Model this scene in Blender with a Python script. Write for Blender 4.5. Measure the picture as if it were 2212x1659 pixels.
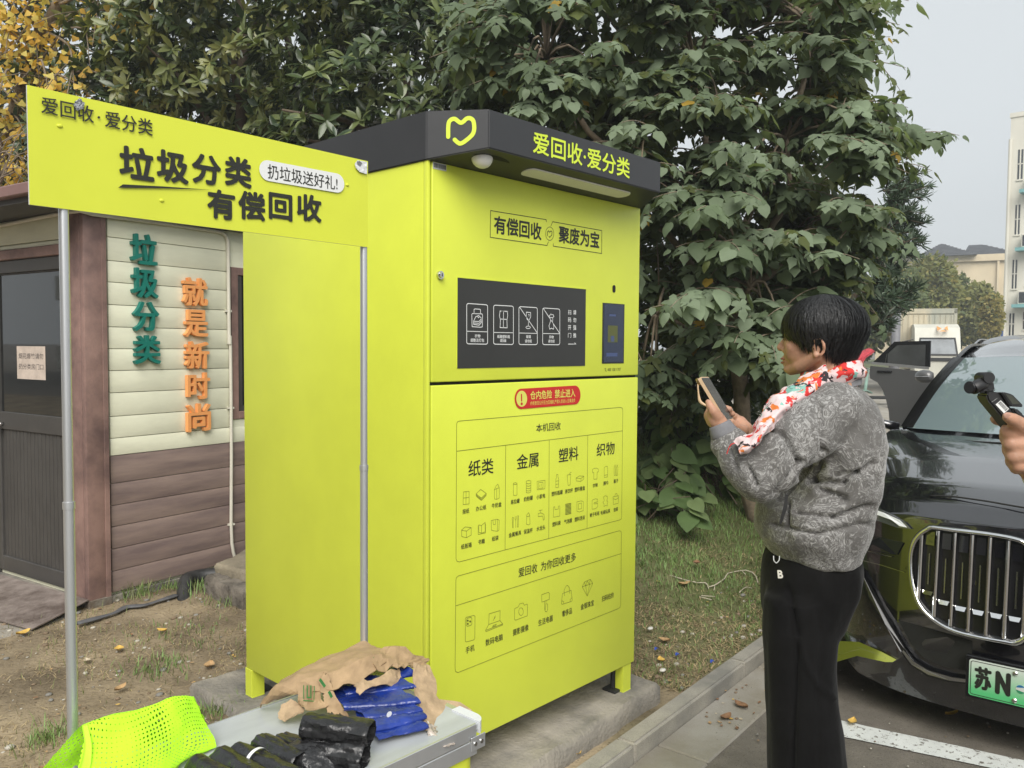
import bpy, bmesh, math, random
import numpy as np
from mathutils import Vector, Matrix, noise as mnoise
R = math.radians
for o in list(bpy.data.objects): bpy.data.objects.remove(o)
sc = bpy.context.scene
COL = sc.collection
# ------------------------------------------------------------------ camera
YAW, PITCH, ROLL, FPX = .825, .046, .007, 1770.0
CAM = np.array([-1.6511, -1.8753, 1.542])
_f = np.array([math.sin(YAW)*math.cos(PITCH), math.cos(YAW)*math.cos(PITCH), -math.sin(PITCH)])
_r = np.array([math.cos(YAW), -math.sin(YAW), 0.0]); _u = np.cross(_r, _f)
RIGHT = math.cos(ROLL)*_r + math.sin(ROLL)*_u
UPV = -math.sin(ROLL)*_r + math.cos(ROLL)*_u
FWD = _f
cd = bpy.data.cameras.new('camera'); cam = bpy.data.objects.new('camera', cd); COL.objects.link(cam)
cam.matrix_world = Matrix(((RIGHT[0], UPV[0], -FWD[0], CAM[0]), (RIGHT[1], UPV[1], -FWD[1], CAM[1]), (RIGHT[2], UPV[2], -FWD[2], CAM[2]), (0, 0, 0, 1)))
cd.sensor_width = 36; cd.lens = FPX/2212*36; cd.clip_start = .05; cd.clip_end = 2000
sc.camera = cam
sc.view_settings.view_transform = 'Standard'; sc.view_settings.look = 'None'
sc.view_settings.gamma = 1; sc.view_settings.exposure = 0.5
sc.cycles.max_bounces = 6; sc.cycles.diffuse_bounces = 3; sc.cycles.glossy_bounces = 3
sc.cycles.transparent_max_bounces = 12; sc.cycles.transmission_bounces = 4
sc.cycles.sample_clamp_indirect = 6
# ------------------------------------------------------------------ overcast sky and weak soft sun
SUN_EL, SUN_ROT = R(42), R(226)
w = bpy.data.worlds.new('World'); sc.world = w; w.use_nodes = True
nt = w.node_tree; bg = nt.nodes['Background']
sky = nt.nodes.new('ShaderNodeTexSky'); sky.sky_type = 'NISHITA'; sky.sun_disc = False
sky.sun_elevation = SUN_EL; sky.sun_rotation = SUN_ROT; sky.air_density = 1.0; sky.dust_density = 4; sky.ozone_density = 1
hs = nt.nodes.new('ShaderNodeHueSaturation'); hs.inputs['Saturation'].default_value = .22
nt.links.new(sky.outputs[0], hs.inputs['Color'])
mx = nt.nodes.new('ShaderNodeMix'); mx.data_type = 'RGBA'; mx.inputs[0].default_value = .78
nt.links.new(hs.outputs[0], mx.inputs[6]); mx.inputs[7].default_value = (6.05, 6.45, 6.65, 1)
nt.links.new(mx.outputs[2], bg.inputs[0]); bg.inputs[1].default_value = .1
sl = bpy.data.lights.new('sun', 'SUN'); sl.energy = 3.1; sl.angle = R(45); sl.color = (1, .965, .91)
so = bpy.data.objects.new('sun', sl); COL.objects.link(so)
# Sun direction matching the sky (nishita rotation is measured from +Y, clockwise seen from above)
_sd = Vector((math.sin(SUN_ROT)*math.cos(SUN_EL), math.cos(SUN_ROT)*math.cos(SUN_EL), math.sin(SUN_EL)))
so.rotation_euler = _sd.to_track_quat('Z', 'Y').to_euler(); so.location = (0, -4, 12)
# ------------------------------------------------------------------ helpers
def ray(x, y): return (x-1106)/FPX*RIGHT - (y-829.5)/FPX*UPV + FWD
def onz(x, y, z): d = ray(x, y); return CAM + d*(z-CAM[2])/d[2]
def ony(x, y, Y): d = ray(x, y); return CAM + d*(Y-CAM[1])/d[1]
def onx(x, y, X): d = ray(x, y); return CAM + d*(X-CAM[0])/d[0]
def dep(x, y, t): return CAM + ray(x, y)*t
def onpl(x, y, p, n): d = ray(x, y); n = np.array(n, float); return CAM + d*(np.dot(np.array(p)-CAM, n)/np.dot(d, n))
def srgb(r, g, b): return tuple(((c/255)/12.92 if c/255 <= .04045 else ((c/255+.055)/1.055)**2.4) for c in (r, g, b))
def clampc(c, k): return tuple(min(1, max(0, v*k)) for v in c[:3]) + (1,)
def mat(name, col, rough=.6, metal=0, var=.12, vscale=6, bump=0, bscale=40, spec=.5, coat=0, sheen=0, coord='Object', detail=6, stretch=None, col2=None, trans=0, ramp=(.35, .65), emit=None):
    m = bpy.data.materials.new(name); m.use_nodes = True; n = m.node_tree; b = n.nodes['Principled BSDF']
    b.inputs['Base Color'].default_value = tuple(col[:3])+(1,)
    b.inputs['Roughness'].default_value = rough; b.inputs['Metallic'].default_value = metal
    b.inputs['Specular IOR Level'].default_value = spec
    if coat: b.inputs['Coat Weight'].default_value = coat; b.inputs['Coat Roughness'].default_value = .03
    if sheen: b.inputs['Sheen Weight'].default_value = sheen; b.inputs['Sheen Roughness'].default_value = .4
    if trans: b.inputs['Transmission Weight'].default_value = trans
    if emit: b.inputs['Emission Color'].default_value = tuple(emit[:3])+(1,); b.inputs['Emission Strength'].default_value = emit[3]
    tc = n.nodes.new('ShaderNodeTexCoord'); src = tc.outputs[coord]
    if stretch:
        mp = n.nodes.new('ShaderNodeMapping'); mp.inputs['Scale'].default_value = stretch; n.links.new(src, mp.inputs[0]); src = mp.outputs[0]
    if var or col2:
        tx = n.nodes.new('ShaderNodeTexNoise'); tx.inputs['Scale'].default_value = vscale; tx.inputs['Detail'].default_value = detail; tx.inputs['Roughness'].default_value = .65
        n.links.new(src, tx.inputs['Vector'])
        cr = n.nodes.new('ShaderNodeValToRGB'); cr.color_ramp.elements[0].position = ramp[0]; cr.color_ramp.elements[1].position = ramp[1]
        cr.color_ramp.elements[0].color = clampc(col, 1-var); cr.color_ramp.elements[1].color = clampc(col2 or col, 1+var)
        n.links.new(tx.outputs[0], cr.inputs[0]); n.links.new(cr.outputs[0], b.inputs['Base Color'])
    if bump:
        t2 = n.nodes.new('ShaderNodeTexNoise'); t2.inputs['Scale'].default_value = bscale; t2.inputs['Detail'].default_value = 5
        n.links.new(src, t2.inputs['Vector'])
        bp = n.nodes.new('ShaderNodeBump'); bp.inputs['Strength'].default_value = bump; bp.inputs['Distance'].default_value = .01
        n.links.new(t2.outputs[0], bp.inputs['Height']); n.links.new(bp.outputs[0], b.inputs['Normal'])
    return m
def tag(o, label=None, cat=None, group=None, kind=None):
    if label: o['label'] = label
    if cat: o['category'] = cat
    if group: o['group'] = group
    if kind: o['kind'] = kind
    return o
def thing(name, label, cat, loc=(0, 0, 0), group=None):
    o = bpy.data.objects.new(name, None); COL.objects.link(o); o.location = tuple(loc); o.empty_display_size = .1
    return tag(o, label, cat, group)
def origin(o):
    m = Matrix.Identity(4)
    while o is not None: m = Matrix.Translation(o.location) @ m if not any(o.rotation_euler) else o.matrix_basis @ m; o = o.parent
    return m
def adopt(o, parent):
    if parent is not None:
        o.parent = parent; o.matrix_parent_inverse = world_of(parent).inverted()
    return o
def world_of(o):
    if o.parent is None: return o.matrix_basis.copy()
    return world_of(o.parent) @ o.matrix_parent_inverse @ o.matrix_basis
def obj(name, verts, faces, m, parent=None, smooth=False, midx=None):
    me = bpy.data.meshes.new(name); me.from_pydata([tuple(map(float, v)) for v in verts], [], faces)
    for mm in (m if isinstance(m, (list, tuple)) else [m]): me.materials.append(mm)
    if midx is not None: me.polygons.foreach_set('material_index', midx)
    if smooth: me.polygons.foreach_set('use_smooth', [True]*len(me.polygons))
    me.update(); o = bpy.data.objects.new(name, me); COL.objects.link(o)
    return adopt(o, parent)
def from_bm(name, bm, m, parent=None, smooth=False):
    me = bpy.data.meshes.new(name); bm.to_mesh(me); bm.free()
    for mm in (m if isinstance(m, (list, tuple)) else [m]): me.materials.append(mm)
    if smooth: me.polygons.foreach_set('use_smooth', [True]*len(me.polygons))
    o = bpy.data.objects.new(name, me); COL.objects.link(o)
    return adopt(o, parent)
class MB:
    "collects boxes, prisms, tubes and sheets; build() links them as one mesh"
    def __init__(s): s.v = []; s.f = []; s.mi = []; s.cur = 0
    def add(s, vs, fs):
        b = len(s.v); s.v += [tuple(map(float, q)) for q in vs]; s.f += [tuple(b+i for i in f) for f in fs]; s.mi += [s.cur]*len(fs); return s
    def box(s, a, b, fr=None):
        (x0, y0, z0), (x1, y1, z1) = a, b
        vs = [(x0, y0, z0), (x1, y0, z0), (x1, y1, z0), (x0, y1, z0), (x0, y0, z1), (x1, y0, z1), (x1, y1, z1), (x0, y1, z1)]
        if fr: vs = [fr(*q) for q in vs]
        return s.add(vs, [(0, 3, 2, 1), (4, 5, 6, 7), (0, 1, 5, 4), (1, 2, 6, 5), (2, 3, 7, 6), (3, 0, 4, 7)])
    def rbox(s, a, b, r=.004, seg=2, fr=None):
        bm = bmesh.new(); bmesh.ops.create_cube(bm, size=1)
        for v in bm.verts: v.co = [a[i]+(v.co[i]+.5)*(b[i]-a[i]) for i in range(3)]
        r = min(r, .45*min(abs(b[i]-a[i]) for i in range(3)))
        bmesh.ops.bevel(bm, geom=bm.edges[:], offset=r, segments=seg, affect='EDGES', profile=.5)
        s.bm(bm, fr); bm.free(); return s
    def bm(s, bm, fr=None):
        bm.verts.index_update()
        return s.add([fr(*v.co) if fr else v.co[:] for v in bm.verts], [[v.index for v in f.verts] for f in bm.faces])
    def tube(s, pts, r, n=10, cap=True, flat=None):
        pts = [Vector(map(float, p)) for p in pts]; rs = r if isinstance(r, (list, tuple)) else [r]*len(pts)
        base = len(s.v); up = None; rings = []
        for i, p in enumerate(pts):
            t = (pts[min(i+1, len(pts)-1)]-pts[max(i-1, 0)]).normalized()
            if up is None:
                up = Vector((0, 0, 1)) if abs(t.z) < .9 else Vector((1, 0, 0))
            a = t.cross(up); a = a.normalized() if a.length > 1e-6 else t.orthogonal().normalized()
            b = a.cross(t).normalized(); up = b
            rings.append([p+a*math.cos(2*math.pi*k/n)*rs[i]+b*math.sin(2*math.pi*k/n)*rs[i]*(flat or 1) for k in range(n)])
        vs = [q for rg in rings for q in rg]; fs = []
        for i in range(len(rings)-1):
            for k in range(n): fs.append((i*n+k, i*n+(k+1) % n, (i+1)*n+(k+1) % n, (i+1)*n+k))
        if cap: fs += [tuple(reversed(range(n))), tuple((len(rings)-1)*n+k for k in range(n))]
        return s.add(vs, fs)
    def prism(s, poly, lo, hi, fr):
        "poly in (u,v), extruded in w from lo to hi; fr(u,v,w)->xyz"
        n = len(poly); vs = [fr(u, v, lo) for u, v in poly]+[fr(u, v, hi) for u, v in poly]
        return s.add(vs, [tuple(reversed(range(n))), tuple(range(n, 2*n))]+[(i, (i+1) % n, n+(i+1) % n, n+i) for i in range(n)])
    def loft(s, rings, cap=True, closed=True):
        n = len(rings[0]); vs = [p for rg in rings for p in rg]; fs = []
        for i in range(len(rings)-1):
            for k in range(n if closed else n-1): fs.append((i*n+k, i*n+(k+1) % n, (i+1)*n+(k+1) % n, (i+1)*n+k))
        if cap and closed: fs += [tuple(reversed(range(n))), tuple((len(rings)-1)*n+k for k in range(n))]
        return s.add(vs, fs)
    def build(s, name, m, parent=None, smooth=False):
        o = obj(name, s.v, s.f, m, parent, smooth, s.mi if isinstance(m, (list, tuple)) and len(m) > 1 else None)
        return o
def autosmooth(o, ang=35):
    me = o.data; me.polygons.foreach_set('use_smooth', [True]*len(me.polygons))
    bm = bmesh.new(); bm.from_mesh(me)
    for e in bm.edges:
        e.smooth = not (len(e.link_faces) == 2 and e.calc_face_angle(0) > R(ang))
    bm.to_mesh(me); bm.free(); return o
def ellip(c, r, n=24, m=14, axes=None):
    "ellipsoid verts/faces; axes: 3 unit vectors"
    c = Vector(map(float, c)); ax = [Vector(a) for a in (axes or ((1, 0, 0), (0, 1, 0), (0, 0, 1)))]
    vs = [c-ax[2]*r[2]]
    for j in range(1, m):
        th = -math.pi/2+math.pi*j/m
        for k in range(n):
            ph = 2*math.pi*k/n
            vs.append(c+ax[0]*(r[0]*math.cos(th)*math.cos(ph))+ax[1]*(r[1]*math.cos(th)*math.sin(ph))+ax[2]*(r[2]*math.sin(th)))
    vs.append(c+ax[2]*r[2]); fs = []
    for k in range(n): fs.append((0, 1+(k+1) % n, 1+k))
    for j in range(m-2):
        for k in range(n): fs.append((1+j*n+k, 1+j*n+(k+1) % n, 1+(j+1)*n+(k+1) % n, 1+(j+1)*n+k))
    L = len(vs)-1
    for k in range(n): fs.append((L, 1+(m-2)*n+k, 1+(m-2)*n+(k+1) % n))
    return vs, fs
def ribbon(pts, wd, closed=False):
    "mitred 2-D stroke -> verts, faces"
    P = [np.array(p, float) for p in pts]; n = len(P); vs = []; fs = []
    for i in range(n):
        a = P[i-1] if (i > 0 or closed) else None; b = P[(i+1) % n] if (i < n-1 or closed) else None
        d1 = (P[i]-a) if a is not None else (b-P[i]); d2 = (b-P[i]) if b is not None else (P[i]-a)
        d1 = d1/(np.linalg.norm(d1)+1e-9); d2 = d2/(np.linalg.norm(d2)+1e-9)
        t = d1+d2; t = t/(np.linalg.norm(t)+1e-9); nn = np.array([-t[1], t[0]]); k = max(.45, abs(np.dot(nn, np.array([-d1[1], d1[0]]))))
        vs += [P[i]+nn*wd/2/k, P[i]-nn*wd/2/k]
    for i in range(n-1 if not closed else n):
        j = (i+1) % n; fs.append((2*i, 2*i+1, 2*j+1, 2*j))
    return vs, fs
def rrect(x0, y0, x1, y1, r, seg=4):
    out = []
    for cx, cy, a0 in ((x1-r, y1-r, 0), (x0+r, y1-r, 90), (x0+r, y0+r, 180), (x1-r, y0+r, 270)):
        for k in range(seg+1):
            a = R(a0+90*k/seg); out.append((cx+r*math.cos(a), cy+r*math.sin(a)))
    return out
def oval(cx, cy, rx, ry, n=20): return [(cx+rx*math.cos(2*math.pi*k/n), cy+ry*math.sin(2*math.pi*k/n)) for k in range(n)]
_tc = {}
def glyphs(s, bold=0.0, extrude=0.0):
    "string -> (verts array normalised to its box, faces, aspect)"
    k = (s, bold, extrude)
    if k not in _tc:
        c = bpy.data.curves.new('txt', 'FONT'); c.body = s; c.offset = bold; c.extrude = extrude; c.resolution_u = 3
        o = bpy.data.objects.new('txt', c); COL.objects.link(o)
        dg = bpy.context.evaluated_depsgraph_get(); dg.update()
        me = bpy.data.meshes.new_from_object(o.evaluated_get(dg))
        v = np.array([q.co[:] for q in me.vertices]); f = [tuple(p.vertices) for p in me.polygons]
        bpy.data.objects.remove(o); bpy.data.curves.remove(c); bpy.data.meshes.remove(me)
        lo, hi = v.min(0), v.max(0)
        v[:, :2] = (v[:, :2]-lo[:2])/(hi[:2]-lo[:2]); _tc[k] = (v, f)
    return _tc[k]
def text(mb, s, x0, y0, x1, y1, fr, bold=0.0, extrude=0.0, zs=1.0):
    "write s into the box of a plane; fr(u,v,w)->xyz"
    v, f = glyphs(s, 0.0, extrude); h = abs(y1-y0); d = bold*.8*h
    sh = [(0, 0)] if not bold else [(0, 0)]+[(d*math.cos(R(45*i)), d*math.sin(R(45*i))) for i in range(8)]
    if bold: x0 += d; x1 -= d; y0 += d; y1 -= d
    for i, (dx, dy) in enumerate(sh):
        mb.add([fr(x0+q[0]*(x1-x0)+dx, y0+q[1]*(y1-y0)+dy, q[2]*zs+i*.00004) for q in v], f)
def resample(P, n):
    P = [np.array(p, float) for p in P]; d = [0.0]
    for i in range(1, len(P)): d.append(d[-1]+np.linalg.norm(P[i]-P[i-1])+1e-9)
    out = []
    for k in range(n):
        t = d[-1]*k/(n-1); i = 0
        while i < len(P)-2 and d[i+1] < t: i += 1
        u = (t-d[i])/(d[i+1]-d[i])
        p0 = P[max(i-1, 0)]; p1 = P[i]; p2 = P[i+1]; p3 = P[min(i+2, len(P)-1)]
        c = .5*((2*p1)+(p2-p0)*u+(2*p0-5*p1+4*p2-p3)*u*u+(3*p1-p0-3*p2+p3)*u**3)
        out.append(c*.7+(p1+(p2-p1)*u)*.3)
    return out
def patch(rows, nu, nv, amp=.004, sc=20, rag=0.0, seed=0, thick=0.0, fold=None):
    "crumpled sheet through rows of control points -> verts, faces, uv"
    A = [resample(r, nu) for r in rows]; G = [resample([a[i] for a in A], nv) for i in range(nu)]   # G[u][v]
    G = np.array(G); N = np.zeros_like(G)
    du = np.gradient(G, axis=0); dv = np.gradient(G, axis=1); N = np.cross(du, dv); N /= np.linalg.norm(N, axis=2, keepdims=True)+1e-9
    V = []
    for i in range(nu):
        for j in range(nv):
            p = G[i, j]; q = p*1.0
            a = fbm(p[0]+seed, p[1], p[2], sc, 4)
            if fold: a += fold*abs(nz(p[0]+seed, p[1]*.4, p[2], sc*.5))
            q = q+N[i, j]*amp*a
            if rag:
                e = 0
                if i in (0, nu-1): e = 1; q = q+du[i, j]/(np.linalg.norm(du[i, j])+1e-9)*rag*fbm(j*.37, i+seed, 0, 1.0, 3)
                if j in (0, nv-1): e = 1; q = q+dv[i, j]/(np.linalg.norm(dv[i, j])+1e-9)*rag*fbm(i*.37, j+seed, 0, 1.0, 3)
            V.append(q)
    F = [(i*nv+j, (i+1)*nv+j, (i+1)*nv+j+1, i*nv+j+1) for i in range(nu-1) for j in range(nv-1)]
    if thick:
        L = len(V); V += [V[k]-N.reshape(-1, 3)[k]*thick for k in range(L)]
        F += [tuple(L+x for x in reversed(f)) for f in F]
        bd = [i*nv for i in range(nu)]+[(nu-1)*nv+j for j in range(1, nv)]+[i*nv+nv-1 for i in range(nu-2, -1, -1)]+[j for j in range(nv-2, 0, -1)]
        F += [(bd[k], bd[(k+1) % len(bd)], L+bd[(k+1) % len(bd)], L+bd[k]) for k in range(len(bd))]
    return V, F
def set_uv(o, nu, nv):
    me = o.data; uv = me.uv_layers.new(name='UVMap'); vi = np.zeros(len(me.loops), int); me.loops.foreach_get('vertex_index', vi); vi %= nu*nv
    a = np.stack([(vi//nv)/(nu-1), (vi % nv)/(nv-1)], -1).astype(np.float32); uv.data.foreach_set('uv', a.ravel())
def nz(x, y, z=0.0, s=1.0): return mnoise.noise(Vector((x*s, y*s, z*s)))
def fbm(x, y, z=0.0, s=1.0, o=4): return sum(nz(x, y, z, s*2**i)/2**i for i in range(o))
rnd = random.Random(7)
# ------------------------------------------------------------------ ground
KO = np.array([1.0, -.185]); KD = np.array([math.cos(R(4.3)), math.sin(R(4.3))]); KN = np.array([-KD[1], KD[0]])
def kc(s, n, z=0.0): p = KO+KD*s+KN*n; return (p[0], p[1], z)      # kerb frame -> world
def sn(x, y): d = np.array([x, y])-KO; return float(d@KD), float(d@KN)
def sstep(a, b, x): t = min(1, max(0, (x-a)/(b-a))); return t*t*(3-2*t)
def soil(x, y):
    s, n = sn(x, y)
    k = sstep(.3, 2.0, s)
    b = k*min(1.1, max(0, .18*(n-.25))+.09*max(0, s-1)*sstep(.1, 1.3, n))
    edge = sstep(.05, .5, n)
    b *= 1-sstep(4.6, 6.4, s)
    z = .058+b+edge*(.018*fbm(x, y, 0, 1.3)+.010*fbm(x+9, y, 0, 6)*1.0)
    z += .035*math.exp(-((x+.35)**2+(y-.9)**2)/.25)*edge           # loose earth heaped beside the slab
    return z
M_road = mat('asphalt', (.165, .148, .125), .9, var=.16, vscale=9, bump=.55, bscale=160, spec=.25)
def add_specks(m, scale, lo, hi, colr, amt):
    n = m.node_tree; b = n.nodes['Principled BSDF']; tc = n.nodes.new('ShaderNodeTexCoord')
    v = n.nodes.new('ShaderNodeTexVoronoi'); v.inputs['Scale'].default_value = scale; n.links.new(tc.outputs['Object'], v.inputs['Vector'])
    r = n.nodes.new('ShaderNodeMapRange'); r.inputs[1].default_value = lo; r.inputs[2].default_value = hi; r.inputs[3].default_value = amt; r.inputs[4].default_value = 0
    n.links.new(v.outputs['Distance'], r.inputs[0])
    mx = n.nodes.new('ShaderNodeMix'); mx.data_type = 'RGBA'; old = b.inputs['Base Color'].links[0].from_socket
    n.links.new(r.outputs[0], mx.inputs[0]); n.links.new(old, mx.inputs[6]); mx.inputs[7].default_value = tuple(colr)+(1,)
    n.links.new(mx.outputs[2], b.inputs['Base Color']); return m
add_specks(M_road, 130, .12, .3, (.26, .235, .20), .55); add_specks(M_road, 75, .08, .22, (.04, .037, .033), .7)
M_soil = mat('soil', (.205, .160, .105), .95, var=.32, vscale=2.2, bump=.9, bscale=55, spec=.15, col2=(.27, .215, .140))
add_specks(M_soil, 45, .1, .25, (.055, .044, .028), .6); add_specks(M_soil, 28, .05, .16, (.27, .22, .145), .5)
M_lawn = mat('turf', (.098, .105, .040), .95, var=.45, vscale=2.6, bump=.9, bscale=60, spec=.15, col2=(.165, .140, .070))
M_gran = mat('granite', (.29, .28, .25), .8, var=.22, vscale=3, bump=.3, bscale=150, spec=.3, col2=(.34, .315, .265))
add_specks(M_gran, 210, .15, .4, (.16, .155, .14), .5)
M_slab = mat('gutter_stone', (.31, .275, .21), .85, var=.25, vscale=2.2, bump=.3, bscale=120, spec=.25, col2=(.27, .255, .225))
add_specks(M_slab, 170, .12, .3, (.20, .18, .15), .5)
M_conc = mat('concrete', (.215, .205, .185), .9, var=.35, vscale=3.5, bump=.7, bscale=70, spec=.2, col2=(.26, .235, .195))
M_dark = mat('rubble_dark', (.10, .095, .085), .95, var=.3, bump=.6)
# side road joining beyond the lawn
tag(obj('side_road', [kc(6.0, .06, .10), kc(60, .06, .10), kc(60, 16, .10), kc(6.6, 16, .10)], [(0, 1, 2, 3)], M_slab), kind='structure')
# one sheet to the horizon
g = obj('ground', [(-600, -600, -.03), (900, -600, -.03), (900, 900, -.03), (-600, 900, -.03)], [(0, 1, 2, 3)], M_road); tag(g, kind='structure')
rv = [kc(-60, -40, -.004), kc(150, -40, -.004), kc(150, -.19, -.004), kc(-60, -.19, -.004)]
tag(obj('road', rv, [(0, 1, 2, 3)], M_road), kind='structure')
# gutter slabs with joints
mb = MB()
k = -12.0
while k < 60:
    mb.rbox((k+.004, -.215+.004*math.sin(k*7), -.05), (k+.996, -.002, .004+.002*math.sin(k*3)), .006, 1, lambda s, n, z: kc(s+.02, n, z)); k += 1.0
tag(mb.build('pavement', M_slab), kind='structure')
# granite kerb stones, each 0.95 m with a worn joint
mb = MB(); k = -11.37
while k < 60:
    L = 1.02
    bm = bmesh.new(); bmesh.ops.create_cube(bm, size=1)
    for v in bm.verts: v.co = [k+.003+(v.co.x+.5)*(L-.006), -.002+(v.co.y+.5)*.082, -.05+(v.co.z+.5)*.122]
    bmesh.ops.bevel(bm, geom=bm.edges[:], offset=.010, segments=3, affect='EDGES')
    mb.bm(bm, lambda s, n, z: kc(s, n, z)); bm.free(); k += L
kerb = mb.build('kerb', M_gran); autosmooth(kerb); tag(kerb, kind='structure')
# planted ground behind the kerb: one displaced sheet, soil on the left, turf on the right
def sheet(xs, ys, fz):
    vs = [(x, y, fz(x, y)) for y in ys for x in xs]; nx = len(xs)
    return vs, [(j*nx+i, j*nx+i+1, (j+1)*nx+i+1, (j+1)*nx+i) for j in range(len(ys)-1) for i in range(nx-1)]
ss = list(np.concatenate([np.arange(-12, -3, .5), np.arange(-3, 7, .055), np.arange(7, 20, .5), np.arange(20, 121, 10)]))
ns = list(np.concatenate([np.arange(.07, 5.5, .055), np.arange(5.5, 12, .4), np.arange(12, 90, 8)]))
vs = []
for n_ in ns:
    for s_ in ss:
        x, y, _ = kc(s_, n_); vs.append((x, y, soil(x, y)))
nx = len(ss); fs = [(j*nx+i, j*nx+i+1, (j+1)*nx+i+1, (j+1)*nx+i) for j in range(len(ns)-1) for i in range(nx-1)]
# soil/turf blend driven by position and noise
n = M_soil.node_tree; b = n.nodes['Principled BSDF']; tc = n.nodes.new('ShaderNodeTexCoord'); sp = n.nodes.new('ShaderNodeSeparateXYZ'); n.links.new(tc.outputs['Object'], sp.inputs[0])
no = n.nodes.new('ShaderNodeTexNoise'); no.inputs['Scale'].default_value = 1.7; no.inputs['Detail'].default_value = 6; n.links.new(tc.outputs['Object'], no.inputs['Vector'])
ad = n.nodes.new('ShaderNodeMath'); ad.operation = 'MULTIPLY_ADD'; n.links.new(no.outputs[0], ad.inputs[0]); ad.inputs[1].default_value = 2.4; n.links.new(sp.outputs[0], ad.inputs[2])
mr = n.nodes.new('ShaderNodeMapRange'); mr.inputs[1].default_value = 2.3; mr.inputs[2].default_value = 3.6; n.links.new(ad.outputs[0], mr.inputs[0])
mx = n.nodes.new('ShaderNodeMix'); mx.data_type = 'RGBA'; old = b.inputs['Base Color'].links[0].from_socket
n.links.new(mr.outputs[0], mx.inputs[0]); n.links.new(old, mx.inputs[6]); mx.inputs[7].default_value = (.125, .135, .058, 1); n.links.new(mx.outputs[2], b.inputs['Base Color'])
tag(obj('soil', vs, fs, M_soil, smooth=True), kind='structure')
# concrete base of the machine, chipped along its edges
def slab(x0, y0, x1, y1, x2, y2, x3, y3, z0, z1, step=.05):
    P = [np.array(p) for p in ((x0, y0), (x1, y1), (x2, y2), (x3, y3))]; ring = []
    for i in range(4):
        a, c = P[i], P[(i+1) % 4]; m_ = max(2, int(np.linalg.norm(c-a)/step))
        ring += [a+(c-a)*q/m_ for q in range(m_)]
    ce = sum(P)/4; rings = []
    for (ins, z, amp) in ((-.006, z0, .02), (0, z0+(z1-z0)*.5, .012), (.0, z1-.018, .012), (.016, z1, .014)):
        rings.append([(*(p+(ce-p)/np.linalg.norm(ce-p)*(ins+amp*fbm(p[0], p[1], z, 9))), z+.006*fbm(p[0], p[1], z+3, 5)) for p in ring])
    rings.append([(*(ce+(p-ce)*.5), z1+.003*fbm(p[0], p[1], 1, 4)) for p in ring])
    rings.append([(*(ce+(p-ce)*.02), z1) for p in ring])
    m = MB(); m.loft(rings); return m
pad = slab(-.12, -.15, 1.25, -.052, 1.33, 1.42, -.10, 1.36, .0, .138).build('concrete_base', M_conc)
autosmooth(pad, 50); tag(pad, 'weathered concrete slab under the yellow recycling machine', 'slab')
# worn white bay line on the road, square to the kerb
def line_pts(n0, n1, s0, s1, z): return [kc(s0, n0, z), kc(s1, n0, z), kc(s1, n1, z), kc(s0, n1, z)]
M_line = mat('road_paint', (.66, .68, .66), .75, var=.08, vscale=8, bump=.3, bscale=130, spec=.3)
n = M_line.node_tree; b = n.nodes['Principled BSDF']; tc = n.nodes.new('ShaderNodeTexCoord'); no = n.nodes.new('ShaderNodeTexNoise'); no.inputs['Scale'].default_value = 34; no.inputs['Detail'].default_value = 8; no.inputs['Roughness'].default_value = .75
n.links.new(tc.outputs['Object'], no.inputs['Vector']); mr = n.nodes.new('ShaderNodeMapRange'); mr.inputs[1].default_value = .55; mr.inputs[2].default_value = .60; n.links.new(no.outputs[0], mr.inputs[0])
mx = n.nodes.new('ShaderNodeMix'); mx.data_type = 'RGBA'; old = b.inputs['Base Color'].links[0].from_socket
n.links.new(mr.outputs[0], mx.inputs[0]); n.links.new(old, mx.inputs[6]); mx.inputs[7].default_value = (.15, .135, .115, 1); n.links.new(mx.outputs[2], b.inputs['Base Color'])
a_ = sn(*onz(1817.5, 1557, 0)[:2]); b_ = sn(*onz(2212, 1642.8, 0)[:2]); c_ = sn(*onz(1823, 1592, 0)[:2]); d_ = sn(*onz(2140.7, 1659, 0)[:2])
def ext(p, q, n_): t = (n_-p[1])/(q[1]-p[1]); return p[0]+(q[0]-p[0])*t
mb = MB(); N_ = 40; vs = []
for i in range(N_+1):
    n_ = -.30+(-2.6+.30)*i/N_
    vs += [kc(ext(c_, d_, n_)+.004*fbm(n_*9, 0, 0, 3), n_, .001), kc(ext(a_, b_, n_)+.004*fbm(n_*9, 5, 0, 3), n_, .001)]
tag(obj('road_marking', vs, [(2*i, 2*i+1, 2*i+3, 2*i+2) for i in range(N_)], M_line), kind='structure')
# ------------------------------------------------------------------ grass, straw, litter
rg_ = np.random.default_rng(11)
def tri_field(name, n, sfun, mats, lab=None):
    "n small blades: sfun(i)->(base point, tip, width vector, material)"
    V = []; F = []; M_ = []
    for i in range(n):
        q = sfun(i)
        if q is None: continue
        p, t, wv, mi = q; b = len(V); m_ = (p+t)/2+np.array((0, 0, .12*np.linalg.norm(t-p))); V += [p-wv, p+wv, m_+wv*.7, m_-wv*.7, t]; F += [(b, b+1, b+2, b+3), (b+3, b+2, b+4)]; M_ += [mi, mi]
    return obj(name, V, F, mats, None, False, M_)
M_g = [mat('grass_green', (.150, .240, .065), .6, var=.25, vscale=5), mat('grass_olive', (.175, .200, .070), .65, var=.25, vscale=5), mat('straw', (.40, .31, .165), .8, var=.25, vscale=9), mat('straw_brown', (.24, .175, .095), .8, var=.3, vscale=9)]
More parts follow.
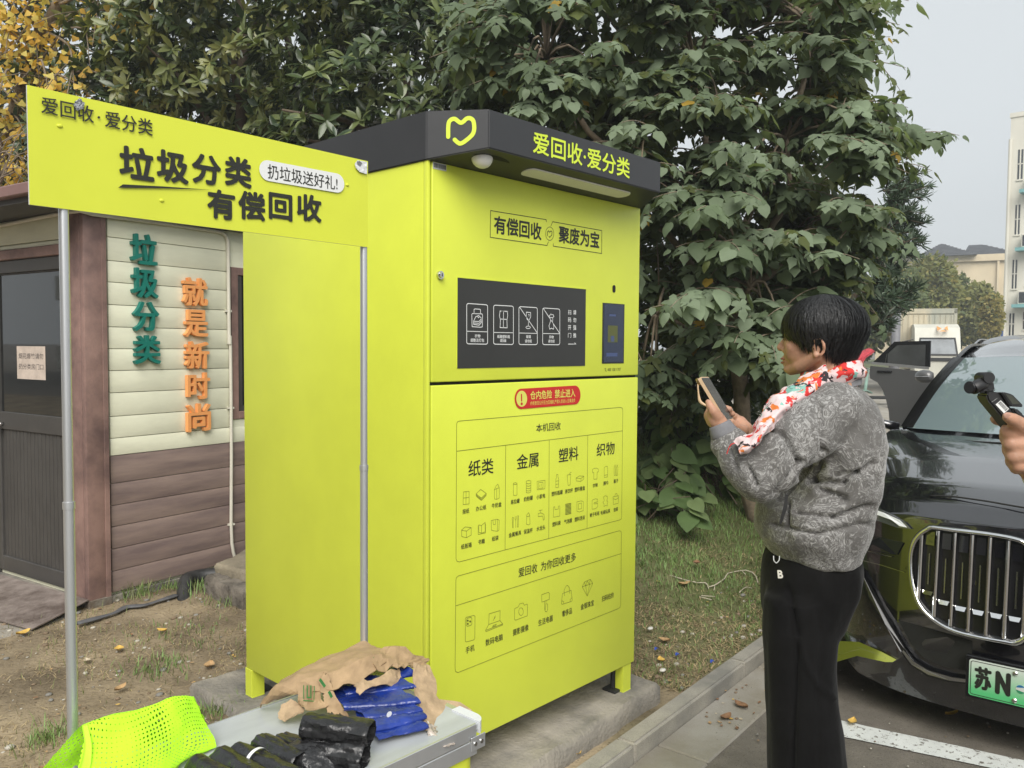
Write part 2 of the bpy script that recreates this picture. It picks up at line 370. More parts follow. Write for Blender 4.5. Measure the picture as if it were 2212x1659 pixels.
def blade(i):
    s = .15+rg_.random()**1.15*4.9; n_ = .09+rg_.random()**1.1*4.4
    x, y, _ = kc(s, n_)
    if (-.15 < x < 1.38 and -.2 < y < 1.40): return None
    g = sstep(.25, 1.5, n_+.9*fbm(x, y, 4, 1.1, 3)+.25*(s-1.5)); z = soil(x, y)
    if rg_.random() < .35 and fbm(x, y, 9, 1.6, 3) < -.12: return None
    if rg_.random() < .38+.60*g:
        L = (.018+.035*rg_.random())*(.8+.5*g); d = rg_.normal(size=2)*.5; mi = 0 if rg_.random() < .25+.6*g else 1; tip = (x+d[0]*L, y+d[1]*L, z+L*(.5+.5*rg_.random()))
    else:
        L = .02+.05*rg_.random(); a = rg_.random()*6.28; mi = 2 if rg_.random() < .6 else 3; tip = (x+L*math.cos(a), y+L*math.sin(a), z+.012*rg_.random())
    p = np.array((x, y, z-.001)); t = np.array(tip); w_ = np.array((-(t-p)[1], (t-p)[0], 0)); w_ = w_/(np.linalg.norm(w_)+1e-9)*(.0018+.0012*rg_.random())
    return p, t, w_, mi
tag(tri_field('grass', 105000, blade, M_g), 'patchy green grass and dry straw between the machine and the kerb', 'grass', kind='stuff')
def straw(i):
    s = -2.6+rg_.random()*3.4; n_ = .10+rg_.random()*4.2; x, y, _ = kc(s, n_)
    if (-.15 < x < 1.38 and -.2 < y < 1.40): return None
    if fbm(x, y, 2, 1.3, 3) < -.05 and rg_.random() < .8: return None
    z = soil(x, y); L = .012+.045*rg_.random(); a = rg_.random()*6.28; gr_ = rg_.random() < .13
    t = np.array((x+L*math.cos(a)*(.4 if gr_ else 1), y+L*math.sin(a)*(.4 if gr_ else 1), z+(L*.9 if gr_ else .010*rg_.random()))); p = np.array((x, y, z-.001)); w_ = np.array((-(t-p)[1], (t-p)[0], 0)); w_ = w_/(np.linalg.norm(w_)+1e-9)*.0015
    return p, t, w_, (1 if gr_ else (2 if rg_.random() < .5 else 3))
tag(tri_field('dry_grass', 46000, straw, M_g), 'thin dry grass trampled into the bare soil on the left', 'grass', kind='stuff')
# tufts against the hut, the slab and the step
def tuft(i):
    cs_ = TUFT[i % len(TUFT)]; x, y = cs_[0]+rg_.normal()*cs_[2], cs_[1]+rg_.normal()*cs_[2]; z = soil(x, y); L = cs_[3]*(.5+.8*rg_.random()); d = rg_.normal(size=2)*.45; p = np.array((x, y, z-.004)); t = np.array((x+d[0]*L, y+d[1]*L, z+L*.9)); w_ = np.array((-(t-p)[1], (t-p)[0], 0)); w_ = w_/(np.linalg.norm(w_)+1e-9)*.0025
    return p, t, w_, (0 if rg_.random() < .6 else 1)
TUFT = [(*onz(285, 1290, .06)[:2], .06, .10), (*onz(330, 1275, .06)[:2], .10, .06), (*onz(390, 1262, .06)[:2], .07, .05), (*onz(450, 1275, .06)[:2], .08, .08), (*onz(505, 1300, .06)[:2], .07, .06), (*onz(340, 1445, .06)[:2], .07, .05), (*onz(105, 1603, .06)[:2], .05, .05), (*onz(488, 1552, .06)[:2], .05, .05), (*onz(400, 1370, .06)[:2], .16, .03)]
tag(tri_field('weed_tufts', 1500, tuft, M_g), 'green weed tufts at the foot of the hut and on the bare soil', 'weeds', kind='stuff')
# clover-like weeds in the lawn
V = []; F = []; Mi = []
for i in range(5200):
    s = 1.4+rg_.random()*4.2; n_ = 1.2+rg_.random()*3.2; x, y, _ = kc(s, n_)
    if fbm(x, y, 5, 1.4, 3) < .05: continue
    z = soil(x, y)+.012+.022*rg_.random(); r_ = .008+.012*rg_.random(); a = rg_.random()*6.28; b_ = len(V); tl = rg_.normal(size=2)*.35
    for k in range(6): c_, s__ = math.cos(a+k*1.047)*r_*(1 if k % 2 else .8), math.sin(a+k*1.047)*r_; V.append((x+c_, y+s__, z+tl[0]*c_+tl[1]*s__))
    F.append(tuple(range(b_, b_+6))); Mi.append(int(rg_.random() < .4))
tag(obj('ground_cover', V, F, [mat('clover', (.120, .215, .060), .6, var=.2), M_g[0]], None, False, Mi), 'low round-leaved weeds in the middle of the grass', 'weeds', kind='stuff')
# pebbles and crumbs
V = []; F = []; Mi = []
for i in range(2600):
    if i % 3: s = -2.4+rg_.random()*3.2; n_ = .1+rg_.random()*3.6
    else: s = .2+rg_.random()*3; n_ = -1.6+rg_.random()*2.2
    x, y, _ = kc(s, n_)
    if (-.15 < x < 1.38 and -.2 < y < 1.40) or (-.02 < n_ < .10): continue
    z = soil(x, y) if n_ > .08 else .004; r_ = (.002+.010*rg_.random()**4)*(1.3 if n_ > .1 else .6); v, f = ellip((x, y, z+r_*.3), (r_*(1+rg_.random()*.6), r_, r_*.6), 6, 4); b_ = len(V); V += [tuple(p) for p in v]; F += [tuple(b_+k for k in q) for q in f]; Mi += [int(rg_.integers(0, 3))]*len(f)
tag(obj('gravel', V, F, [mat('pebble_grey', (.22, .21, .19), .85, var=.2), mat('pebble_brown', (.20, .145, .095), .9, var=.2), mat('pebble_pale', (.42, .39, .33), .8, var=.2)], None, True, Mi), 'scattered pebbles and crumbs of earth', 'gravel', kind='stuff')
# crumbled leaf bits
M_lf = [mat('dry_leaf_tan', (.42, .27, .13), .8, var=.25, vscale=40), mat('dry_leaf_brown', (.22, .12, .06), .8, var=.3, vscale=40), mat('dry_leaf_yellow', (.62, .40, .09), .7, var=.2, vscale=40), mat('pale_leaf', (.50, .42, .30), .8, var=.2, vscale=40)]
def leaf_pts(p, L, W_, a, curl, seed, nrm_=None):
    d = np.array((math.cos(a), math.sin(a), 0)); s_ = np.array((-d[1], d[0], 0)); vs = []; fs = []
    for i, (t, w_) in enumerate(((0, .05), (.2, .7), (.45, 1), (.7, .8), (.9, .35), (1, .02))):
        for k, q in enumerate((-1, 0, 1)): vs.append(p+d*L*(t-.5)+s_*W_*w_*q*.5+np.array((0, 0, .003+curl*L*(abs(q)*.45+(t-.5)**2*1.4)+.06*L*nz(t*3, q, seed))))
    for i in range(5):
        for k in range(2): fs.append((3*i+k, 3*i+k+1, 3*i+k+4, 3*i+k+3))
    return vs, fs
V = []; F = []; Mi = []
for i in range(520):
    if i % 5 == 0: s = .3+rg_.random()*3.2; n_ = -.20+rg_.random()*.2
    elif i % 2: s = -2.4+rg_.random()*3.2; n_ = .12+rg_.random()*3.6
    else: s = .3+rg_.random()*5; n_ = .12+rg_.random()*4.2
    x, y, _ = kc(s, n_)
    if (-.15 < x < 1.38 and -.2 < y < 1.40): continue
    z = soil(x, y)+.006 if n_ > .05 else .005; v, f = leaf_pts(np.array((x, y, z)), .010+.020*rg_.random()**2, .006+.012*rg_.random(), rg_.random()*6.28, .3*rg_.random(), i); b_ = len(V); V += v; F += [tuple(b_+k for k in q) for q in f]; Mi += [int(rg_.choice((0, 1, 1, 2, 3)))]*len(f)
tag(obj('leaf_litter', V, F, M_lf, None, True, Mi), 'small dry leaf fragments strewn over soil, grass and gutter', 'leaf litter', kind='stuff')
for i, (x, y, z, L, W_, mi, a, lb) in enumerate((
    (50, 1370, .07, .075, .05, 2, .3, 'yellow ginkgo leaf on the concrete at the far left, beside the ramp'), (257, 1404, .075, .06, .045, 2, 1.2, 'yellow leaf in the middle of the bare soil'),
    (350, 1364, .075, .055, .04, 2, 2.2, 'orange-yellow leaf on the soil nearer the hut wall'), (452, 1440, .085, .07, .05, 0, .8, 'curled tan leaf lying beside the corner of the concrete slab'),
    (260, 1490, .075, .07, .035, 0, .5, 'long tan leaf on the soil above the neon vest'), (188, 1429, .07, .05, .03, 3, 1.6, 'pale yellow leaf close to the left sign pole'),
    (1478, 1264, .20, .085, .05, 0, -.4, 'large tan leaf on the grass near the pale runner root'), (1505, 1218, .26, .07, .045, 1, .4, 'brown leaf in the greener grass, farthest up the bank'),
    (1700 - 265, 1385, .12, .06, .045, 0, 1.8, 'tan leaf halfway between machine and kerb'), (1428, 1428, .10, .055, .035, 2, .9, 'bright orange leaf on the grass by the machine corner'),
    (1601, 1527, .006, .075, .045, 1, 1.3, 'olive brown leaf on the gutter slab, nearest the trouser leg'), (1568, 1552, .006, .065, .04, 1, -.2, 'brown leaf on the gutter slab, left of the olive one'),
    (1528, 1480, .008, .07, .06, 0, .7, 'crumpled tan leaf against the kerb face'), (1247, 1629, .006, .05, .03, 2, .3, 'orange leaf on the gutter at the bottom edge'),
    (1841, 1562, .006, .06, .035, 2, .1, 'yellow-orange leaf on the white bay line by the trouser leg'), (2055, 1545, .003, .07, .02, 2, -.5, 'thin orange leaf on the asphalt under the car nose'))):
    p = onz(x, y, z); sz = p[2]
    if sn(p[0], p[1])[1] > .1: 
        for _ in range(6): p = onz(x, y, soil(p[0], p[1])+.012)
    v, f = leaf_pts(p, L, W_, a, .28, i*3.3); tag(obj('fallen_leaf', v, f, M_lf[mi], None, True), lb, 'leaf', 'single fallen leaves')
# pale runner root on the grass
def gp(x, y):
    p = onz(x, y, .15)
    for _ in range(8): p = onz(x, y, soil(p[0], p[1])+.02)
    return p
def Z6b(x, y): return 1296+x*.456, 810+y*.456
mb = MB()
for k, path in enumerate((((170, 890), (190, 860), (215, 890), (260, 925), (320, 945), (400, 970), (470, 985), (505, 985), (520, 1005), (545, 995), (590, 965), (605, 940), (660, 928), (700, 925), (735, 945), (748, 985)), ((505, 985), (515, 1012)), ((545, 995), (540, 1020)), ((670, 925), (690, 945)), ((470, 1050), (530, 1065)), ((480, 1045), (545, 1050)), ((660, 1030), (690, 1005), (720, 1010)))):
    P_ = [gp(*Z6b(*q)) for q in path]; mb.tube(P_ if len(P_) < 3 else resample(P_, len(P_)*2), .0035 if k == 0 else .0025, 5)
tag(mb.build('runner_root', mat('pale_root', (.52, .46, .36), .7, var=.15), None, True), 'pale dead runner root trailing across the grass', 'root')
for (x, y, lb) in ((263, 1300, 'shred of blue plastic on the grass nearest the machine'), (362, 1327, 'shred of blue plastic between the other two'), (527, 1360, 'shred of blue plastic nearest the kerb')):
    p = gp(*Z6b(x, y)); v, f = patch([[p+np.array((-.012, 0, .003)), p+np.array((0, .004, .012)), p+np.array((.014, 0, .004))], [p+np.array((-.012, -.008, .001)), p+np.array((0, -.008, .006)), p+np.array((.013, -.01, .002))]], 8, 5, .003, 90, .003, x, .0008); tag(obj('plastic_shred', v, f, mat('blue_scrap', (.03, .07, .38), .4, var=.1), None, True), lb, 'litter', 'blue plastic shreds on the grass')
for (x, y, lb) in ((238, 1204, 'white pebble-like scrap on the grass beside the machine'), (297, 1402, 'white torn scrap on the grass above the slab corner')):
    p = gp(*Z6b(x, y)); v, f = ellip(p+np.array((0, 0, .004)), (.020, .013, .007), 10, 6); tag(obj("white_scrap", [np.array(q)+np.array((0, 0, .003*nz(*(np.array(q)*90)))) for q in v], f, mat('white_scrap', (.62, .60, .54), .7, var=.1), None, True), lb, 'litter', 'white scraps on the grass')
# ------------------------------------------------------------------ recycling machine
KW, KDp, KZ0, KZ1 = 1.132, 1.089, .25, 2.1025
M_yel = mat('lime_powder_coat', (.620, .690, .060), .42, var=.045, vscale=2.5, bump=.05, bscale=300, spec=.45)
M_yel2 = mat('lime_print', (.605, .655, .050), .38, var=.05, vscale=1.6, spec=.4)
M_blk = mat('charcoal_steel', (.030, .031, .034), .5, var=.08, vscale=4, bump=.04, bscale=300)
M_ink = mat('black_print', (.016, .017, .012), .55, var=.0)
M_inkl = mat('fine_line_print', (.055, .060, .010), .6, var=.0)
M_lime = mat('lime_lettering', (.62, .76, .045), .45, var=.0)
M_white = mat('white_print', (.72, .73, .72), .5, var=.0)
M_grey = mat('pale_grey_print', (.50, .51, .50), .5, var=0)
M_gap = mat('dark_gap', (.012, .012, .010), .9, var=0)
M_steel = mat('chrome', (.62, .62, .61), .16, metal=1, var=.04)
M_alu = mat('aluminium', (.58, .59, .60), .36, metal=.75, var=.06, vscale=8, stretch=(1, 1, .2))
M_red = mat('red_sticker', (.52, .018, .016), .45, var=.05)
M_rub = mat('black_rubber', (.018, .018, .018), .7, var=.1)
kiosk = thing('recycling_machine', 'tall lime yellow recycling machine with black roof and printed door', 'machine', (KW/2, KDp/2, .138))
mb = MB()
mb.rbox((0, .0205, KZ0), (KW, KDp, KZ1), .005); body = mb.build('cabinet', M_yel, kiosk); autosmooth(body)
mb = MB(); mb.box((.004, .012, KZ0+.006), (KW-.004, .0225, KZ1-.006)); mb.build('door_gap', M_gap, kiosk)
mb = MB(); mb.rbox((0, .0015, KZ0), (.0125, .0205, KZ1), .003); autosmooth(mb.build('corner_flange', M_yel, kiosk))
SPL = 1.425
mb = MB(); mb.rbox((.0175, 0, SPL+.005), (KW-.001, .02, KZ1-.004), .0035, 3); updoor = mb.build('upper_door', M_yel, kiosk); autosmooth(updoor)
mb = MB(); mb.rbox((.0175, 0, KZ0), (KW-.001, .02, SPL-.005), .0035, 3); lodoor = mb.build('lower_door', M_yel, kiosk); autosmooth(lodoor)
for (lx, ly) in ((KW-.075, .0), (0, KDp-.05), (0, .02), (KW-.055, KDp-.05)):
    mb = MB(); t_ = .005
    x0, x1 = (lx, lx+.055) if lx < .5 else (KW-.055-.018, KW-.018)
    mb.rbox((x0, ly+.004, .142), (x1, ly+.004+t_, KZ0), .001, 1)
    xs_ = x0 if lx > .5 else x0
    mb.rbox((x0, ly+.009, .142), (x0+t_, ly+.055, KZ0), .001, 1)
    mb.rbox((x0, ly+.002, .138), (x1, ly+.055, .142), .001, 1)
    lg = mb.build('leg', M_yel, kiosk)
    mb = MB(); fx = x0-.035 if lx > .5 else x0+.012
    mb.rbox((fx, ly+.018, .1375), (fx+.09, ly+.083, .150), .003, 1)
    mb.tube([(fx+.03, ly+.05, .15), (fx+.03, ly+.05, KZ0)], .010, 10); mb.build('foot_pad', M_rub, lg)
# roof: charcoal tray with chamfered front corners and a soffit that rises to the front
ZS, ZF, ZT = 2.1025, 2.129, 2.243
a_, b_ = .1065, 1.037; OV = -.152
rp = [(-.006, .0), (a_, OV), (b_, OV), (KW+.006, .0), (KW+.006, KDp+.02), (-.006, KDp+.02)]
zb = [ZS-.004, ZF, ZF, ZS-.004, ZS-.004, ZS-.004]
vs = [(x, y, z) for (x, y), z in zip(rp, zb)]+[(x, y, ZT) for x, y in rp]
fs = [(i, (i+1) % 6, 6+(i+1) % 6, 6+i) for i in range(6)]+[tuple(range(6, 12)), (0, 3, 2, 1), (0, 5, 4, 3)]
bm = bmesh.new(); bv = [bm.verts.new(v) for v in vs]
for f in fs: bm.faces.new([bv[i] for i in f])
bmesh.ops.recalc_face_normals(bm, faces=bm.faces[:])
bmesh.ops.bevel(bm, geom=[e for e in bm.edges if e.calc_length() > .01], offset=.003, segments=2, affect='EDGES')
roof = from_bm('roof', bm, M_blk, kiosk); autosmooth(roof, 25)
def Z5(x, y): return 675+x*.354, 205.2+y*.354
def Z6(x, y): return 891+x*.2441, 567+y*.2441
def Z7(x, y): return 945+x*.2279, 863.9+y*.2279
def Z8(x, y): return 945+x*.2279, 1106.9+y*.2279
# lettering on the fascia
def FF(u, v, w_): return (u, OV-.0012-w_, v)
def on_f(p): q = ony(*p, OV-.0012); return q[0], q[2]
mb = MB(); c0 = on_f(Z5(1345, 352)); c1 = on_f(Z5(1937, 388)); cl = on_f(Z5(1345, 222)); cr_ = on_f(Z5(1937, 512))
zlo = (c0[1]+cr_[1])/2; zhi = (c1[1]+cl[1])/2
text(mb, '爱回收·爱分类', c0[0], zlo, c1[0], zhi, FF, bold=.022); mb.build('fascia_lettering', M_lime, roof)
# heart emblem on the chamfer
cdn = np.array([a_+.006, OV, 0.]); cdn /= np.linalg.norm(cdn); cn = np.array([OV, -(a_+.006), 0.]); cn /= np.linalg.norm(cn)
c_o = np.array([-.006, 0., ZS])+cn*.0015
def on_c(p): q = onpl(p[0], p[1], c_o, cn)-c_o; return float(q@cdn), q[2]
def FC(u, v, w_): q = c_o+cdn*u+cn*w_; return (q[0], q[1], q[2]+v)
hp = [(828, 255), (828, 172), (843, 150), (868, 143), (888, 160), (905, 172), (922, 162), (940, 142), (965, 140), (986, 160), (988, 230), (950, 268), (905, 300), (885, 290), (868, 273)]
def smooth_poly(P, it=2):
    for _ in range(it):
        Q = [P[0]]
        for i in range(len(P)-1):
            a = np.array(P[i]); b = np.array(P[i+1]); Q += [a*.75+b*.25, a*.25+b*.75]
        P = Q+[P[-1]]
    return P
mb = MB(); v_, f_ = ribbon(smooth_poly([on_c(Z5(*p)) for p in hp]), .0125); mb.add([FC(u, v, 0) for u, v in v_], f_)
for e in (hp[0], hp[-1]):
    q = on_c(Z5(*e)); mb.add([FC(u, v, .0002) for u, v in oval(q[0], q[1], .00625, .00625, 14)], [tuple(range(14))])
mb.build('heart_emblem', M_lime, roof)
# soffit lamp and camera well
sp_o = np.array([0, 0, ZS]); sp_n = np.cross(np.array([1., 0, 0]), np.array([0, OV, ZF-ZS])); sp_n /= np.linalg.norm(sp_n)
if sp_n[2] > 0: sp_n = -sp_n
def on_s(p, h=.0015): return onpl(p[0], p[1], sp_o+sp_n*h, sp_n)
q = [on_s(Z5(*p)) for p in ((1258, 452), (1320, 440), (1800, 556), (1834, 572), (1790, 588), (1700, 582), (1265, 480))]
M_lamp = mat('milk_diffuser', (.80, .79, .74), .5, var=.05)
mb = MB(); mb.prism([(0, 0)]*3, 0, 0, lambda u, v, w_: (0, 0, 0)) if False else None
y0, y1 = -.045, -.118
def SF(u, v, w_): return (u, v, ZS+(ZF-ZS)*v/OV-.0015-w_)
mb.prism(rrect(.35, y1+.015, .93, y0, .028, 6), -.001, .004, SF); mb.build('soffit_lamp', M_lamp, roof)
mb = MB(); cc = on_s(Z5(1085, 392))
mb.add([SF(u, v, 0) for u, v in oval(cc[0], -.068, .098, .052, 32)], [tuple(range(32))]); mb.build('camera_well', M_gap, roof)
dv, df = ellip((cc[0]-.03, -.085, ZS+.012), (.036, .030, .03), 16, 10); mb = MB(); mb.add(dv, df); mb.build('dome_camera', M_lamp, roof, True)
# upper door: print, lock, opening hatch, screen
def FR(u, v, w_): return (u, -.0009-w_, v)
def on_d(p, y=-.0009): q = ony(p[0], p[1], y); return q[0], q[2]
class Ink:
    def __init__(s, Z, y=-.0009): s.Z = Z; s.mb = MB(); s.y = y
    def fr(s, u, v, w_): return (u, s.y-w_, v)
    def p(s, *q): return on_d(s.Z(*q), s.y)
    def line(s, pts, wd=.0016, closed=False, smooth=0):
        P = [s.p(*q) for q in pts]
        if smooth: P = smooth_poly(P, smooth)
        v, f = ribbon(P, wd, closed); s.mb.add([s.fr(a, b, 0) for a, b in v], f); return s
    def txt(s, t, x0, y0, x1, y1, bold=.0, mid=None):
        "pixel box: left-bottom (x0,y0), right-top (x1,y1); slant is taken out by using the mid height"
        a = s.p(x0, y0); b = s.p(x1, y1)
        text(s.mb, t, a[0], a[1], b[0], b[1], s.fr, bold); return s
    def lab(s, t, xc, yc, wpx, hpx, bold=0.0):
        a = s.p(xc-wpx/2, yc); b = s.p(xc+wpx/2, yc); c = s.p(xc, yc); d = s.p(xc, yc-hpx/2); h = d[1]-c[1]
        text(s.mb, t, a[0], c[1]-h, b[0], c[1]+h, s.fr, bold); return s
    def build(s, n, m, par): return s.mb.build(n, m, par)
k = Ink(Z5)
k.lab('有偿回收', 1253, 812, 290, 108, .03); k.lab('聚废为宝', 1627, 868, 248, 104, .03)
k.line([(1428, 775), (1426, 760), (1087, 705), (1085, 868), (1432, 918), (1440, 895)], .0022)
k.line([(1455, 800), (1466, 773), (1766, 827), (1765, 967), (1470, 922), (1470, 905)], .0022)
cx, cy = 1448, 846; k.line([(cx+25*math.cos(2*math.pi*i/20), cy+41*math.sin(2*math.pi*i/20)) for i in range(20)], .0016, True)
k.line([(1434, 860), (1434, 836), (1441, 828), (1448, 838), (1456, 829), (1462, 836), (1461, 854), (1448, 868), (1442, 862)], .0026)
k.build('slogan_print', M_ink, updoor)
# lock
q = on_d(Z6(238, 112)); mb = MB()
mb.tube([(q[0], -.0005, q[1]), (q[0], -.009, q[1])], .0125, 20); mb.tube([(q[0], -.0085, q[1]), (q[0], -.014, q[1])], [.010, .008], 20)
lk = mb.build('lock', M_steel, updoor); autosmooth(lk)
mb = MB(); mb.box((q[0]-.0015, -.0146, q[1]-.005), (q[0]+.0015, -.0139, q[1]+.005)); mb.build('keyhole', M_gap, lk)
# barcode label
q0 = on_d(Z5(735, 440)); q1 = on_d(Z5(817, 425)); mb = MB(); W_ = q1[0]-q0[0]; zc = q0[1]
mb.box((q0[0], -.0011, zc-.004), (q1[0], -.0002, zc+.016)); bl = mb.build('barcode_label', M_grey, updoor)
mb = MB(); x = q0[0]+.003
while x < q1[0]-.004: ww = rnd.choice((.0008, .0014, .002)); mb.box((x, -.0014, zc), (x+ww, -.0010, zc+.013)); x += ww+rnd.choice((.001, .0016))
mb.build('barcode', M_ink, bl)
# hatch (recessed charcoal flap)
h0 = on_d(Z6(394, 938)); h1 = on_d(Z6(1534, 234)); hz0, hz1, hx0, hx1 = h0[1], (on_d(Z6(394, 138))[1]+h1[1])/2, h0[0], h1[0]
M_hatch = mat('hatch_charcoal', (.028, .028, .026), .45, var=.06, vscale=3)
mb = MB(); mb.box((hx0, -.0016, hz0), (hx1, -.0002, hz1)); hatch = mb.build('hatch', M_hatch, updoor)
mb = MB(); mb.box((hx0-.002, -.0030, hz1), (hx1+.002, -.0002, hz1+.0035)); mb.box((hx0-.002, -.0022, hz0), (hx0-.0002, -.0002, hz1)); mb.build('hatch_lip', M_yel, updoor)
k = Ink(Z6, -.0022)
for (x0, x1, yt0, yt1, ym0, ym1, yb0, yb1) in ((480, 665, 363, 374, 608, 614, 720, 723), (718, 893, 378, 386, 619, 622, 723, 726), (942, 1105, 391, 399, 624, 628, 726, 727), (1152, 1304, 403, 411, 628, 631, 727, 728)):
    r_ = 16; P = []
    for (cx, cy, a0) in ((x0+r_, yt0+r_, 180), (x1-r_, yt1+r_, 270), (x1-r_, yb1-r_, 0), (x0+r_, yb0-r_, 90)):
        P += [(cx+r_*math.cos(R(a0+30*i)), cy+r_*math.sin(R(a0+30*i))) for i in range(4)]
    k.line(P, .0024, True); k.line([(x0, ym0), (x1, ym1)], .002)
k.line([(950, 398), (1103, 622)], .0024); k.line([(1160, 410), (1302, 626)], .0024)
k.line([(545, 455), (545, 415), (555, 411), (598, 414), (602, 420), (602, 455)], .0022)
k.line([(530, 452), (615, 455), (620, 465), (618, 570), (600, 573), (528, 568), (525, 460)], .0022, True)
k.line([(540, 520), (560, 480), (585, 470), (608, 490), (610, 530), (590, 555), (542, 548)], .0022, True)
k.line([(540, 520), (590, 522), (610, 495)], .002); k.line([(541, 535), (590, 538), (610, 512)], .002); k.line([(575, 478), (585, 490), (597, 474)], .0018)
k.line([(775, 428), (840, 432), (843, 470), (836, 510), (838, 578), (775, 576), (778, 510), (770, 470)], .0022, True)
k.line([(806, 432), (804, 577)], .002); k.line([(774, 500), (838, 504)], .002); k.line([(770, 440), (790, 428), (830, 436), (845, 432)], .002)
k.line([(1008, 440), (1045, 443), (1046, 480), (1036, 505), (1028, 512), (1015, 505), (1007, 480)], .0022, True, ); k.line([(1026, 512), (1026, 565)], .002)
k.line([(1024+20*math.cos(2*math.pi*i/12), 574+11*math.sin(2*math.pi*i/12)) for i in range(12)], .002, True); k.line([(1024, 460), (1034, 462), (1030, 478)], .0018)
k.line([(1207, 475), (1220, 462), (1245, 462), (1252, 478), (1240, 488), (1218, 487)], .0022, True); k.line([(1228, 464), (1224, 448)], .0018)
k.line([(1218, 488), (1222, 520), (1208, 560), (1214, 590), (1230, 582), (1248, 590), (1252, 565), (1240, 525), (1242, 488)], .0022)
k.lab('衣物', 575, 650, 50, 30, .01).lab('请整洁打包', 573, 688, 122, 32, .01)
k.lab('纸箱塑料瓶', 806, 656, 112, 30, .01).lab('请压扁', 801, 690, 54, 30, .01)
k.lab('玻璃', 1026, 657, 42, 29, .01).lab('请勿投', 1025, 695, 62, 29, .01)
k.lab('异物', 1229, 660, 40, 28, .01).lab('请勿投', 1229, 696, 58, 28, .01)
for i, c in enumerate('扫码开门'): k.lab(c, 1390, 440+68*i, 28, 42, .008)
for i, c in enumerate('请勿强推'): k.lab(c, 1435, 441+68*i, 27, 42, .008)
k.line([(1378, 722), (1446, 722), (1434, 710)], .0026)
k.build('hatch_lettering', M_white, hatch)
# peephole, screen, phone number
q = on_d(Z6(1783, 233)); mb = MB(); mb.prism(rrect(q[0]-.0095, q[1]-.0145, q[0]+.0095, q[1]+.0145, .009, 5), 0, .001, FR); mb.build('camera_window', M_gap, updoor)
s0 = on_d(Z6(1677, 895)); s1 = on_d(Z6(1876, 370)); mb = MB(); mb.box((s0[0], -.0016, s0[1]), (s1[0], -.0002, s1[1]))
M_scr = mat('screen_glass', (.012, .013, .016), .12, var=0, spec=.5); scr = mb.build('screen', M_scr, updoor)
M_dim = mat('dim_display', (.016, .020, .034), .25, var=.1, emit=(.012, .018, .035, .6)); M_dimy = mat('dim_yellow', (.05, .055, .012), .3, var=0, emit=(.05, .055, .008, .5)); M_dimb = mat('dim_blue', (.03, .04, .09), .3, var=0, emit=(.03, .05, .12, .5))
def quad(name, m, z, a, b, par, y): u = on_d(z(*a), y); v = on_d(z(*b), y); mq = MB(); mq.box((u[0], y-.0003, u[1]), (v[0], y, v[1])); return mq.build(name, m, par)
disp = quad('display', M_dim, Z6, (1692, 882), (1868, 378), scr, -.0017)
quad('display_picture', M_dimy, Z6, (1728, 706), (1816, 560), scr, -.0021); quad('display_button', M_dimb, Z6, (1755, 700), (1785, 650), scr, -.0025)
quad('display_caption', M_dimb, Z6, (1716, 832), (1814, 800), scr, -.0021); quad('display_heading', M_dimb, Z6, (1742, 475), (1800, 460), scr, -.0021)
k = Ink(Z6); k.lab('400 158 1707', 1785, 947, 116, 26, .0); k.line([(1702, 936), (1708, 955), (1716, 966)], .002); k.line([(1704, 938), (1712, 938), (1714, 952)], .0012); k.build('phone_number', M_inkl, updoor)
# red warning sticker on the lower door
k = Ink(Z6)
st = []
def rs(t0, t1, cx, yc, rx, ry): return [(cx+rx*math.cos(R(t0+(t1-t0)*i/10)), yc+ry*math.sin(R(t0+(t1-t0)*i/10))) for i in range(11)]
P = rs(90, 270, 958, 1207, 54, 90)+rs(-90, 90, 1440, 1172, 46, 83)
k.mb.prism([k.p(*q) for q in P][::-1], .0002, .0008, k.fr); stick = k.build('warning_sticker', M_red, lodoor)
k = Ink(Z6, -.0020); k.mb.add([k.fr(*k.p(*q), 0) for q in [(967+48*math.cos(2*math.pi*i/24), 1206-71*math.sin(2*math.pi*i/24)) for i in range(24)]], [tuple(range(24))])
k.lab('仓内危险', 1138, 1170, 192, 76, .02).lab('禁止进入', 1350, 1158, 182, 76, .02).lab('内有数百公斤压力压缩机,严禁人员进入,后果自负', 1242, 1234, 396, 36, .0)
k.build('warning_lettering', mat('sticker_yellow', (.66, .66, .12), .5, var=0), stick)
k = Ink(Z6, -.0026); k.mb.add([k.fr(*k.p(*q), 0) for q in [(967+10*math.cos(2*math.pi*i/12), 1250-13*math.sin(2*math.pi*i/12)) for i in range(12)]], [tuple(range(12))])
k.line([(965, 1162), (966, 1228)], .0058); k.build('exclamation_mark', M_red, stick)
# printed chart on the lower door: frames, headings, icons, captions
k = Ink(Z7); LW = .0014
fr1 = [(182, 225), (190, 207), (208, 200), (1735, 70), (1752, 78), (1757, 98), (1746, 1112), (1740, 1130), (1725, 1138), (205, 1536), (185, 1528), (176, 1505)]
k.line(fr1, LW, True); k.line([(180, 486), (1756, 293)], LW)
for (x0, y0, x1, y1) in ((647, 430, 641, 1420), (1060, 378, 1055, 1310), (1425, 332, 1418, 1216)): k.line([(x0, y0), (x1, y1)], LW)
k2 = Ink(Z8)
k2.line([(175, 640), (182, 615), (200, 602), (1722, 174), (1738, 178), (1744, 196), (1737, 880), (1730, 900), (1715, 912), (195, 1518), (172, 1508), (167, 1480)], LW, True); k2.line([(172, 886), (1741, 390)], LW)
def ik(kk, pts, closed=True): kk.line(pts, .0011, closed)
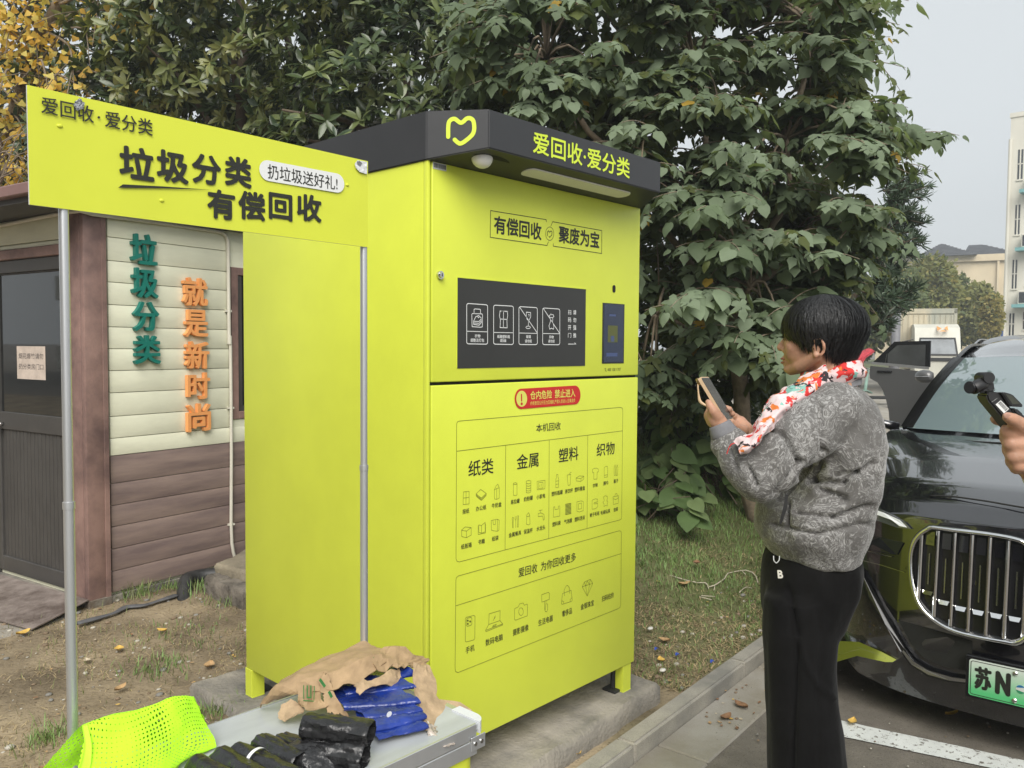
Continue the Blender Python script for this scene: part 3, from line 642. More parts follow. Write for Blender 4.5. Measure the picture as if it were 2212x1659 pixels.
# paper column
ik(k, [(246, 872), (300, 866), (300, 985), (243, 992)]); ik(k, [(272, 868), (270, 988)], False); ik(k, [(246, 930), (300, 922)], False)
ik(k, [(366, 890), (410, 848), (462, 885), (416, 930)]);
for dy in (10, 20): ik(k, [(366, 890+dy), (416, 930+dy), (462, 885+dy)], False)
ik(k, [(366, 890), (368, 912), (416, 952), (462, 906), (462, 885)], False)
ik(k, [(540, 850), (562, 840), (586, 832), (586, 930), (562, 942), (540, 938)]); ik(k, [(562, 842), (562, 940)], False); ik(k, [(540, 850), (556, 815), (572, 797), (586, 832)], False)
ik(k, [(228, 1235), (262, 1203), (320, 1210), (320, 1280), (276, 1305), (230, 1295)]); ik(k, [(228, 1235), (276, 1243), (320, 1210)], False); ik(k, [(276, 1243), (276, 1305)], False)
ik(k, [(392, 1185), (418, 1190), (452, 1160), (452, 1250), (418, 1262), (392, 1255)]); ik(k, [(418, 1190), (418, 1262)], False); ik(k, [(386, 1190), (386, 1276), (456, 1260), (456, 1172)], False)
ik(k, [(510, 1142), (570, 1130), (568, 1245), (512, 1236)]); ik(k, [(570, 1132), (586, 1140), (582, 1236), (568, 1245)], False); ik(k, [(525, 1142), (530, 1182), (550, 1178), (552, 1138)], False)
# metal column
ik(k, [(720, 790), (738, 783), (754, 790), (754, 900), (738, 907), (720, 902)]); ik(k, [(720, 800), (754, 800)], False)
ik(k, [(842, 770), (864, 763), (886, 768), (886, 872), (864, 882), (842, 878)])
for yy in (782, 805, 828, 850): ik(k, [(842, yy+8), (864, yy+14), (886, yy+4)], False)
ik(k, [(944, 772), (1020, 762), (1018, 842), (946, 852)]); ik(k, [(956, 786), (1000, 780), (1000, 834), (956, 838)]); ik(k, [(968, 825), (972, 800)], False); ik(k, [(982, 823), (986, 798)], False)
ik(k, [(714, 1110), (720, 1116), (722, 1135), (718, 1145), (718, 1210), (712, 1210), (712, 1145), (708, 1130)]); ik(k, [(736, 1102), (736, 1130), (742, 1140), (742, 1212)], False); ik(k, [(748, 1100), (746, 1132), (742, 1140)], False); ik(k, [(762, 1096), (768, 1100), (766, 1205), (758, 1205)])
ik(k, [(846, 1092), (862, 1068), (874, 1088), (878, 1175), (860, 1184), (844, 1178)]); ik(k, [(846, 1105), (876, 1100)], False)
ik(k, [(955, 1075), (985, 1072), (1010, 1085), (1014, 1130), (1002, 1132), (998, 1100), (955, 1105)]); ik(k, [(962, 1048), (996, 1042)], False); ik(k, [(978, 1045), (978, 1072)], False); ik(k, [(1006, 1136), (1008, 1145)], False)
# plastic column
ik(k, [(1128, 708), (1142, 706), (1142, 730), (1150, 750), (1148, 828), (1122, 832), (1122, 755), (1130, 732)]); ik(k, [(1122, 770), (1150, 766)], False); ik(k, [(1122, 800), (1150, 796)], False)
ik(k, [(1230, 712), (1264, 706), (1258, 806), (1238, 810)]); ik(k, [(1250, 708), (1256, 692), (1270, 684)], False)
ik(k, [(1314, 740), (1345, 720), (1388, 722), (1386, 750), (1360, 772), (1316, 768)]); ik(k, [(1314, 740), (1360, 745), (1388, 722)], False); ik(k, [(1360, 745), (1360, 772)], False)
ik(k, [(1100, 1015), (1112, 1012), (1114, 1040), (1146, 1034), (1146, 1008), (1160, 1004), (1160, 1100), (1100, 1112)])
for i in range(9): k.line([(1212, 990+12*i), (1268, 980+12*i)], .0022)
ik(k, [(1322, 966), (1360, 956), (1382, 962), (1382, 1050), (1345, 1062), (1322, 1055)]); ik(k, [(1336, 985), (1366, 978), (1366, 1030), (1336, 1036)])
# textile column
ik(k, [(1468, 660), (1486, 648), (1508, 646), (1525, 655), (1526, 680), (1514, 684), (1512, 750), (1482, 752), (1482, 688), (1470, 686)])
ik(k, [(1580, 640), (1600, 628), (1614, 634), (1612, 728), (1582, 736)]); ik(k, [(1582, 715), (1612, 708)], False)
for sx in (1674, 1694): ik(k, [(sx, 650), (sx+9, 614), (sx+17, 640), (sx+13, 690), (sx+14, 712), (sx+2, 716)])
ik(k, [(1466, 950), (1500, 936), (1520, 942), (1518, 966), (1484, 974), (1484, 986), (1518, 980), (1520, 1010), (1500, 1030), (1466, 1036)])
ik(k, [(1574, 920), (1590, 908), (1610, 914), (1612, 940), (1604, 952), (1616, 965), (1608, 985), (1610, 1005), (1594, 1000), (1578, 1010), (1580, 985), (1568, 970), (1582, 952)])
ik(k, [(1664, 918), (1718, 908), (1714, 980), (1668, 990)]); ik(k, [(1680, 914), (1688, 888), (1700, 886), (1706, 910)], False); ik(k, [(1664, 935), (1690, 945), (1718, 925)], False)
# second chart
def I2(pts, c=True): k2.line(pts, .0013, c)
I2([(264, 1010), (272, 995), (345, 976), (356, 984), (354, 1195), (345, 1208), (275, 1228), (264, 1220)]); I2([(274, 1020), (282, 1004), (315, 994), (326, 1002), (326, 1060), (316, 1070), (284, 1080), (274, 1072)])
for (cx, cy) in ((288, 1026), (310, 1034), (288, 1056)): k2.mb.add([k2.fr(*k2.p(cx+8*math.cos(2*math.pi*i/10), cy-10*math.sin(2*math.pi*i/10)), 0) for i in range(10)], [tuple(range(10))])
I2([(490, 962), (594, 930), (592, 1025), (486, 1062)]); I2([(486, 1062), (456, 1118), (460, 1130), (618, 1066), (620, 1058), (592, 1025)], False); I2([(456, 1118), (620, 1056)], False); I2([(528, 1072), (558, 1060), (552, 1074), (522, 1086)]); I2([(528, 1025), (550, 978)], False); I2([(540, 1008), (548, 990)], False)
I2([(732, 912), (765, 896), (778, 868), (812, 858), (824, 880), (850, 868), (855, 880), (852, 980), (738, 1022), (730, 1012)]); I2([(792+22*math.cos(2*math.pi*i/16), 940-36*math.sin(2*math.pi*i/16)) for i in range(16)])
I2([(988, 780), (1050, 758), (1062, 766), (1060, 824), (990, 850)]); I2([(1014, 842), (1016, 915), (1024, 918), (1030, 834)], False); I2([(1018, 918), (1022, 938), (1034, 942), (1046, 920), (1044, 870), (1034, 865)], False)
I2([(1184, 770), (1268, 738), (1278, 832), (1270, 844), (1180, 872), (1176, 860)]); I2([(1204, 792), (1200, 740), (1218, 698), (1234, 692), (1250, 712), (1254, 770)], False); I2([(1180, 838), (1196, 845), (1196, 866)], False); I2([(1278, 806), (1258, 824), (1258, 846)], False)
I2([(1372, 705), (1392, 660), (1448, 634), (1472, 672), (1420, 792)]); I2([(1372, 705), (1472, 672)], False); I2([(1392, 660), (1404, 696), (1420, 792), (1442, 682), (1448, 634)], False); I2([(1404, 696), (1420, 650), (1442, 682)], False)
lines = k; k.mb.add(k2.mb.v, k2.mb.f); k.build('chart_lines', M_inkl, lodoor)
k = Ink(Z7)
k.lab('本机回收', 1052, 256, 232, 76, .004)
k.lab('纸类', 412, 638, 238, 150, .010).lab('金属', 855, 576, 206, 140, .010).lab('塑料', 1243, 515, 186, 132, .010).lab('织物', 1594, 465, 170, 122, .010)
for t, x, y, wd, h in (('报纸', 269, 1054, 64, 46), ('办公纸', 413, 1024, 98, 46), ('牛奶盒', 561, 996, 92, 46), ('纸板箱', 274, 1382, 100, 48), ('书籍', 417, 1342, 62, 46), ('纸袋', 547, 1312, 62, 46),
                        ('易拉罐', 736, 962, 84, 44), ('奶粉罐', 861, 934, 84, 44), ('小家电', 980, 914, 82, 44), ('金属餐具', 734, 1270, 118, 44), ('保温杯', 860, 1242, 84, 44), ('水龙头', 980, 1214, 82, 44),
                        ('塑料瓶罐', 1134, 882, 104, 42), ('茶饮杯', 1246, 862, 74, 42), ('塑料餐盒', 1349, 842, 98, 42), ('塑料袋', 1128, 1172, 78, 42), ('气泡膜', 1238, 1148, 74, 42), ('塑料泡沫', 1349, 1123, 96, 42),
                        ('衣物', 1495, 808, 46, 38), ('围巾', 1596, 787, 44, 38), ('鞋子', 1692, 768, 42, 38), ('被子毛毯', 1489, 1082, 90, 38), ('毛绒玩具', 1591, 1060, 90, 38), ('包袋', 1690, 1037, 42, 38)):
    k.lab(t, x, y, wd, h, .006)
k2 = Ink(Z8)
k2.lab('爱回收', 857, 548, 178, 88, .006).lab('为你回收更多', 1146, 466, 332, 84, .006)
for t, x, y, wd, h in (('手机', 309, 1294, 84, 62), ('数码电脑', 537, 1208, 162, 64), ('摄影摄像', 789, 1114, 148, 62), ('生活电器', 1025, 1024, 138, 60), ('奢侈品', 1228, 946, 94, 58), ('金银珠宝', 1420, 876, 124, 56), ('扫码估价', 1615, 800, 114, 54)):
    k2.lab(t, x, y, wd, h, .006)
k.mb.add(k2.mb.v, k2.mb.f); k.build('chart_lettering', M_ink, lodoor)
# ------------------------------------------------------------------ header sign on two poles, promotion counter, goods on it
def ZS_(x, y): return x*.3662, 162+y*.3662
def Z4(x, y): return 378+x*.3291, 1296+y*.3291
def ZB(x, y): return 324+x*.3418, 1458+y*.3418
SY = -.300
sign = thing('header_sign', 'lime yellow cardboard header sign on two thin metal poles with torn corner', 'sign', (-.81, SY, .75))
M_foam = mat('foam_board_edge', (.60, .60, .56), .7, var=.05)
tl = ony(*ZS_(155, 60), SY); tr = ony(*ZS_(2165, 510), SY); br_ = ony(*ZS_(2165, 1017), SY); bl_ = ony(*ZS_(170, 765), SY)
P = [(bl_[0], bl_[2]), (br_[0], br_[2]), (tr[0], tr[2]), (tl[0], tl[2])]
nu, nv = 50, 16; vs = []
for j in range(nv+1):
    for i in range(nu+1):
        u, v = i/nu, j/nv; x = (1-v)*((1-u)*P[0][0]+u*P[1][0])+v*((1-u)*P[3][0]+u*P[2][0]); z = (1-v)*((1-u)*P[0][1]+u*P[1][1])+v*((1-u)*P[3][1]+u*P[2][1])
        vs.append((x, SY-.0035+.0016*nz(x*4, z*3, 1), z))
W1 = nu+1; fs = [(j*W1+i, j*W1+i+1, (j+1)*W1+i+1, (j+1)*W1+i) for j in range(nv) for i in range(nu)]
L = len(vs); mi = [0]*len(fs); vs += [(x, y+.005, z) for x, y, z in vs]; fs2 = [tuple(L+k for k in reversed(f)) for f in fs]
bd = [i for i in range(W1)]+[j*W1+nu for j in range(1, nv+1)]+[nv*W1+i for i in range(nu-1, -1, -1)]+[j*W1 for j in range(nv-1, 0, -1)]
fs += fs2; mi += [1]*len(fs2); ed = [(bd[k], bd[(k+1) % len(bd)], L+bd[(k+1) % len(bd)], L+bd[k]) for k in range(len(bd))]; fs += [tuple(reversed(f)) for f in ed]; mi += [1]*len(ed)
board = obj('board', vs, fs, [M_yel2, M_foam], sign, False, mi)
BY = SY-.0062
def on_b(p): q = ony(p[0], p[1], BY); return q[0], q[2]
k = Ink(ZS_, BY)
k.lab('爱回收', 398, 205, 310, 100, .014).lab('爱分类', 760, 285, 282, 98, .014)
k.mb.add([k.fr(*k.p(583+8*math.cos(2*math.pi*i/12), 250-8*math.sin(2*math.pi*i/12)), 0) for i in range(12)], [tuple(range(12))])
k.build('brand_lettering', M_ink, board)
k = Ink(ZS_, BY)
for t, xc, yc, wd, h in (('垃', 806, 520, 208, 192), ('圾', 1018, 542, 190, 188), ('分', 1218, 558, 174, 178), ('类', 1405, 572, 160, 178), ('有', 1305, 764, 166, 174), ('偿', 1485, 772, 160, 170), ('回', 1655, 778, 140, 158), ('收', 1824, 784, 146, 160)): k.lab(t, xc, yc, wd, h, .046)
k.mb.prism([k.p(*q) for q in [(697, 665), (960, 669), (1250, 678), (960, 657), (725, 645)]], 0, .0003, k.fr)
k.build('headline_lettering', M_ink, board)
k = Ink(ZS_, BY); c0 = k.p(1590, 585); 
a0 = k.p(1530, 590); a1 = k.p(2030, 610); zc = (k.p(1780, 600)[1]); hh = .0215
k.mb.prism(rrect(a0[0], zc-hh, a1[0], zc+hh, hh-.0005, 8), 0, .0004, k.fr); pill = k.build('white_label', M_white, board)
k = Ink(ZS_, BY-.0006); k.lab('扔垃圾送好礼!', 1785, 604, 412, 84, .008); k.build('label_lettering', M_ink, pill)
M_tear = mat('torn_paper', (.62, .63, .64), .5, var=.25, vscale=60, bump=.5, bscale=120)
k = Ink(ZS_, BY-.0004)
rr_ = [(465+31*(1+.18*math.sin(i*2.4))*math.cos(2*math.pi*i/16), 176-33*(1+.18*math.cos(i*1.7))*math.sin(2*math.pi*i/16)) for i in range(16)]
k.mb.prism([k.p(*q) for q in rr_], 0, .002, k.fr); k.build('pin_hole_tear', mat('crumpled_foil', (.30, .31, .33), .3, metal=.6, var=.5, vscale=140, bump=1, bscale=200), board)
k = Ink(ZS_, BY-.0004); k.mb.prism([k.p(*q) for q in [(2163, 585), (2120, 572), (2098, 548), (2092, 524), (2108, 503), (2164, 513)]], 0, .0012, k.fr)
k.build('torn_corner', M_tear, board)
k = Ink(ZS_, BY-.002); k.mb.prism([k.p(*q) for q in [(2125, 540), (2108, 528), (2104, 510), (2122, 508), (2136, 520)]], 0, .0006, k.fr); k.build('tear_fold_shade', mat('tear_shadow_paper', (.16, .16, .17), .6, var=.3, vscale=80), board)  # dark grey patch paints the shade inside the torn fold
for px_ in ((355, 299), (957, 740), (2052, 648)):
    q = on_b(ZS_(*px_)); v, f = ellip((q[0], BY+.0025, q[1]), (.0050, .0026, .0035), 12, 8); obj('dent', v, f, M_yel2, board, True)
for X, name in ((-1.115, 'pole'), (-.458, 'pole')):
    mb = MB(); y = SY+.0075
    mb.tube([(X, y, .70), (X, y, 1.25)], .0093, 16); mb.tube([(X, y, 1.25), (X, y, 1.93)], .0083, 16)
    mb.tube([(X, y, 1.243), (X, y, 1.256)], .0105, 16)
    autosmooth(mb.build(name, M_alu, sign), 50)
# counter
counter = thing('promotion_counter', 'low folding promotion counter with grey top and yellow panel in the foreground', 'table', (-.81, -.49, 0))
M_top = mat('grey_laminate', (.40, .42, .43), .28, var=.10, vscale=3, stretch=(1, 6, 1), spec=.5, coord='Object')
M_plas = mat('white_plastic', (.62, .64, .66), .4, var=.04)
TX0, TX1, TY0, TY1, TZ = -1.19, -.432, -.683, -.285, .75
mb = MB(); cr = .035
poly = [(TX0, TY0), (TX1-cr, TY0)]+[(TX1-cr+cr*math.cos(R(a)), TY0+cr+cr*math.sin(R(a))) for a in range(-80, 1, 10)]+[(TX1, TY1), (TX0, TY1)]
mb.rbox((TX0, TY0+.004, TZ-.016), (TX1-.016, TY1, TZ), .002, 1); top = mb.build('tabletop', M_top, counter)
mb = MB()
mb.rbox((TX0, TY0, TZ-.030), (TX1-.03, TY0+.006, TZ+.0015), .001, 1); autosmooth(mb.build('edge_trim', M_alu, top))
mb = MB(); mb.rbox((TX0, TY1-.006+.004, TZ-.03), (TX1-.03, TY1+.004, TZ+.0015), .001, 1); mb.build('edge_trim', M_alu, top)
mb = MB(); mb.rbox((TX1-.018, TY0+.086, TZ-.02), (TX1-.002, TY1, TZ+.001), .001, 1); mb.build('edge_trim', M_alu, top)
mb = MB(); ar = [(TX1-.034+.036*math.cos(R(a)), TY0+.033+.036*math.sin(R(a))) for a in range(-70, 1, 10)]+[(TX1+.002, TY0+.085), (TX1-.022, TY0+.085), (TX1-.022, TY0-.003)]
mb.prism(ar, TZ-.022, TZ+.003, lambda u, v, w_: (u, v, w_)); autosmooth(mb.build('corner_moulding', M_plas, top), 40)
mb = MB(); mb.rbox((TX0, TY0-.002, TZ-.062), (TX1-.03, TY0+.003, TZ-.031), .001, 1); mb.rbox((TX1-.05, TY0-.0045, TZ-.052), (TX1-.008, TY0-.0025, TZ-.022), .001, 1)
ap = mb.build('apron', M_alu, counter)
mb = MB()
for X in (TX1-.038, TX1-.020): mb.tube([(X, TY0-.0045, TZ-.037), (X, TY0-.0065, TZ-.037)], .0045, 12)
mb.build('rivet', M_steel, ap)
mb = MB()
pl = [(TX0+.01, TY0+.005)]+[(TX1-.06+.04*math.sin(R(a)), TY0+.045-.04*math.cos(R(a))) for a in range(0, 91, 10)]+[(TX1-.02, TY1-.02), (TX1-.024, TY1-.02)]+[(TX1-.06+.036*math.sin(R(a)), TY0+.045-.036*math.cos(R(a))) for a in range(90, -1, -10)]+[(TX0+.01, TY0+.009)]
mb.prism(pl, .02, TZ-.045, lambda u, v, w_: (u, v, w_)); autosmooth(mb.build('front_panel', M_yel2, counter), 40)
mb = MB()
for X, Y in ((TX0+.03, TY0+.05), (TX1-.06, TY0+.05), (TX0+.03, TY1-.03), (TX1-.04, TY1-.03)):
    m2 = MB(); m2.tube([(X, Y, 0), (X, Y, TZ-.02)], .011, 10); m2.build('leg', M_alu, counter, True)
# neon mesh vest
M_neon = bpy.data.materials.new('neon_mesh'); M_neon.use_nodes = True
n = M_neon.node_tree; b = n.nodes['Principled BSDF']; b.inputs['Base Color'].default_value = (.46, .92, .03, 1); b.inputs['Roughness'].default_value = .75; b.inputs['Specular IOR Level'].default_value = .2
b.inputs['Emission Color'].default_value = (.45, 1, .03, 1); b.inputs['Emission Strength'].default_value = 0.0
tc = n.nodes.new('ShaderNodeTexCoord'); mp = n.nodes.new('ShaderNodeMapping'); mp.inputs['Scale'].default_value = (34, 48, 1); n.links.new(tc.outputs['UV'], mp.inputs[0])
vo = n.nodes.new('ShaderNodeTexVoronoi'); vo.voronoi_dimensions = '2D'; vo.inputs['Randomness'].default_value = .12; vo.inputs['Scale'].default_value = 1; n.links.new(mp.outputs[0], vo.inputs['Vector'])
no = n.nodes.new('ShaderNodeTexNoise'); no.inputs['Scale'].default_value = 4; n.links.new(tc.outputs['UV'], no.inputs['Vector'])
th = n.nodes.new('ShaderNodeMath'); th.operation = 'MULTIPLY_ADD'; n.links.new(no.outputs[0], th.inputs[0]); th.inputs[1].default_value = .72; th.inputs[2].default_value = -.18
lt = n.nodes.new('ShaderNodeMath'); lt.operation = 'LESS_THAN'; n.links.new(vo.outputs['Distance'], lt.inputs[0]); n.links.new(th.outputs[0], lt.inputs[1])
tr_ = n.nodes.new('ShaderNodeBsdfTransparent'); ms = n.nodes.new('ShaderNodeMixShader'); n.links.new(lt.outputs[0], ms.inputs[0]); n.links.new(b.outputs[0], ms.inputs[1]); n.links.new(tr_.outputs[0], ms.inputs[2])
n.links.new(ms.outputs[0], n.nodes['Material Output'].inputs[0])
vest = thing('mesh_vest', 'bright neon green perforated mesh vest heaped on the left end of the counter', 'vest', (-.95, -.45, .75))
def V3(px, Y): return ony(px[0], px[1], Y)
def VZ(px, z): return onz(px[0], px[1], z)
rows = [[VZ((120, 1600), .756)*.0+np.array((-1.2, -.30, .757)), np.array((-1.05, -.295, .757)), np.array((-.93, -.295, .757)), np.array((-.86, -.30, .757))],
        [V3((176, 1567), -.335), V3((280, 1535), -.335), V3((376, 1504), -.33), V3((418, 1501), -.33), ],
        [V3((178, 1615), -.36), V3((285, 1585), -.37), V3((390, 1555), -.36), V3((445, 1555), -.345)],
        [V3((165, 1665), -.39), V3((290, 1650), -.42), V3((400, 1612), -.39), VZ((469, 1612), .757)],
        [VZ((120, 1760), .77), VZ((260, 1740), .775), VZ((345, 1700), .77), VZ((400, 1640), .756)],
        [VZ((40, 1900), .757), VZ((200, 1880), .757), VZ((300, 1790), .757), VZ((370, 1690), .756)]]
v, f = patch(rows, 90, 70, .005, 11, .003, 3, 0, fold=.8); vo_ = obj('mesh_fabric', v, f, M_neon, vest, True); set_uv(vo_, 90, 70)
bd_rows = [[V3((176, 1568), -.337), V3((182, 1615), -.362), V3((168, 1668), -.392), VZ((118, 1762), .771)], [V3((188, 1564), -.338), V3((198, 1612), -.366), V3((192, 1668), -.398), VZ((150, 1765), .776)]]
M_neon2 = mat('neon_binding', (.46, .92, .03), .7, var=.04)
v, f = patch(bd_rows, 30, 4, .0015, 14, 0, 5, .0015); obj('binding', [p+np.array((-.001, -.004, .003)) for p in v], f, M_neon2, vest, True)
# black rolls of bin liners
M_bag = mat('black_polythene', (.016, .016, .017), .26, var=.35, vscale=30, bump=.35, bscale=60, spec=.5)
M_bag2 = mat('black_film', (.018, .018, .019), .28, var=.3, vscale=30, bump=.7, bscale=45, spec=.55)
def roll(p0, p1, r, seed, label, lump=.0035):
    p0, p1 = np.array(p0), np.array(p1); d = p1-p0; Ln = np.linalg.norm(d); d /= Ln
    a = np.cross(d, (0, 0, 1)); a /= np.linalg.norm(a); b = np.cross(a, d)
    t = thing('bin_liner_roll', label, 'bag roll', (p0+p1)/2-np.array((0, 0, r)), 'rolls of black bin liners on the counter')
    nA, nL = 40, 36; rings = []
    for i in range(nL+1):
        s = i/nL; ring = []
        for k in range(nA):
            th = 2*math.pi*k/nA; u = s*Ln
            wr = fbm(u*14+seed, math.cos(th)*1.5, math.sin(th)*1.5+seed, 1.0, 3)*lump + abs(nz(u*22+seed*2, math.cos(th)*2, math.sin(th)*2))*lump*.8
            rr = r+wr-(.0022 if i in (0, nL) else 0); zz = math.sin(th)*rr
            ring.append(p0+d*u+a*math.cos(th)*rr*1.06+b*max(zz*.95, -r))
        rings.append(ring)
    for e, sgn in ((0, 1), (nL, -1)):       # coiled end faces
        base = rings[e]; c = sum(base)/nA
        add = [[c+(q-c)*f_+d*sgn*(.004 if m_ % 2 else -.0005)+d*sgn*.003*f_*nz(*(q*60)) for q in base] for m_, f_ in enumerate((.86, .74, .60, .46, .32, .18, .05))]
        rings = (list(reversed(add))+rings) if e == 0 else (rings+add)
    m = MB(); m.loft(rings); o = m.build('liner_roll', M_bag, t); autosmooth(o, 42)
    return t, p0, p1, d, a, b, r
Zr = .752
r1 = .021
def RP(x, y, r=r1, dz=0): return onz(*ZB(x, y), Zr+r+dz)
roll(RP(285, 565), RP(620, 760), r1, 1.3, 'bin liner roll nearest the neon vest, leftmost of the row')
roll(RP(430, 520), RP(760, 700), r1, 4.1, 'bin liner roll between the leftmost roll and the one with a white tie')
tt = roll(RP(545, 490, .020), RP(930, 660, .020), .020, 7.7, 'bin liner roll wrapped with a white paper tie')
roll(RP(690, 432, .020), RP(950, 560, .020), .021, 9.2, 'bin liner roll just right of the white-tied one, running under the loose film')
roll(RP(840, 412, .018), RP(1010, 520, .018), .019, 12.4, 'short bin liner roll tucked against the stacked crumpled pair', .005)
roll(RP(1010, 470, .020), RP(1360, 520, .020), .023, 15.1, 'crumpled bin liner roll at the bottom of the stacked pair', .007)
roll(onz(*ZB(975, 318), .810), onz(*ZB(1400, 370), .808), .024, 18.9, 'shiny bin liner roll lying on top of the stacked pair', .006)
# white tie on the third roll
_, p0, p1, d, a, b, r = tt; mb = MB(); c = p0+d*.060
rg = [[c+d*s+(a*math.cos(R(q))*(r+.0045)*1.08+b*math.sin(R(q))*(r+.0045)) for q in range(-30, 200, 10)] for s in (-.004, .004)]
mb.add([q for g_ in rg for q in g_], [(i, i+1, len(rg[0])+i+1, len(rg[0])+i) for i in range(len(rg[0])-1)]); o = mb.build('paper_tie', M_white, tt[0], True)
# loose film pulled from the rolls
rows = [[RP(860, 385, .02, .012), RP(980, 400, .02, .022), RP(1140, 430, .02, .022), RP(1330, 470, .02, .014)], [RP(830, 440, .02, .01), RP(960, 470, .02, .018), RP(1130, 490, .02, .012), RP(1330, 520, .0, .02)], [RP(900, 520, .02, .006), RP(1000, 560, .02, .004), RP(1150, 560, .0, .016), RP(1270, 575, .0, .004)], [RP(930, 600, .0, .01), RP(1060, 640, .0, .008), RP(1180, 640, .0, .004), RP(1260, 600, .0, .002)]]
v, f = patch(rows, 50, 40, .006, 24, .006, 8, .0006, fold=1.2); o = obj('plastic_film', v, f, M_bag2, None, True)
tag(o, 'loose crumpled sheet of black film draped over the front of the rolls', 'plastic film')
# folded blue bags
M_blue = mat('blue_polythene', (.010, .030, .200), .22, var=.35, vscale=16, bump=.5, bscale=40, spec=.6)
def zt(x, y, z): return onz(*Z4(x, y), z)
layers = [(.757, [(1335, 935), (1660, 850)], 0), (.764, [(1318, 880), (1650, 785)], 0), (.771, [(1250, 800), (1625, 745)], 0),
          (.778, [(1110, 730), (1610, 690)], 0), (.785, [(1120, 640), (1580, 590)], 0), (.790, [(1180, 605), (1570, 500)], 0)]
for i, (z, fr_, bk) in enumerate(layers):
    f0, f1 = zt(*fr_[0], z), zt(*fr_[1], z); b0, b1 = f0+np.array((.03, .11, 0)), f1+np.array((.02, .10, 0))
    hs_ = .0115; t = []
    for (za, ins) in ((0, .008), (hs_*.5, -.002), (hs_, .008), (hs_, .06)):
        t.append([p+np.array((0, ins, za)) for p in resample([f0, (f0+f1)/2+np.array((0, -.006, .0)), f1], 6)])
    t.append([p+np.array((0, 0, hs_)) for p in resample([b0, b1], 6)])
    v, f = patch(t, 44, 26, .0035, 22, .002, i*3.1, .0, fold=1.3)
    o = obj('folded_bag', v, f, M_blue, None, True)
    lab = ['folded blue plastic bag at the bottom of the stack on the counter', 'folded blue bag second from the bottom of the stack', 'folded blue bag third from the bottom, with a small white emblem near its edge', 'wide folded blue bag jutting out left in the middle of the stack', 'folded blue bag second from the top, under the cardboard', 'folded blue bag on top of the stack, touching the torn cardboard'][i]
    tag(o, lab, 'plastic bag', 'folded blue plastic bags under the torn cardboard')
    if i == 3:
        q = zt(1395, 745, z+.006); mb = MB(); mb.add([q+np.array((math.cos(R(30*j))*.007, -.0055, math.sin(R(30*j))*.006)) for j in range(12)], [tuple(range(12))]); mb.build('emblem', M_white, o)
# torn kraft carton
M_kraft = mat('kraft_card', (.37, .255, .145), .6, var=.2, vscale=12, bump=.12, bscale=42, spec=.2)
M_kin = mat('kraft_inside', (.43, .31, .19), .8, var=.2, vscale=24, bump=.3, bscale=45, spec=.2)
M_gink = mat('green_print', (.05, .22, .055), .6, var=.2, vscale=60)
M_tape = mat('clear_tape', (.42, .36, .30), .12, var=.5, vscale=60, bump=.9, bscale=70, spec=.7)
carton = thing('torn_carton', 'torn crumpled brown cardboard sleeve with green print over the blue bags', 'cardboard', (-.58, -.42, .75))
def K(x, y, Y): return ony(*Z4(x, y), Y)
rows = [[K(556, 706, -.292), K(640, 590, -.33), K(760, 500, -.31), K(900, 425, -.30), K(1090, 350, -.30), K(1250, 285, -.30)],
        [K(575, 690, -.32), K(670, 560, -.35), K(820, 490, -.35), K(960, 440, -.36), K(1130, 380, -.36), K(1310, 310, -.35)],
        [K(640, 660, -.335), K(720, 600, -.37), K(860, 530, -.39), K(1010, 480, -.41), K(1180, 410, -.42), K(1370, 340, -.40)],
        [K(700, 640, -.345), K(780, 615, -.385), K(890, 600, -.41), K(1040, 590, -.45), K(1210, 530, -.46), K(1380, 420, -.45)]]
v, f = patch(rows, 22, 11, .0085, 15, .010, 21, .0022); main = obj('carton_panel', v, f, M_kraft, carton, False)
rows = [[K(810, 535, -.40), K(870, 545, -.41), K(920, 570, -.41), K(960, 560, -.42)], [K(805, 640, -.405), K(860, 655, -.42), K(900, 668, -.42), K(960, 650, -.44)], [K(830, 690, -.41), K(860, 720, -.44), K(920, 720, -.45), K(1010, 690, -.46)]]
v, f = patch(rows, 9, 8, .004, 20, .006, 2, .002); fl = obj('carton_flap', v, f, M_kraft, carton, False)
rows = [[K(700, 690, -.375), K(760, 660, -.385), K(820, 690, -.40)], [K(692, 735, -.380), K(760, 725, -.40), K(850, 740, -.42)], [K(693, 785, -.386), K(730, 795, -.40), K(800, 745, -.43)]]
v, f = patch(rows, 9, 8, .006, 28, .010, 3, .002); obj('carton_scrap', v, f, M_kin, carton, False)
rows = [[K(940, 520, -.42), K(985, 480, -.425), K(1010, 500, -.43)], [K(960, 590, -.43), K(1000, 590, -.44), K(1040, 600, -.45)], [K(985, 680, -.45), K(1040, 660, -.46), K(1090, 690, -.47)], [K(1000, 740, -.462), K(1080, 750, -.475), K(1155, 772, -.482)]]
v, f = patch(rows, 24, 34, .004, 22, .006, 6, .0018); obj('carton_tongue', v, f, M_kraft, carton, True)
rows = [[K(1190, 540, -0.480), K(1300, 520, -0.470), K(1400, 470, -0.460), K(1470, 460, -0.450)], [K(1190, 575, -0.490), K(1300, 545, -0.485), K(1400, 520, -0.480), K(1475, 520, -0.470)], [K(1195, 610, -0.500), K(1250, 590, -0.498), K(1380, 555, -0.490), K(1460, 580, -0.480)]]
v, f = patch(rows, 13, 8, .006, 26, .014, 9, .002); obj('carton_scrap', v, f, M_kin, carton, False)
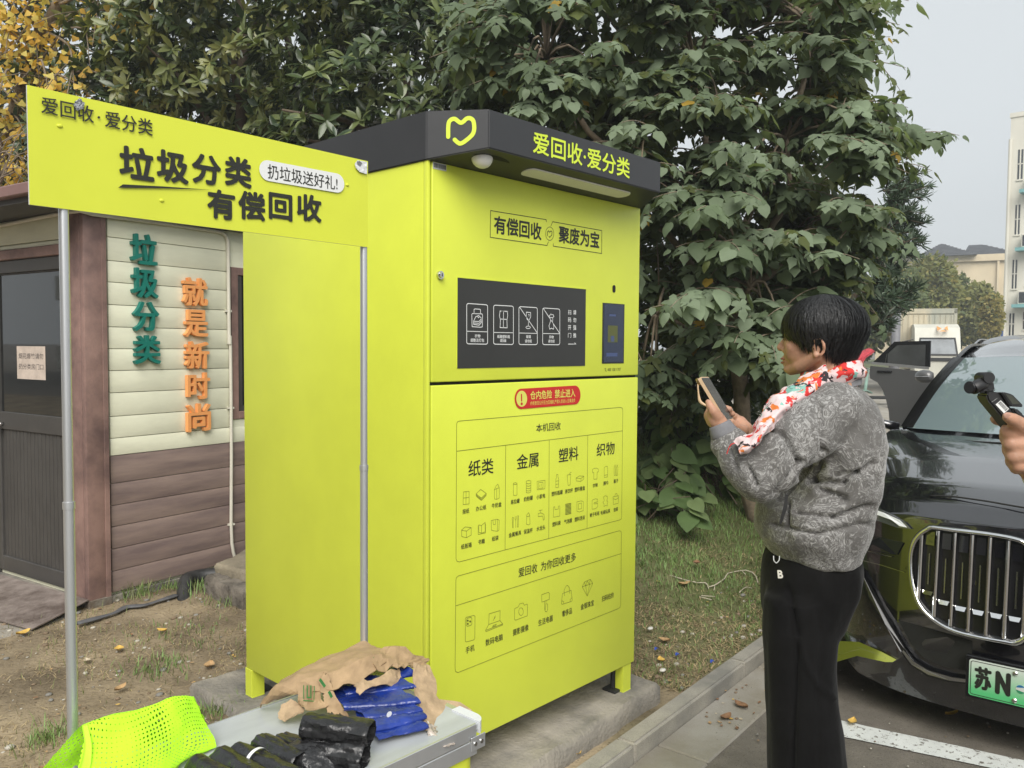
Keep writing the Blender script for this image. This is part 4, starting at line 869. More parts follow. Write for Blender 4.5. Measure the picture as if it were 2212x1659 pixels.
rows = [[K(1270, 330, -0.380), K(1390, 325, -0.390), K(1500, 315, -0.400), K(1555, 365, -0.410), K(1660, 385, -0.400)], [K(1290, 390, -0.420), K(1390, 370, -0.430), K(1490, 375, -0.430), K(1560, 400, -0.430), K(1650, 415, -0.420)], [K(1330, 480, -0.460), K(1400, 440, -0.460), K(1480, 440, -0.460), K(1550, 430, -0.450), K(1640, 440, -0.440)]]
v, f = patch(rows, 15, 7, .010, 24, .014, 12, .002); obj('carton_scrap', v, f, M_kraft, carton, False)
rows = [[K(1560, 415, -0.465), K(1600, 420, -0.465), K(1660, 435, -0.455)], [K(1565, 560, -0.515), K(1620, 540, -0.505), K(1705, 520, -0.495)], [K(1600, 690, -0.565), K(1670, 670, -0.555), K(1722, 645, -0.545)], [K(1625, 790, -0.605), K(1740, 740, -0.585), K(1870, 662, -0.565)], [K(1650, 850, -0.640), K(1780, 850, -0.625), K(1945, 735, -0.595)]]
v, f = patch(rows, 7, 13, .006, 22, .009, 15, .002); strip = obj('carton_strip', v, f, M_kin, carton, False)
rows = [[K(1650, 800, -0.625), K(1720, 820, -0.630), K(1800, 850, -0.634)], [K(1665, 880, -0.650), K(1740, 890, -0.660), K(1830, 890, -0.665)], [K(1700, 940, -0.670), K(1760, 965, -0.685), K(1840, 940, -0.690)]]
v, f = patch(rows, 24, 24, .006, 30, .006, 17, .0004, fold=1); obj('clear_tape', v, f, M_tape, carton, True)
# green marks printed on the card
def stamp(P, Y, wd, par):
    q = [K(x, y, Y) for x, y in P]; v, f = ribbon([(a[0], a[2]) for a in q], wd); mb.add([(a, Y, c) for a, c in v], f)
mb = MB()
stamp([(845, 560), (845, 650)], -.4235, .0022, 0); stamp([(915, 565), (912, 655)], -.4265, .0022, 0); stamp([(868, 560), (868, 640), (892, 640), (892, 560)], -.4255, .003, 0); stamp([(842, 660), (912, 664)], -.425, .002, 0)
mb.build('green_mark', M_gink, fl)
mb = MB(); stamp([(1320, 400), (1350, 395)], -.4275, .006, 0); stamp([(1304, 375), (1304, 440), (1340, 430)], -.4265, .0014, 0); mb.build('green_mark', M_gink, main)
mb = MB(); stamp([(950, 520), (985, 570)], -.4475, .006, 0); stamp([(1010, 600), (1030, 640)], -.4675, .006, 0); mb.build('green_mark', M_gink, carton)
# scrap of white paper lying on the slab
v, f = patch([[VZ((970, 1633), .141), VZ((985, 1634), .150), VZ((1005, 1632), .143)], [VZ((972, 1640), .141), VZ((988, 1636), .145), VZ((1006, 1637), .141)]], 16, 6, .003, 60, .004, 2, .0006)
tag(obj('paper_scrap', v, f, M_white, None, True), 'torn strip of white paper on the concrete slab beside the counter', 'paper scrap')
# ------------------------------------------------------------------ waste sorting hut (cream over brown boards)
HP = np.array([.077, 2.92, .0]); HE1 = np.array([.986, .168, 0.]); HE1 /= np.linalg.norm(HE1); HE2 = np.array([-HE1[1], HE1[0], 0.])
def HF(u, v, z): q = HP+HE1*u+HE2*v; return (q[0], q[1], z)
def hr(x, y, off=0.0): q = onpl(x, y, HP-HE2*off, HE2); return float((q-HP)@HE1), q[2]     # right wall -> (u,z)
def hl(x, y, off=0.0): q = onpl(x, y, HP-HE1*off, HE1); return float((q-HP)@HE2), q[2]     # left wall -> (v,z)
def H2(x, y): return x*.3333, 432+y*.3333
def H3(x, y): return x*.3333, 1106+y*.3333
def H6(x, y): return x*.1953, 351+y*.1953
M_cream = mat('cream_boards', (.72, .715, .56), .5, var=.07, vscale=3, bump=.06, bscale=80, stretch=(1, 1, 3))
M_brn = mat('brown_boards', (.200, .142, .134), .6, var=.24, vscale=2.6, bump=.12, bscale=60, stretch=(.5, .5, 4), col2=(.225, .165, .140))
M_post = mat('brown_post', (.180, .110, .100), .6, var=.28, vscale=3.2, bump=.15, bscale=50, col2=(.25, .155, .130))
M_door = mat('dark_bronze', (.060, .056, .052), .5, var=.12, vscale=5)
M_glass = bpy.data.materials.new('dark_glass'); M_glass.use_nodes = True
b = M_glass.node_tree.nodes['Principled BSDF']; b.inputs['Base Color'].default_value = (.014, .015, .015, 1); b.inputs['Roughness'].default_value = .03; b.inputs['Specular IOR Level'].default_value = .8; b.inputs['IOR'].default_value = 1.6
M_pvc = mat('pvc_conduit', (.62, .59, .50), .5, var=.06, vscale=6)
M_teal = mat('teal_letters', (.006, .175, .135), .5, var=.05); M_org = mat('orange_letters', (.84, .36, .12), .5, var=.05)
M_rust = mat('rusty_footing', (.17, .10, .055), .85, var=.5, vscale=9, bump=.6, bscale=50, col2=(.14, .13, .11))
hut = thing('sorting_hut', 'small cream and brown boarded hut with dark glass door and raised characters', 'building', HF(1.3, 1.2, .05))
HD, HW_, ZR = 2.3, 3.0, 2.62
mb = MB(); mb.box((.02, .02, .04), (HW_, HD, 2.3), HF); mb.build('inner_wall', M_cream, hut)
mb = MB(); mb.box((-.02, -.015, -.05), (HW_, HD, .10), HF); mb.build('footing', M_conc, hut)
zg = [hr(*H2(680, y))[1] for y in (100, 237, 390, 530, 677, 822, 965, 1108, 1253, 1407, 1550)]
zb_ = [hr(241, y)[1] for y in (985, 1045, 1092.6, 1138.8, 1187, 1235, 1281)]
RT = hl(*H6(0, 395), .34)[1]-.03
up = RT; tops = [up]+[zg[0]+.14]+zg
wu0 = hr(499, 700)[0]; wz1 = hr(501, 577)[1]; wz0 = hr(512, 905)[1]; WU1 = wu0+.95
def board(mb, u0, u1, z0, z1, y0=-.004): mb.rbox((u0, y0, z0+.002), (u1, .016, z1-.0015), .0022, 2, HF)
mb = MB()
zs_ = sorted(set([round(z, 4) for z in tops+[zb_[0]]]), reverse=True)
for z1, z0 in zip(zs_[:-1], zs_[1:]):
    if z0 > wz0-.04 and z1 < wz1+.04: board(mb, .13, wu0-.02, z0, z1); board(mb, WU1+.02, HW_, z0, z1)
    elif z0 < wz1 and z1 > wz1 or z0 < wz0 and z1 > wz0: board(mb, .13, wu0-.02, z0, z1); board(mb, WU1+.02, HW_, z0, z1)
    else: board(mb, .13, HW_, z0, z1)
autosmooth(mb.build('cream_cladding', M_cream, hut))
mb = MB()
zz = zb_
for z1, z0 in zip(zz[:-1], zz[1:]): board(mb, .13, HW_, z0, z1, -.002)
autosmooth(mb.build('brown_cladding', M_brn, hut))
# strips above and below the window
mb = MB()
mb.box((wu0-.02, -.003, wz1), (WU1+.02, .016, zs_[0]), HF); mb.build('window_infill', M_cream, hut); mb = MB(); mb.box((wu0-.02, -.003, zb_[0]), (WU1+.02, .016, wz0), HF); mb.build('window_infill', M_cream, hut)
mb = MB(); fw = .05
for a, c in (((wu0, -.012, wz0), (wu0+fw, .02, wz1)), ((WU1-fw, -.012, wz0), (WU1, .02, wz1)), ((wu0+fw, -.012, wz0), (WU1-fw, .02, wz0+fw)), ((wu0+fw, -.012, wz1-fw), (WU1-fw, .02, wz1))): mb.rbox(a, c, .003, 1, HF)
win = mb.build('window', M_post, hut)
mb = MB(); mb.box((wu0+fw, .004, wz0+fw), (WU1-fw, .010, wz1-fw), HF); mb.build('pane', M_glass, win)
mb = MB()
for a, c in (((wu0+fw, -.004, wz0+fw), (wu0+fw+.035, .003, wz1-fw)), ((wu0+fw+.035, -.004, wz0+fw), (WU1-fw, .003, wz0+fw+.035))): mb.rbox(a, c, .002, 1, HF)
mb.build('sash', M_door, win)
# corner post
pu = hr(*H2(672, 300))[0]; pz0 = hr(196, 1300)[1]; pv = .165
mb = MB(); mb.rbox((-.020, -.020, pz0-.03), (pu, .02, 2.36), .006, 2, HF); mb.rbox((-.0205, .020, pz0-.03), (.02, pv, 2.36), .004, 2, HF)
mb.rbox((pu-.028, -.024, pz0-.03), (pu+.0, -.0195, 2.36), .001, 1, HF)
autosmooth(mb.build('corner_post', M_post, hut))
mb = MB(); mb.rbox((-.024, -.026, -.03), (pu+.004, .02, pz0+.012), .004, 1, HF); mb.rbox((-.0245, .02, -.03), (.0, pv+.02, pz0+.012), .004, 1, HF); mb.build('post_footing', M_rust, hut)
# left wall: boards above the door, header, door
dz1 = hl(*H6(200, 960))[1]; dz_head = hl(*H6(330, 1055))[1]; dzb = hl(*H3(300, 460))[1]
pz_ = hl(*H6(300, 630))[1]
mb = MB(); z0 = dz1; top_ = RT; zl = [dz1, hl(*H6(300, 895))[1], hl(*H6(300, 640))[1], top_]
for z0, z1 in zip(zl[:-1], zl[1:]): mb.rbox((-.004, pv, z0+.003), (.016, HD, z1-.002), .0045, 2, HF)
autosmooth(mb.build('cream_cladding', M_cream, hut))
mb = MB(); mb.rbox((-.022, pv, dz1-.06), (.02, HD, dz1), .004, 1, HF); mb.build('door_header', M_post, hut)
# door (leaf hinged at the post side), v grows to the left
dv0, dv1 = pv+.015, pv+.015+.88; ztop = dz1-.062
frm = MB(); frm.rbox((-.006, dv0-.012, .06), (.03, dv0+.03, ztop), .003, 1, HF); frm.rbox((-.006, dv1-.03, .06), (.03, dv1+.03, ztop), .003, 1, HF); frm.rbox((-.006, dv0+.03, ztop-.075), (.03, dv1-.03, ztop), .003, 1, HF)
dfr = frm.build('door_frame', M_door, hut)
gz1 = hl(*H6(330, 1220))[1]; gz0 = hl(*H2(300, 1400))[1]; mz0 = hl(*H2(300, 1518))[1]; bz = hl(*H3(250, 345))[1]; lz0 = dzb
leaf = MB(); st_ = .055
for a, c in (((.0, dv0+.03, lz0), (.035, dv0+.03+st_, ztop-.078)), ((.0, dv1-.03-st_, lz0), (.035, dv1-.03, ztop-.078)), ((.0, dv0+.03+st_, gz1), (.035, dv1-.03-st_, ztop-.078)), ((.0, dv0+.03+st_, mz0), (.035, dv1-.03-st_, gz0)), ((.0, dv0+.03+st_, lz0), (.035, dv1-.03-st_, bz))): leaf.rbox(a, c, .003, 1, HF)
door = leaf.build('door', M_door, hut)
mb = MB(); mb.box((.014, dv0+.03+st_, gz0), (.020, dv1-.03-st_, gz1), HF); gl = mb.build('door_glass', M_glass, door)
mb = MB(); nrib = 34; wv = (dv1-.03-st_)-(dv0+.03+st_)
for i in range(nrib): v0 = dv0+.03+st_+wv*i/nrib; mb.rbox((.012+.0015*(i % 2), v0, bz), (.02, v0+wv/nrib-.002, mz0), .001, 1, HF)
mb.build('ribbed_panel', M_door, door)
kz = hl(*H2(20, 1450))[1]; kv = hl(*H2(22, 1450))[0]
mb = MB(); v, f = ellip((-.045, kv, kz), (.022, .026, .026), 20, 12); mb.add([HF(*q) for q in v], f); mb.tube([HF(0, kv, kz), HF(-.03, kv, kz)], .011, 12); mb.build('door_knob', M_steel, door, True)
# notice on the glass, hand written
M_paper = mat('stained_paper', (.56, .47, .40), .8, var=.16, vscale=9, bump=.2, bscale=60)
n0 = hl(*H2(297, 1168), -.013); n1 = hl(*H2(108, 947), -.013)
def NF(u, v, w_): return HF(.0128-w_, u, v)
mb = MB(); mb.add([NF(n0[0], n0[1], 0), NF(n1[0], n0[1], 0), NF(n1[0], n1[1], 0), NF(n0[0], n1[1], 0)], [(3, 2, 1, 0)]); note = mb.build('paper_notice', M_paper, door)
mb = MB(); W2 = n1[0]-n0[0]; Hh = n1[1]-n0[1]
for t, yy, ww in (('烟花爆竹请勿', .62, .86), ('扔分类房门口', .30, .86)):
    text(mb, t, n1[0]-W2*.07, n0[1]+Hh*yy, n1[0]-W2*.07-W2*ww, n0[1]+Hh*(yy+.17), lambda u, v, w_: NF(u, v, w_+.0006), .0)
mb.build('handwriting', mat('marker_ink', (.06, .05, .05), .7, var=.1), note)
# raised characters
def big(ch, box, m):
    x0, y0, x1, y1 = box; a = hr(*H2((x0+x1)/2, y1)); c = hr(*H2((x0+x1)/2, y0)); l = hr(*H2(x0, (y0+y1)/2)); r_ = hr(*H2(x1, (y0+y1)/2))
    mb = MB(); text(mb, ch, l[0], a[1], r_[0], c[1], lambda u, v, w_: HF(u, -.021-w_, v), .027, .028, .5)
    o = mb.build('wall_character', m, hut); return o
for ch, bx in (('垃', (832, 222, 998, 420)), ('圾', (837, 443, 1005, 636)), ('分', (846, 660, 1010, 851)), ('类', (852, 876, 1021, 1063))): big(ch, bx, M_teal)
for ch, bx in (('就', (1168, 505, 1326, 688)), ('是', (1178, 712, 1328, 888)), ('新', (1183, 916, 1336, 1094)), ('时', (1195, 1118, 1340, 1290)), ('尚', (1196, 1318, 1345, 1497))): big(ch, bx, M_org)
# conduit
def WR(x, y, o=.02): u, z = hr(x, y, o); return HF(u, -o, z)
def WL(x, y, o=.02): v, z = hl(x, y, o); return HF(-o, v, z)
mb = MB(); e = [WR(*H2(1400, 203)), WR(*H2(1440, 212)), WR(*H2(1466, 232)), WR(*H2(1478, 270))]
path = [WL(-60, 500, .03), WL(*H6(0, 702), .03), WL(*H6(300, 640), .03), WL(*H6(640, 572), .03), WL(*H6(760, 548), .03), HF(-.04, -.04, hr(174, 458)[1]+.0), WR(*H2(600, 92), .035), WR(*H2(800, 118), .03), WR(*H2(1100, 158))]+e+[WR(*H2(1482, 600)), WR(*H2(1486, 930))]
mb.tube(path, .0115, 12); mb.tube([WR(*H2(1488, 880)), WR(*H2(1489, 935))], .0145, 12)
mb.tube([WR(*H2(1494, 935)), WR(*H2(1498, 1300)), WR(*H2(1500, 1650)), WR(*H3(1498, 80)), WR(*H3(1503, 200)), WR(*H3(1512, 260)), WR(*H3(1524, 300))], .0105, 12)
for px_ in (H2(1476, 720), H2(1492, 1348), H3(1496, 80)):
    q = WR(*px_, .012); mb.box((q[0]-.02, q[1]-.012, q[2]-.006), (q[0]+.022, q[1]+.012, q[2]+.006))
autosmooth(mb.build('conduit', M_pvc, hut), 50)
# roof slab with deep brown fascia and overhang
fz1 = hl(*H6(0, 265), .34)[1]; fz0 = hl(*H6(0, 395), .34)[1]
M_fas = mat('brown_fascia', (.225, .130, .118), .55, var=.10, vscale=3)
mb = MB(); mb.rbox((-.34, -.14, fz0), (HW_+.2, HD+.2, fz1), .006, 1, HF); mb.build('roof', M_fas, hut)
mb = MB(); mb.box((-.30, -.10, fz0-.03), (HW_+.16, HD+.16, fz0-.001), HF); mb.build('soffit', M_door, hut)
# rusty checker-plate ramp at the door
M_ramp = mat('rusty_checker_plate', (.20, .150, .125), .6, metal=.25, var=.35, vscale=5, bump=.25, bscale=60, col2=(.27, .225, .20))
q = {k_: v_ for k_, v_ in dict(a=onz(*H3(575, 575), .115), b=onz(*H3(205, 765), .075), c=onz(*H3(-420, 600), .075), d=onz(*H3(-50, 395), .115)).items()}
rows = [[q['d'], q['a']], [q['c'], q['b']]]
v, f = patch(rows, 60, 60, .003, 2, 0, 1, .006); rp_ = obj('door_ramp', v, f, M_ramp, None, True)
mb = MB(); ramp = thing('door_ramp', 'rusty patterned steel ramp plate in front of the hut door', 'ramp', (q['a']+q['b']+q['c']+q['d'])/4)
bpy.data.objects.remove(rp_); o = obj('plate', v, f, M_ramp, ramp, True); autosmooth(o, 40)
for i in range(17):
    for j in range(19):
        s, t = (i+.5+(.5 if j % 2 else 0))/17.5, (j+.5)/19; p = (q['d']*(1-s)+q['a']*s)*(1-t)+(q['c']*(1-s)+q['b']*s)*t+np.array((0, 0, .0035))
        a = HE1 if (i+j) % 2 else HE2; bb = HE2 if (i+j) % 2 else -HE1
        mb.add([p-a*.017, p+bb*.005+np.array((0, 0, .003)), p+a*.017, p-bb*.005+np.array((0, 0, .003))], [(0, 3, 2, 1)])
mb.build('tread_pattern', M_ramp, ramp)
# apron of concrete under the ramp, on the far left
tag(slab(*onz(-400, 1500, .06)[:2], *onz(*H3(130, 800), .06)[:2], *onz(*H3(560, 640), .06)[:2], *onz(-350, 1300, .06)[:2], .0, .068).build('concrete_apron', M_conc), kind='structure')
# flat black hose and stone steps beside the hut
M_hose = mat('grey_black_hose', (.10, .10, .105), .6, var=.3, vscale=12)
ps = [onz(*H3(x, y), .078) for x, y in ((500, 722), (620, 690), (740, 655), (820, 615), (930, 605), (1030, 575), (1140, 540))]
mb = MB(); mb.tube([p-np.array((0, 0, .0)) for p in resample(ps, 30)], [.020+.012*math.sin(i*.5)*.4 for i in range(30)], 10, True, .35); tag(mb.build('flat_hose', M_hose, None, True), 'flattened grey black hose lying on the soil along the hut', 'hose')
ps = [onz(*H3(x, y), .12) for x, y in ((1178, 560), (1185, 500), (1205, 450), (1250, 425), (1310, 412), (1395, 405), (1460, 402))]; ps[0][2] = -.05; ps[1][2] = .03
mb = MB(); mb.tube(resample(ps, 24), .042, 14); tag(mb.build('drain_pipe', mat('black_plastic_pipe', (.03, .03, .03), .5, var=.4, vscale=14), None, True), 'thick black plastic drain pipe curving out at the foot of the hut wall', 'pipe')
M_step = mat('step_stone', (.25, .215, .155), .9, var=.3, vscale=5, bump=.6, bscale=50)
s0 = onz(*H3(1392, 340), .21); s1 = onz(*H3(1588, 395), .21)
st = slab(s0[0], s0[1]-.0, s1[0]+.02, s1[1]-.02, s1[0]+.6, s1[1]+.25, s0[0]+.35, s0[1]+.22, .15, .215).build('stone_step', M_step); autosmooth(st, 50)
tag(st, 'flat stone step slab beside the hut wall, laid over rough blocks', 'step')
M_bk = mat('rough_block', (.16, .14, .115), .95, var=.45, vscale=9, bump=.9, bscale=40)
for i, (x, y, w_, h_, d_, lb) in enumerate(((1420, 470, .10, .10, .16, 'rough grey block under the left end of the stone step'), (1500, 500, .13, .09, .16, 'rough grey block under the middle of the stone step'), (1600, 530, .14, .10, .16, 'rough grey block under the step, half hidden by the machine'))):
    p = onz(*H3(x, y), .12); m2 = slab(p[0]-w_/2, p[1]-d_/2, p[0]+w_/2, p[1]-d_/2+.02, p[0]+w_/2, p[1]+d_/2, p[0]-w_/2, p[1]+d_/2, .05, .05+h_+.02, .03)
    o = m2.build('stone_block', M_bk); autosmooth(o, 50); tag(o, lb, 'stone block', 'blocks holding up the stone step')
# ------------------------------------------------------------------ trees
rng = np.random.default_rng(5)
def leafset(name, tv, tf, mats, pos, fr, scl, par, mi=None, smooth=True):
    "instances of one leaf template as a single crown mesh"
    tv = np.array(tv, float); n = len(pos); k = len(tv)
    V = (np.einsum('nij,kj->nki', fr, tv)*scl[:, None, None]+pos[:, None, :]).reshape(-1, 3)
    lp = np.concatenate([np.array(f) for f in tf]); ln = np.array([len(f) for f in tf]); nl = len(lp)
    L = (lp[None, :]+k*np.arange(n)[:, None]).ravel(); tot = np.tile(ln, n); st = np.concatenate([[0], np.cumsum(tot)[:-1]])
    me = bpy.data.meshes.new(name); me.vertices.add(len(V)); me.vertices.foreach_set('co', V.astype(np.float32).ravel())
    me.loops.add(len(L)); me.loops.foreach_set('vertex_index', L.astype(np.int32)); me.polygons.add(len(tot))
    me.polygons.foreach_set('loop_start', st.astype(np.int32)); me.polygons.foreach_set('loop_total', tot.astype(np.int32))
    for m in mats: me.materials.append(m)
    if mi is None: mi = rng.integers(0, len(mats), n)
    me.polygons.foreach_set('material_index', np.repeat(mi, len(tf)).astype(np.int32))
    if smooth: me.polygons.foreach_set('use_smooth', np.ones(len(tot), bool))
    me.update(calc_edges=True); o = bpy.data.objects.new(name, me); COL.objects.link(o); return adopt(o, par)
def frames(d, nrm):
    "columns: x=side, y=along leaf, z=normal"
    y = d/(np.linalg.norm(d, axis=1, keepdims=True)+1e-9); x = np.cross(y, nrm); x /= np.linalg.norm(x, axis=1, keepdims=True)+1e-9; z = np.cross(x, y)
    return np.stack([x, y, z], 2)
def leafmat(name, col, rough=.45, spec=.4, tr=.25, var=.25, vs=3, coat=0):
    m = mat(name, col, rough, var=var, vscale=vs, spec=spec, coat=coat); n = m.node_tree; b = n.nodes['Principled BSDF']
    t = n.nodes.new('ShaderNodeBsdfTranslucent'); t.inputs[0].default_value = (min(1, col[0]*1.7), min(1, col[1]*1.7), col[2]*.8, 1)
    ms = n.nodes.new('ShaderNodeMixShader'); ms.inputs[0].default_value = tr; n.links.new(b.outputs[0], ms.inputs[1]); n.links.new(t.outputs[0], ms.inputs[2]); n.links.new(ms.outputs[0], n.nodes['Material Output'].inputs[0]); return m
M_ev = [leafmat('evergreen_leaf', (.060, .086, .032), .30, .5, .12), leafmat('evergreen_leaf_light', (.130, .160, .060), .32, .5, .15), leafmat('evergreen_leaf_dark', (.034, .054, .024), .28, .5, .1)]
M_ey = [leafmat('young_evergreen_leaf', (.215, .225, .075), .34, .45, .2), leafmat('young_evergreen_leaf_pale', (.160, .185, .066), .34, .45, .2), M_ev[0]]
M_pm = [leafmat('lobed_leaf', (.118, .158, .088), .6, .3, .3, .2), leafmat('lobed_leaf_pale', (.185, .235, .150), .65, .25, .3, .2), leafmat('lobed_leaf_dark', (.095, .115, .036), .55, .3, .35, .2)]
M_py = leafmat('yellow_leaf', (.38, .25, .040), .6, .3, .4, .25)
M_gk = [leafmat('ginkgo_leaf', (.66, .46, .10), .6, .3, .35, .2), leafmat('ginkgo_leaf_deep', (.58, .36, .06), .6, .3, .35, .2), leafmat('ginkgo_leaf_green', (.60, .50, .13), .6, .3, .35, .2)]
M_bark = mat('bark', (.115, .088, .060), .9, var=.35, vscale=9, bump=.9, bscale=30, stretch=(1, 1, .3))
M_bark2 = mat('pale_bark', (.21, .165, .115), .85, var=.3, vscale=12, bump=.6, bscale=40)
# lanceolate leaf: length 1, folded on the midrib, tip drooping
def lance(w=.16, droop=.18, fold=.05):
    ys = [0, .18, .42, .68, .88, 1.0]; ws = [.02, .6, 1.0, .85, .45, .0]; V = []; F = []
    for y, q in zip(ys, ws): z = -droop*y*y; V += [(-w*q, y, z+fold*q), (0, y, z), (w*q, y, z+fold*q)]
    for i in range(5): a = 3*i; F += [(a, a+1, a+4, a+3), (a+1, a+2, a+5, a+4)]
    return V, F
# lobed leaf: heart base, three to five pointed lobes
def lobed(five=True, droop=.35):
    O = [(0, 0), (.18, -.13), (.40, -.12), (.50, .05), (.33, .19), (.57, .28), (.72, .45), (.46, .45), (.22, .42), (.25, .54), (.33, .68), (.16, .85), (0, 1.07)] if five else [(0, 0), (.18, -.12), (.38, -.08), (.48, .12), (.46, .32), (.40, .50), (.30, .66), (.15, .84), (0, 1.0)]
    n = len(O); V = []; F = []
    def zf(x, y): return -droop*(max(0, y)**2)*.75-.30*x*x+.02*math.sin(9*x+7*y)
    mid = [0, .12, .28, .45, .62, .8]
    for x, y in O: V.append((x, y, zf(x, y)))
    for x, y in O[1:-1]: V.append((-x, y, zf(-x, y)))
    c = len(V)
    for y in mid[1:]: V.append((0, y, zf(0, y)-.012))
    def near(y): return 0 if y < .06 else c+min(range(5), key=lambda i: abs(mid[i+1]-y))
    for side in (0, 1):
        idx = list(range(n)) if side == 0 else [0]+[n-1+i for i in range(1, n-1)]+[n-1]
        prev = None
        for a, b_ in zip(idx[:-1], idx[1:]):
            ya = V[a][1]; yb = V[b_][1]; m0 = near(max(0, ya*.85)); m1 = near(max(0, yb*.85))
            f = [a, b_, m1] if m0 == m1 else [a, b_, m1, m0]
            f2 = []
            for q in f:
                if q not in f2: f2.append(q)
            if len(f2) >= 3: F.append(tuple(f2 if side == 0 else reversed(f2)))
    return V, F
def fan():
    V = [(0, 0, 0)]+[(.55*math.sin(R(a))*1.1, .35+.62*math.cos(R(a*.8))*(.93 if a == 0 else 1), .05*math.cos(R(a*3))) for a in (-62, -40, -18, 0, 18, 40, 62)]
    return V, [(0, i+1, i) for i in range(1, 7)]
def limb(mb, p0, p1, r0, r1, bend=.1, n=8, seed=0):
    p0, p1 = np.array(p0, float), np.array(p1, float); L = np.linalg.norm(p1-p0); pts = []
    for i in range(n+1):
        t = i/n; q = p0*(1-t)+p1*t+L*bend*np.array((nz(t*2, seed, 1), nz(t*2, seed, 5), .6*math.sin(math.pi*t)*.5))*math.sin(math.pi*min(1, t*1.0)); pts.append(q)
    mb.tube(pts, [r0+(r1-r0)*i/n for i in range(n+1)], 8); return pts
def unit(v): return v/(np.linalg.norm(v, axis=-1, keepdims=True)+1e-9)
def crown_points(c, rad, n, shell=.55):
    d = unit(rng.normal(size=(n, 3))); r = shell+(1-shell)*rng.random(n)**.6
    lump = np.array([.82+.36*(.5+.5*fbm(*(x*2.2), 1.0, 3)) for x in d])
    return c+d*rad*(r*lump)[:, None], d
def evergreen(name, label, base, c, rad, n, mats, leaf=.105, group=None, inner=.35):
    t = thing(name, label, 'tree', base, group)
    mb = MB(); base = np.array(base); c = np.array(c); rad = np.array(rad)
    tp = limb(mb, base-np.array((0, 0, .1)), c+np.array((0, 0, rad[2]*.3)), .085, .03, .06, 10, c[0])
    for i in range(9):
        q = tp[3+i % 6]; d = unit(rng.normal(size=3)*np.array((1, 1, .4))+np.array((0, 0, .5))); limb(mb, q, q+d*rad*.85, .035, .008, .15, 7, i)
    mb.build('trunk', M_bark, t, True)
    P, D = crown_points(c, rad, n, .45)
    # drop most clusters on the far side
    keep = ((P-c)@np.array((FWD[0], FWD[1], 0)) < rad[0]*.55)
    P, D = P[keep], D[keep]; n = len(P); k = 8
    ax = unit(D*np.array((1, 1, .6))+np.array((0, 0, .45))+rng.normal(size=(n, 3))*.3)           # twig direction
    s1 = unit(np.cross(ax, np.array((.3, .2, 1.0)))); s2 = np.cross(ax, s1)
    ph = rng.random(n)[:, None]*6.28+np.arange(k)[None, :]*2.4+rng.normal(size=(n, k))*.2
    op = .55+.55*rng.random((n, k))+np.linspace(-.2, .35, k)[None, :]
    d = np.cos(op)[..., None]*ax[:, None]+np.sin(op)[..., None]*(np.cos(ph)[..., None]*s1[:, None]+np.sin(ph)[..., None]*s2[:, None])
    d = unit(d-np.array((0, 0, .25))); nr = unit(ax[:, None]-d*np.sum(ax[:, None]*d, -1, keepdims=True)+np.array((0, 0, .3))+rng.normal(size=d.shape)*.15)
    pos = P[:, None]+ax[:, None]*(np.linspace(-.05, .03, k)[None, :, None])*leaf*5*.4+0*d
    sc_ = leaf*(.7+.55*rng.random((n, k)))
    cl = rng.integers(0, len(mats), n)[:, None]; mi = np.where(rng.random((n, k)) < .75, cl, rng.integers(0, len(mats), (n, k)))
    V, F = lance(.17)
    leafset('crown', V, F, mats, pos.reshape(-1, 3), frames(d.reshape(-1, 3), nr.reshape(-1, 3)), sc_.ravel(), t, mi.ravel())
    return t
def at(x, y, t): return dep(x, y, t)
G1 = 'broadleaf evergreen trees behind the machine'
def ev(label, x, y, t, rad, n, mats, leaf=.115):
    c = at(x, y, t); evergreen('evergreen_tree', label, (c[0], c[1], soil(c[0], c[1])), c, rad, n, mats, leaf, G1)
ev('dark evergreen tree rising right above the yellow machine roof', 880, 300, 6.6, (1.35, 1.35, 1.75), 1700, M_ev)
ev('evergreen with pale yellow-green young leaves, left of the machine roof', 520, 40, 7.2, (1.3, 1.3, 1.4), 1300, M_ey)
ev('dense evergreen tree between the ginkgo and the yellow machine, behind the header sign', 400, 330, 8.2, (1.6, 1.3, 1.5), 1500, M_ev)
ev('dark evergreen crown beside the lobed leaves, at the top edge', 1200, 60, 7.4, (1.5, 1.3, 1.7), 1500, M_ev)
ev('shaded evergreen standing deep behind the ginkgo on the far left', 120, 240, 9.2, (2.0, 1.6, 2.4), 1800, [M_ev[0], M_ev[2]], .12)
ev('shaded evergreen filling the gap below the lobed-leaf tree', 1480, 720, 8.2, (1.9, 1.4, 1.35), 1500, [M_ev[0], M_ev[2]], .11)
ev('tall evergreen farthest back, showing between the other crowns', 760, -60, 10.0, (2.8, 1.6, 2.6), 2200, [M_ev[0], M_ev[2], M_ev[1]], .13)
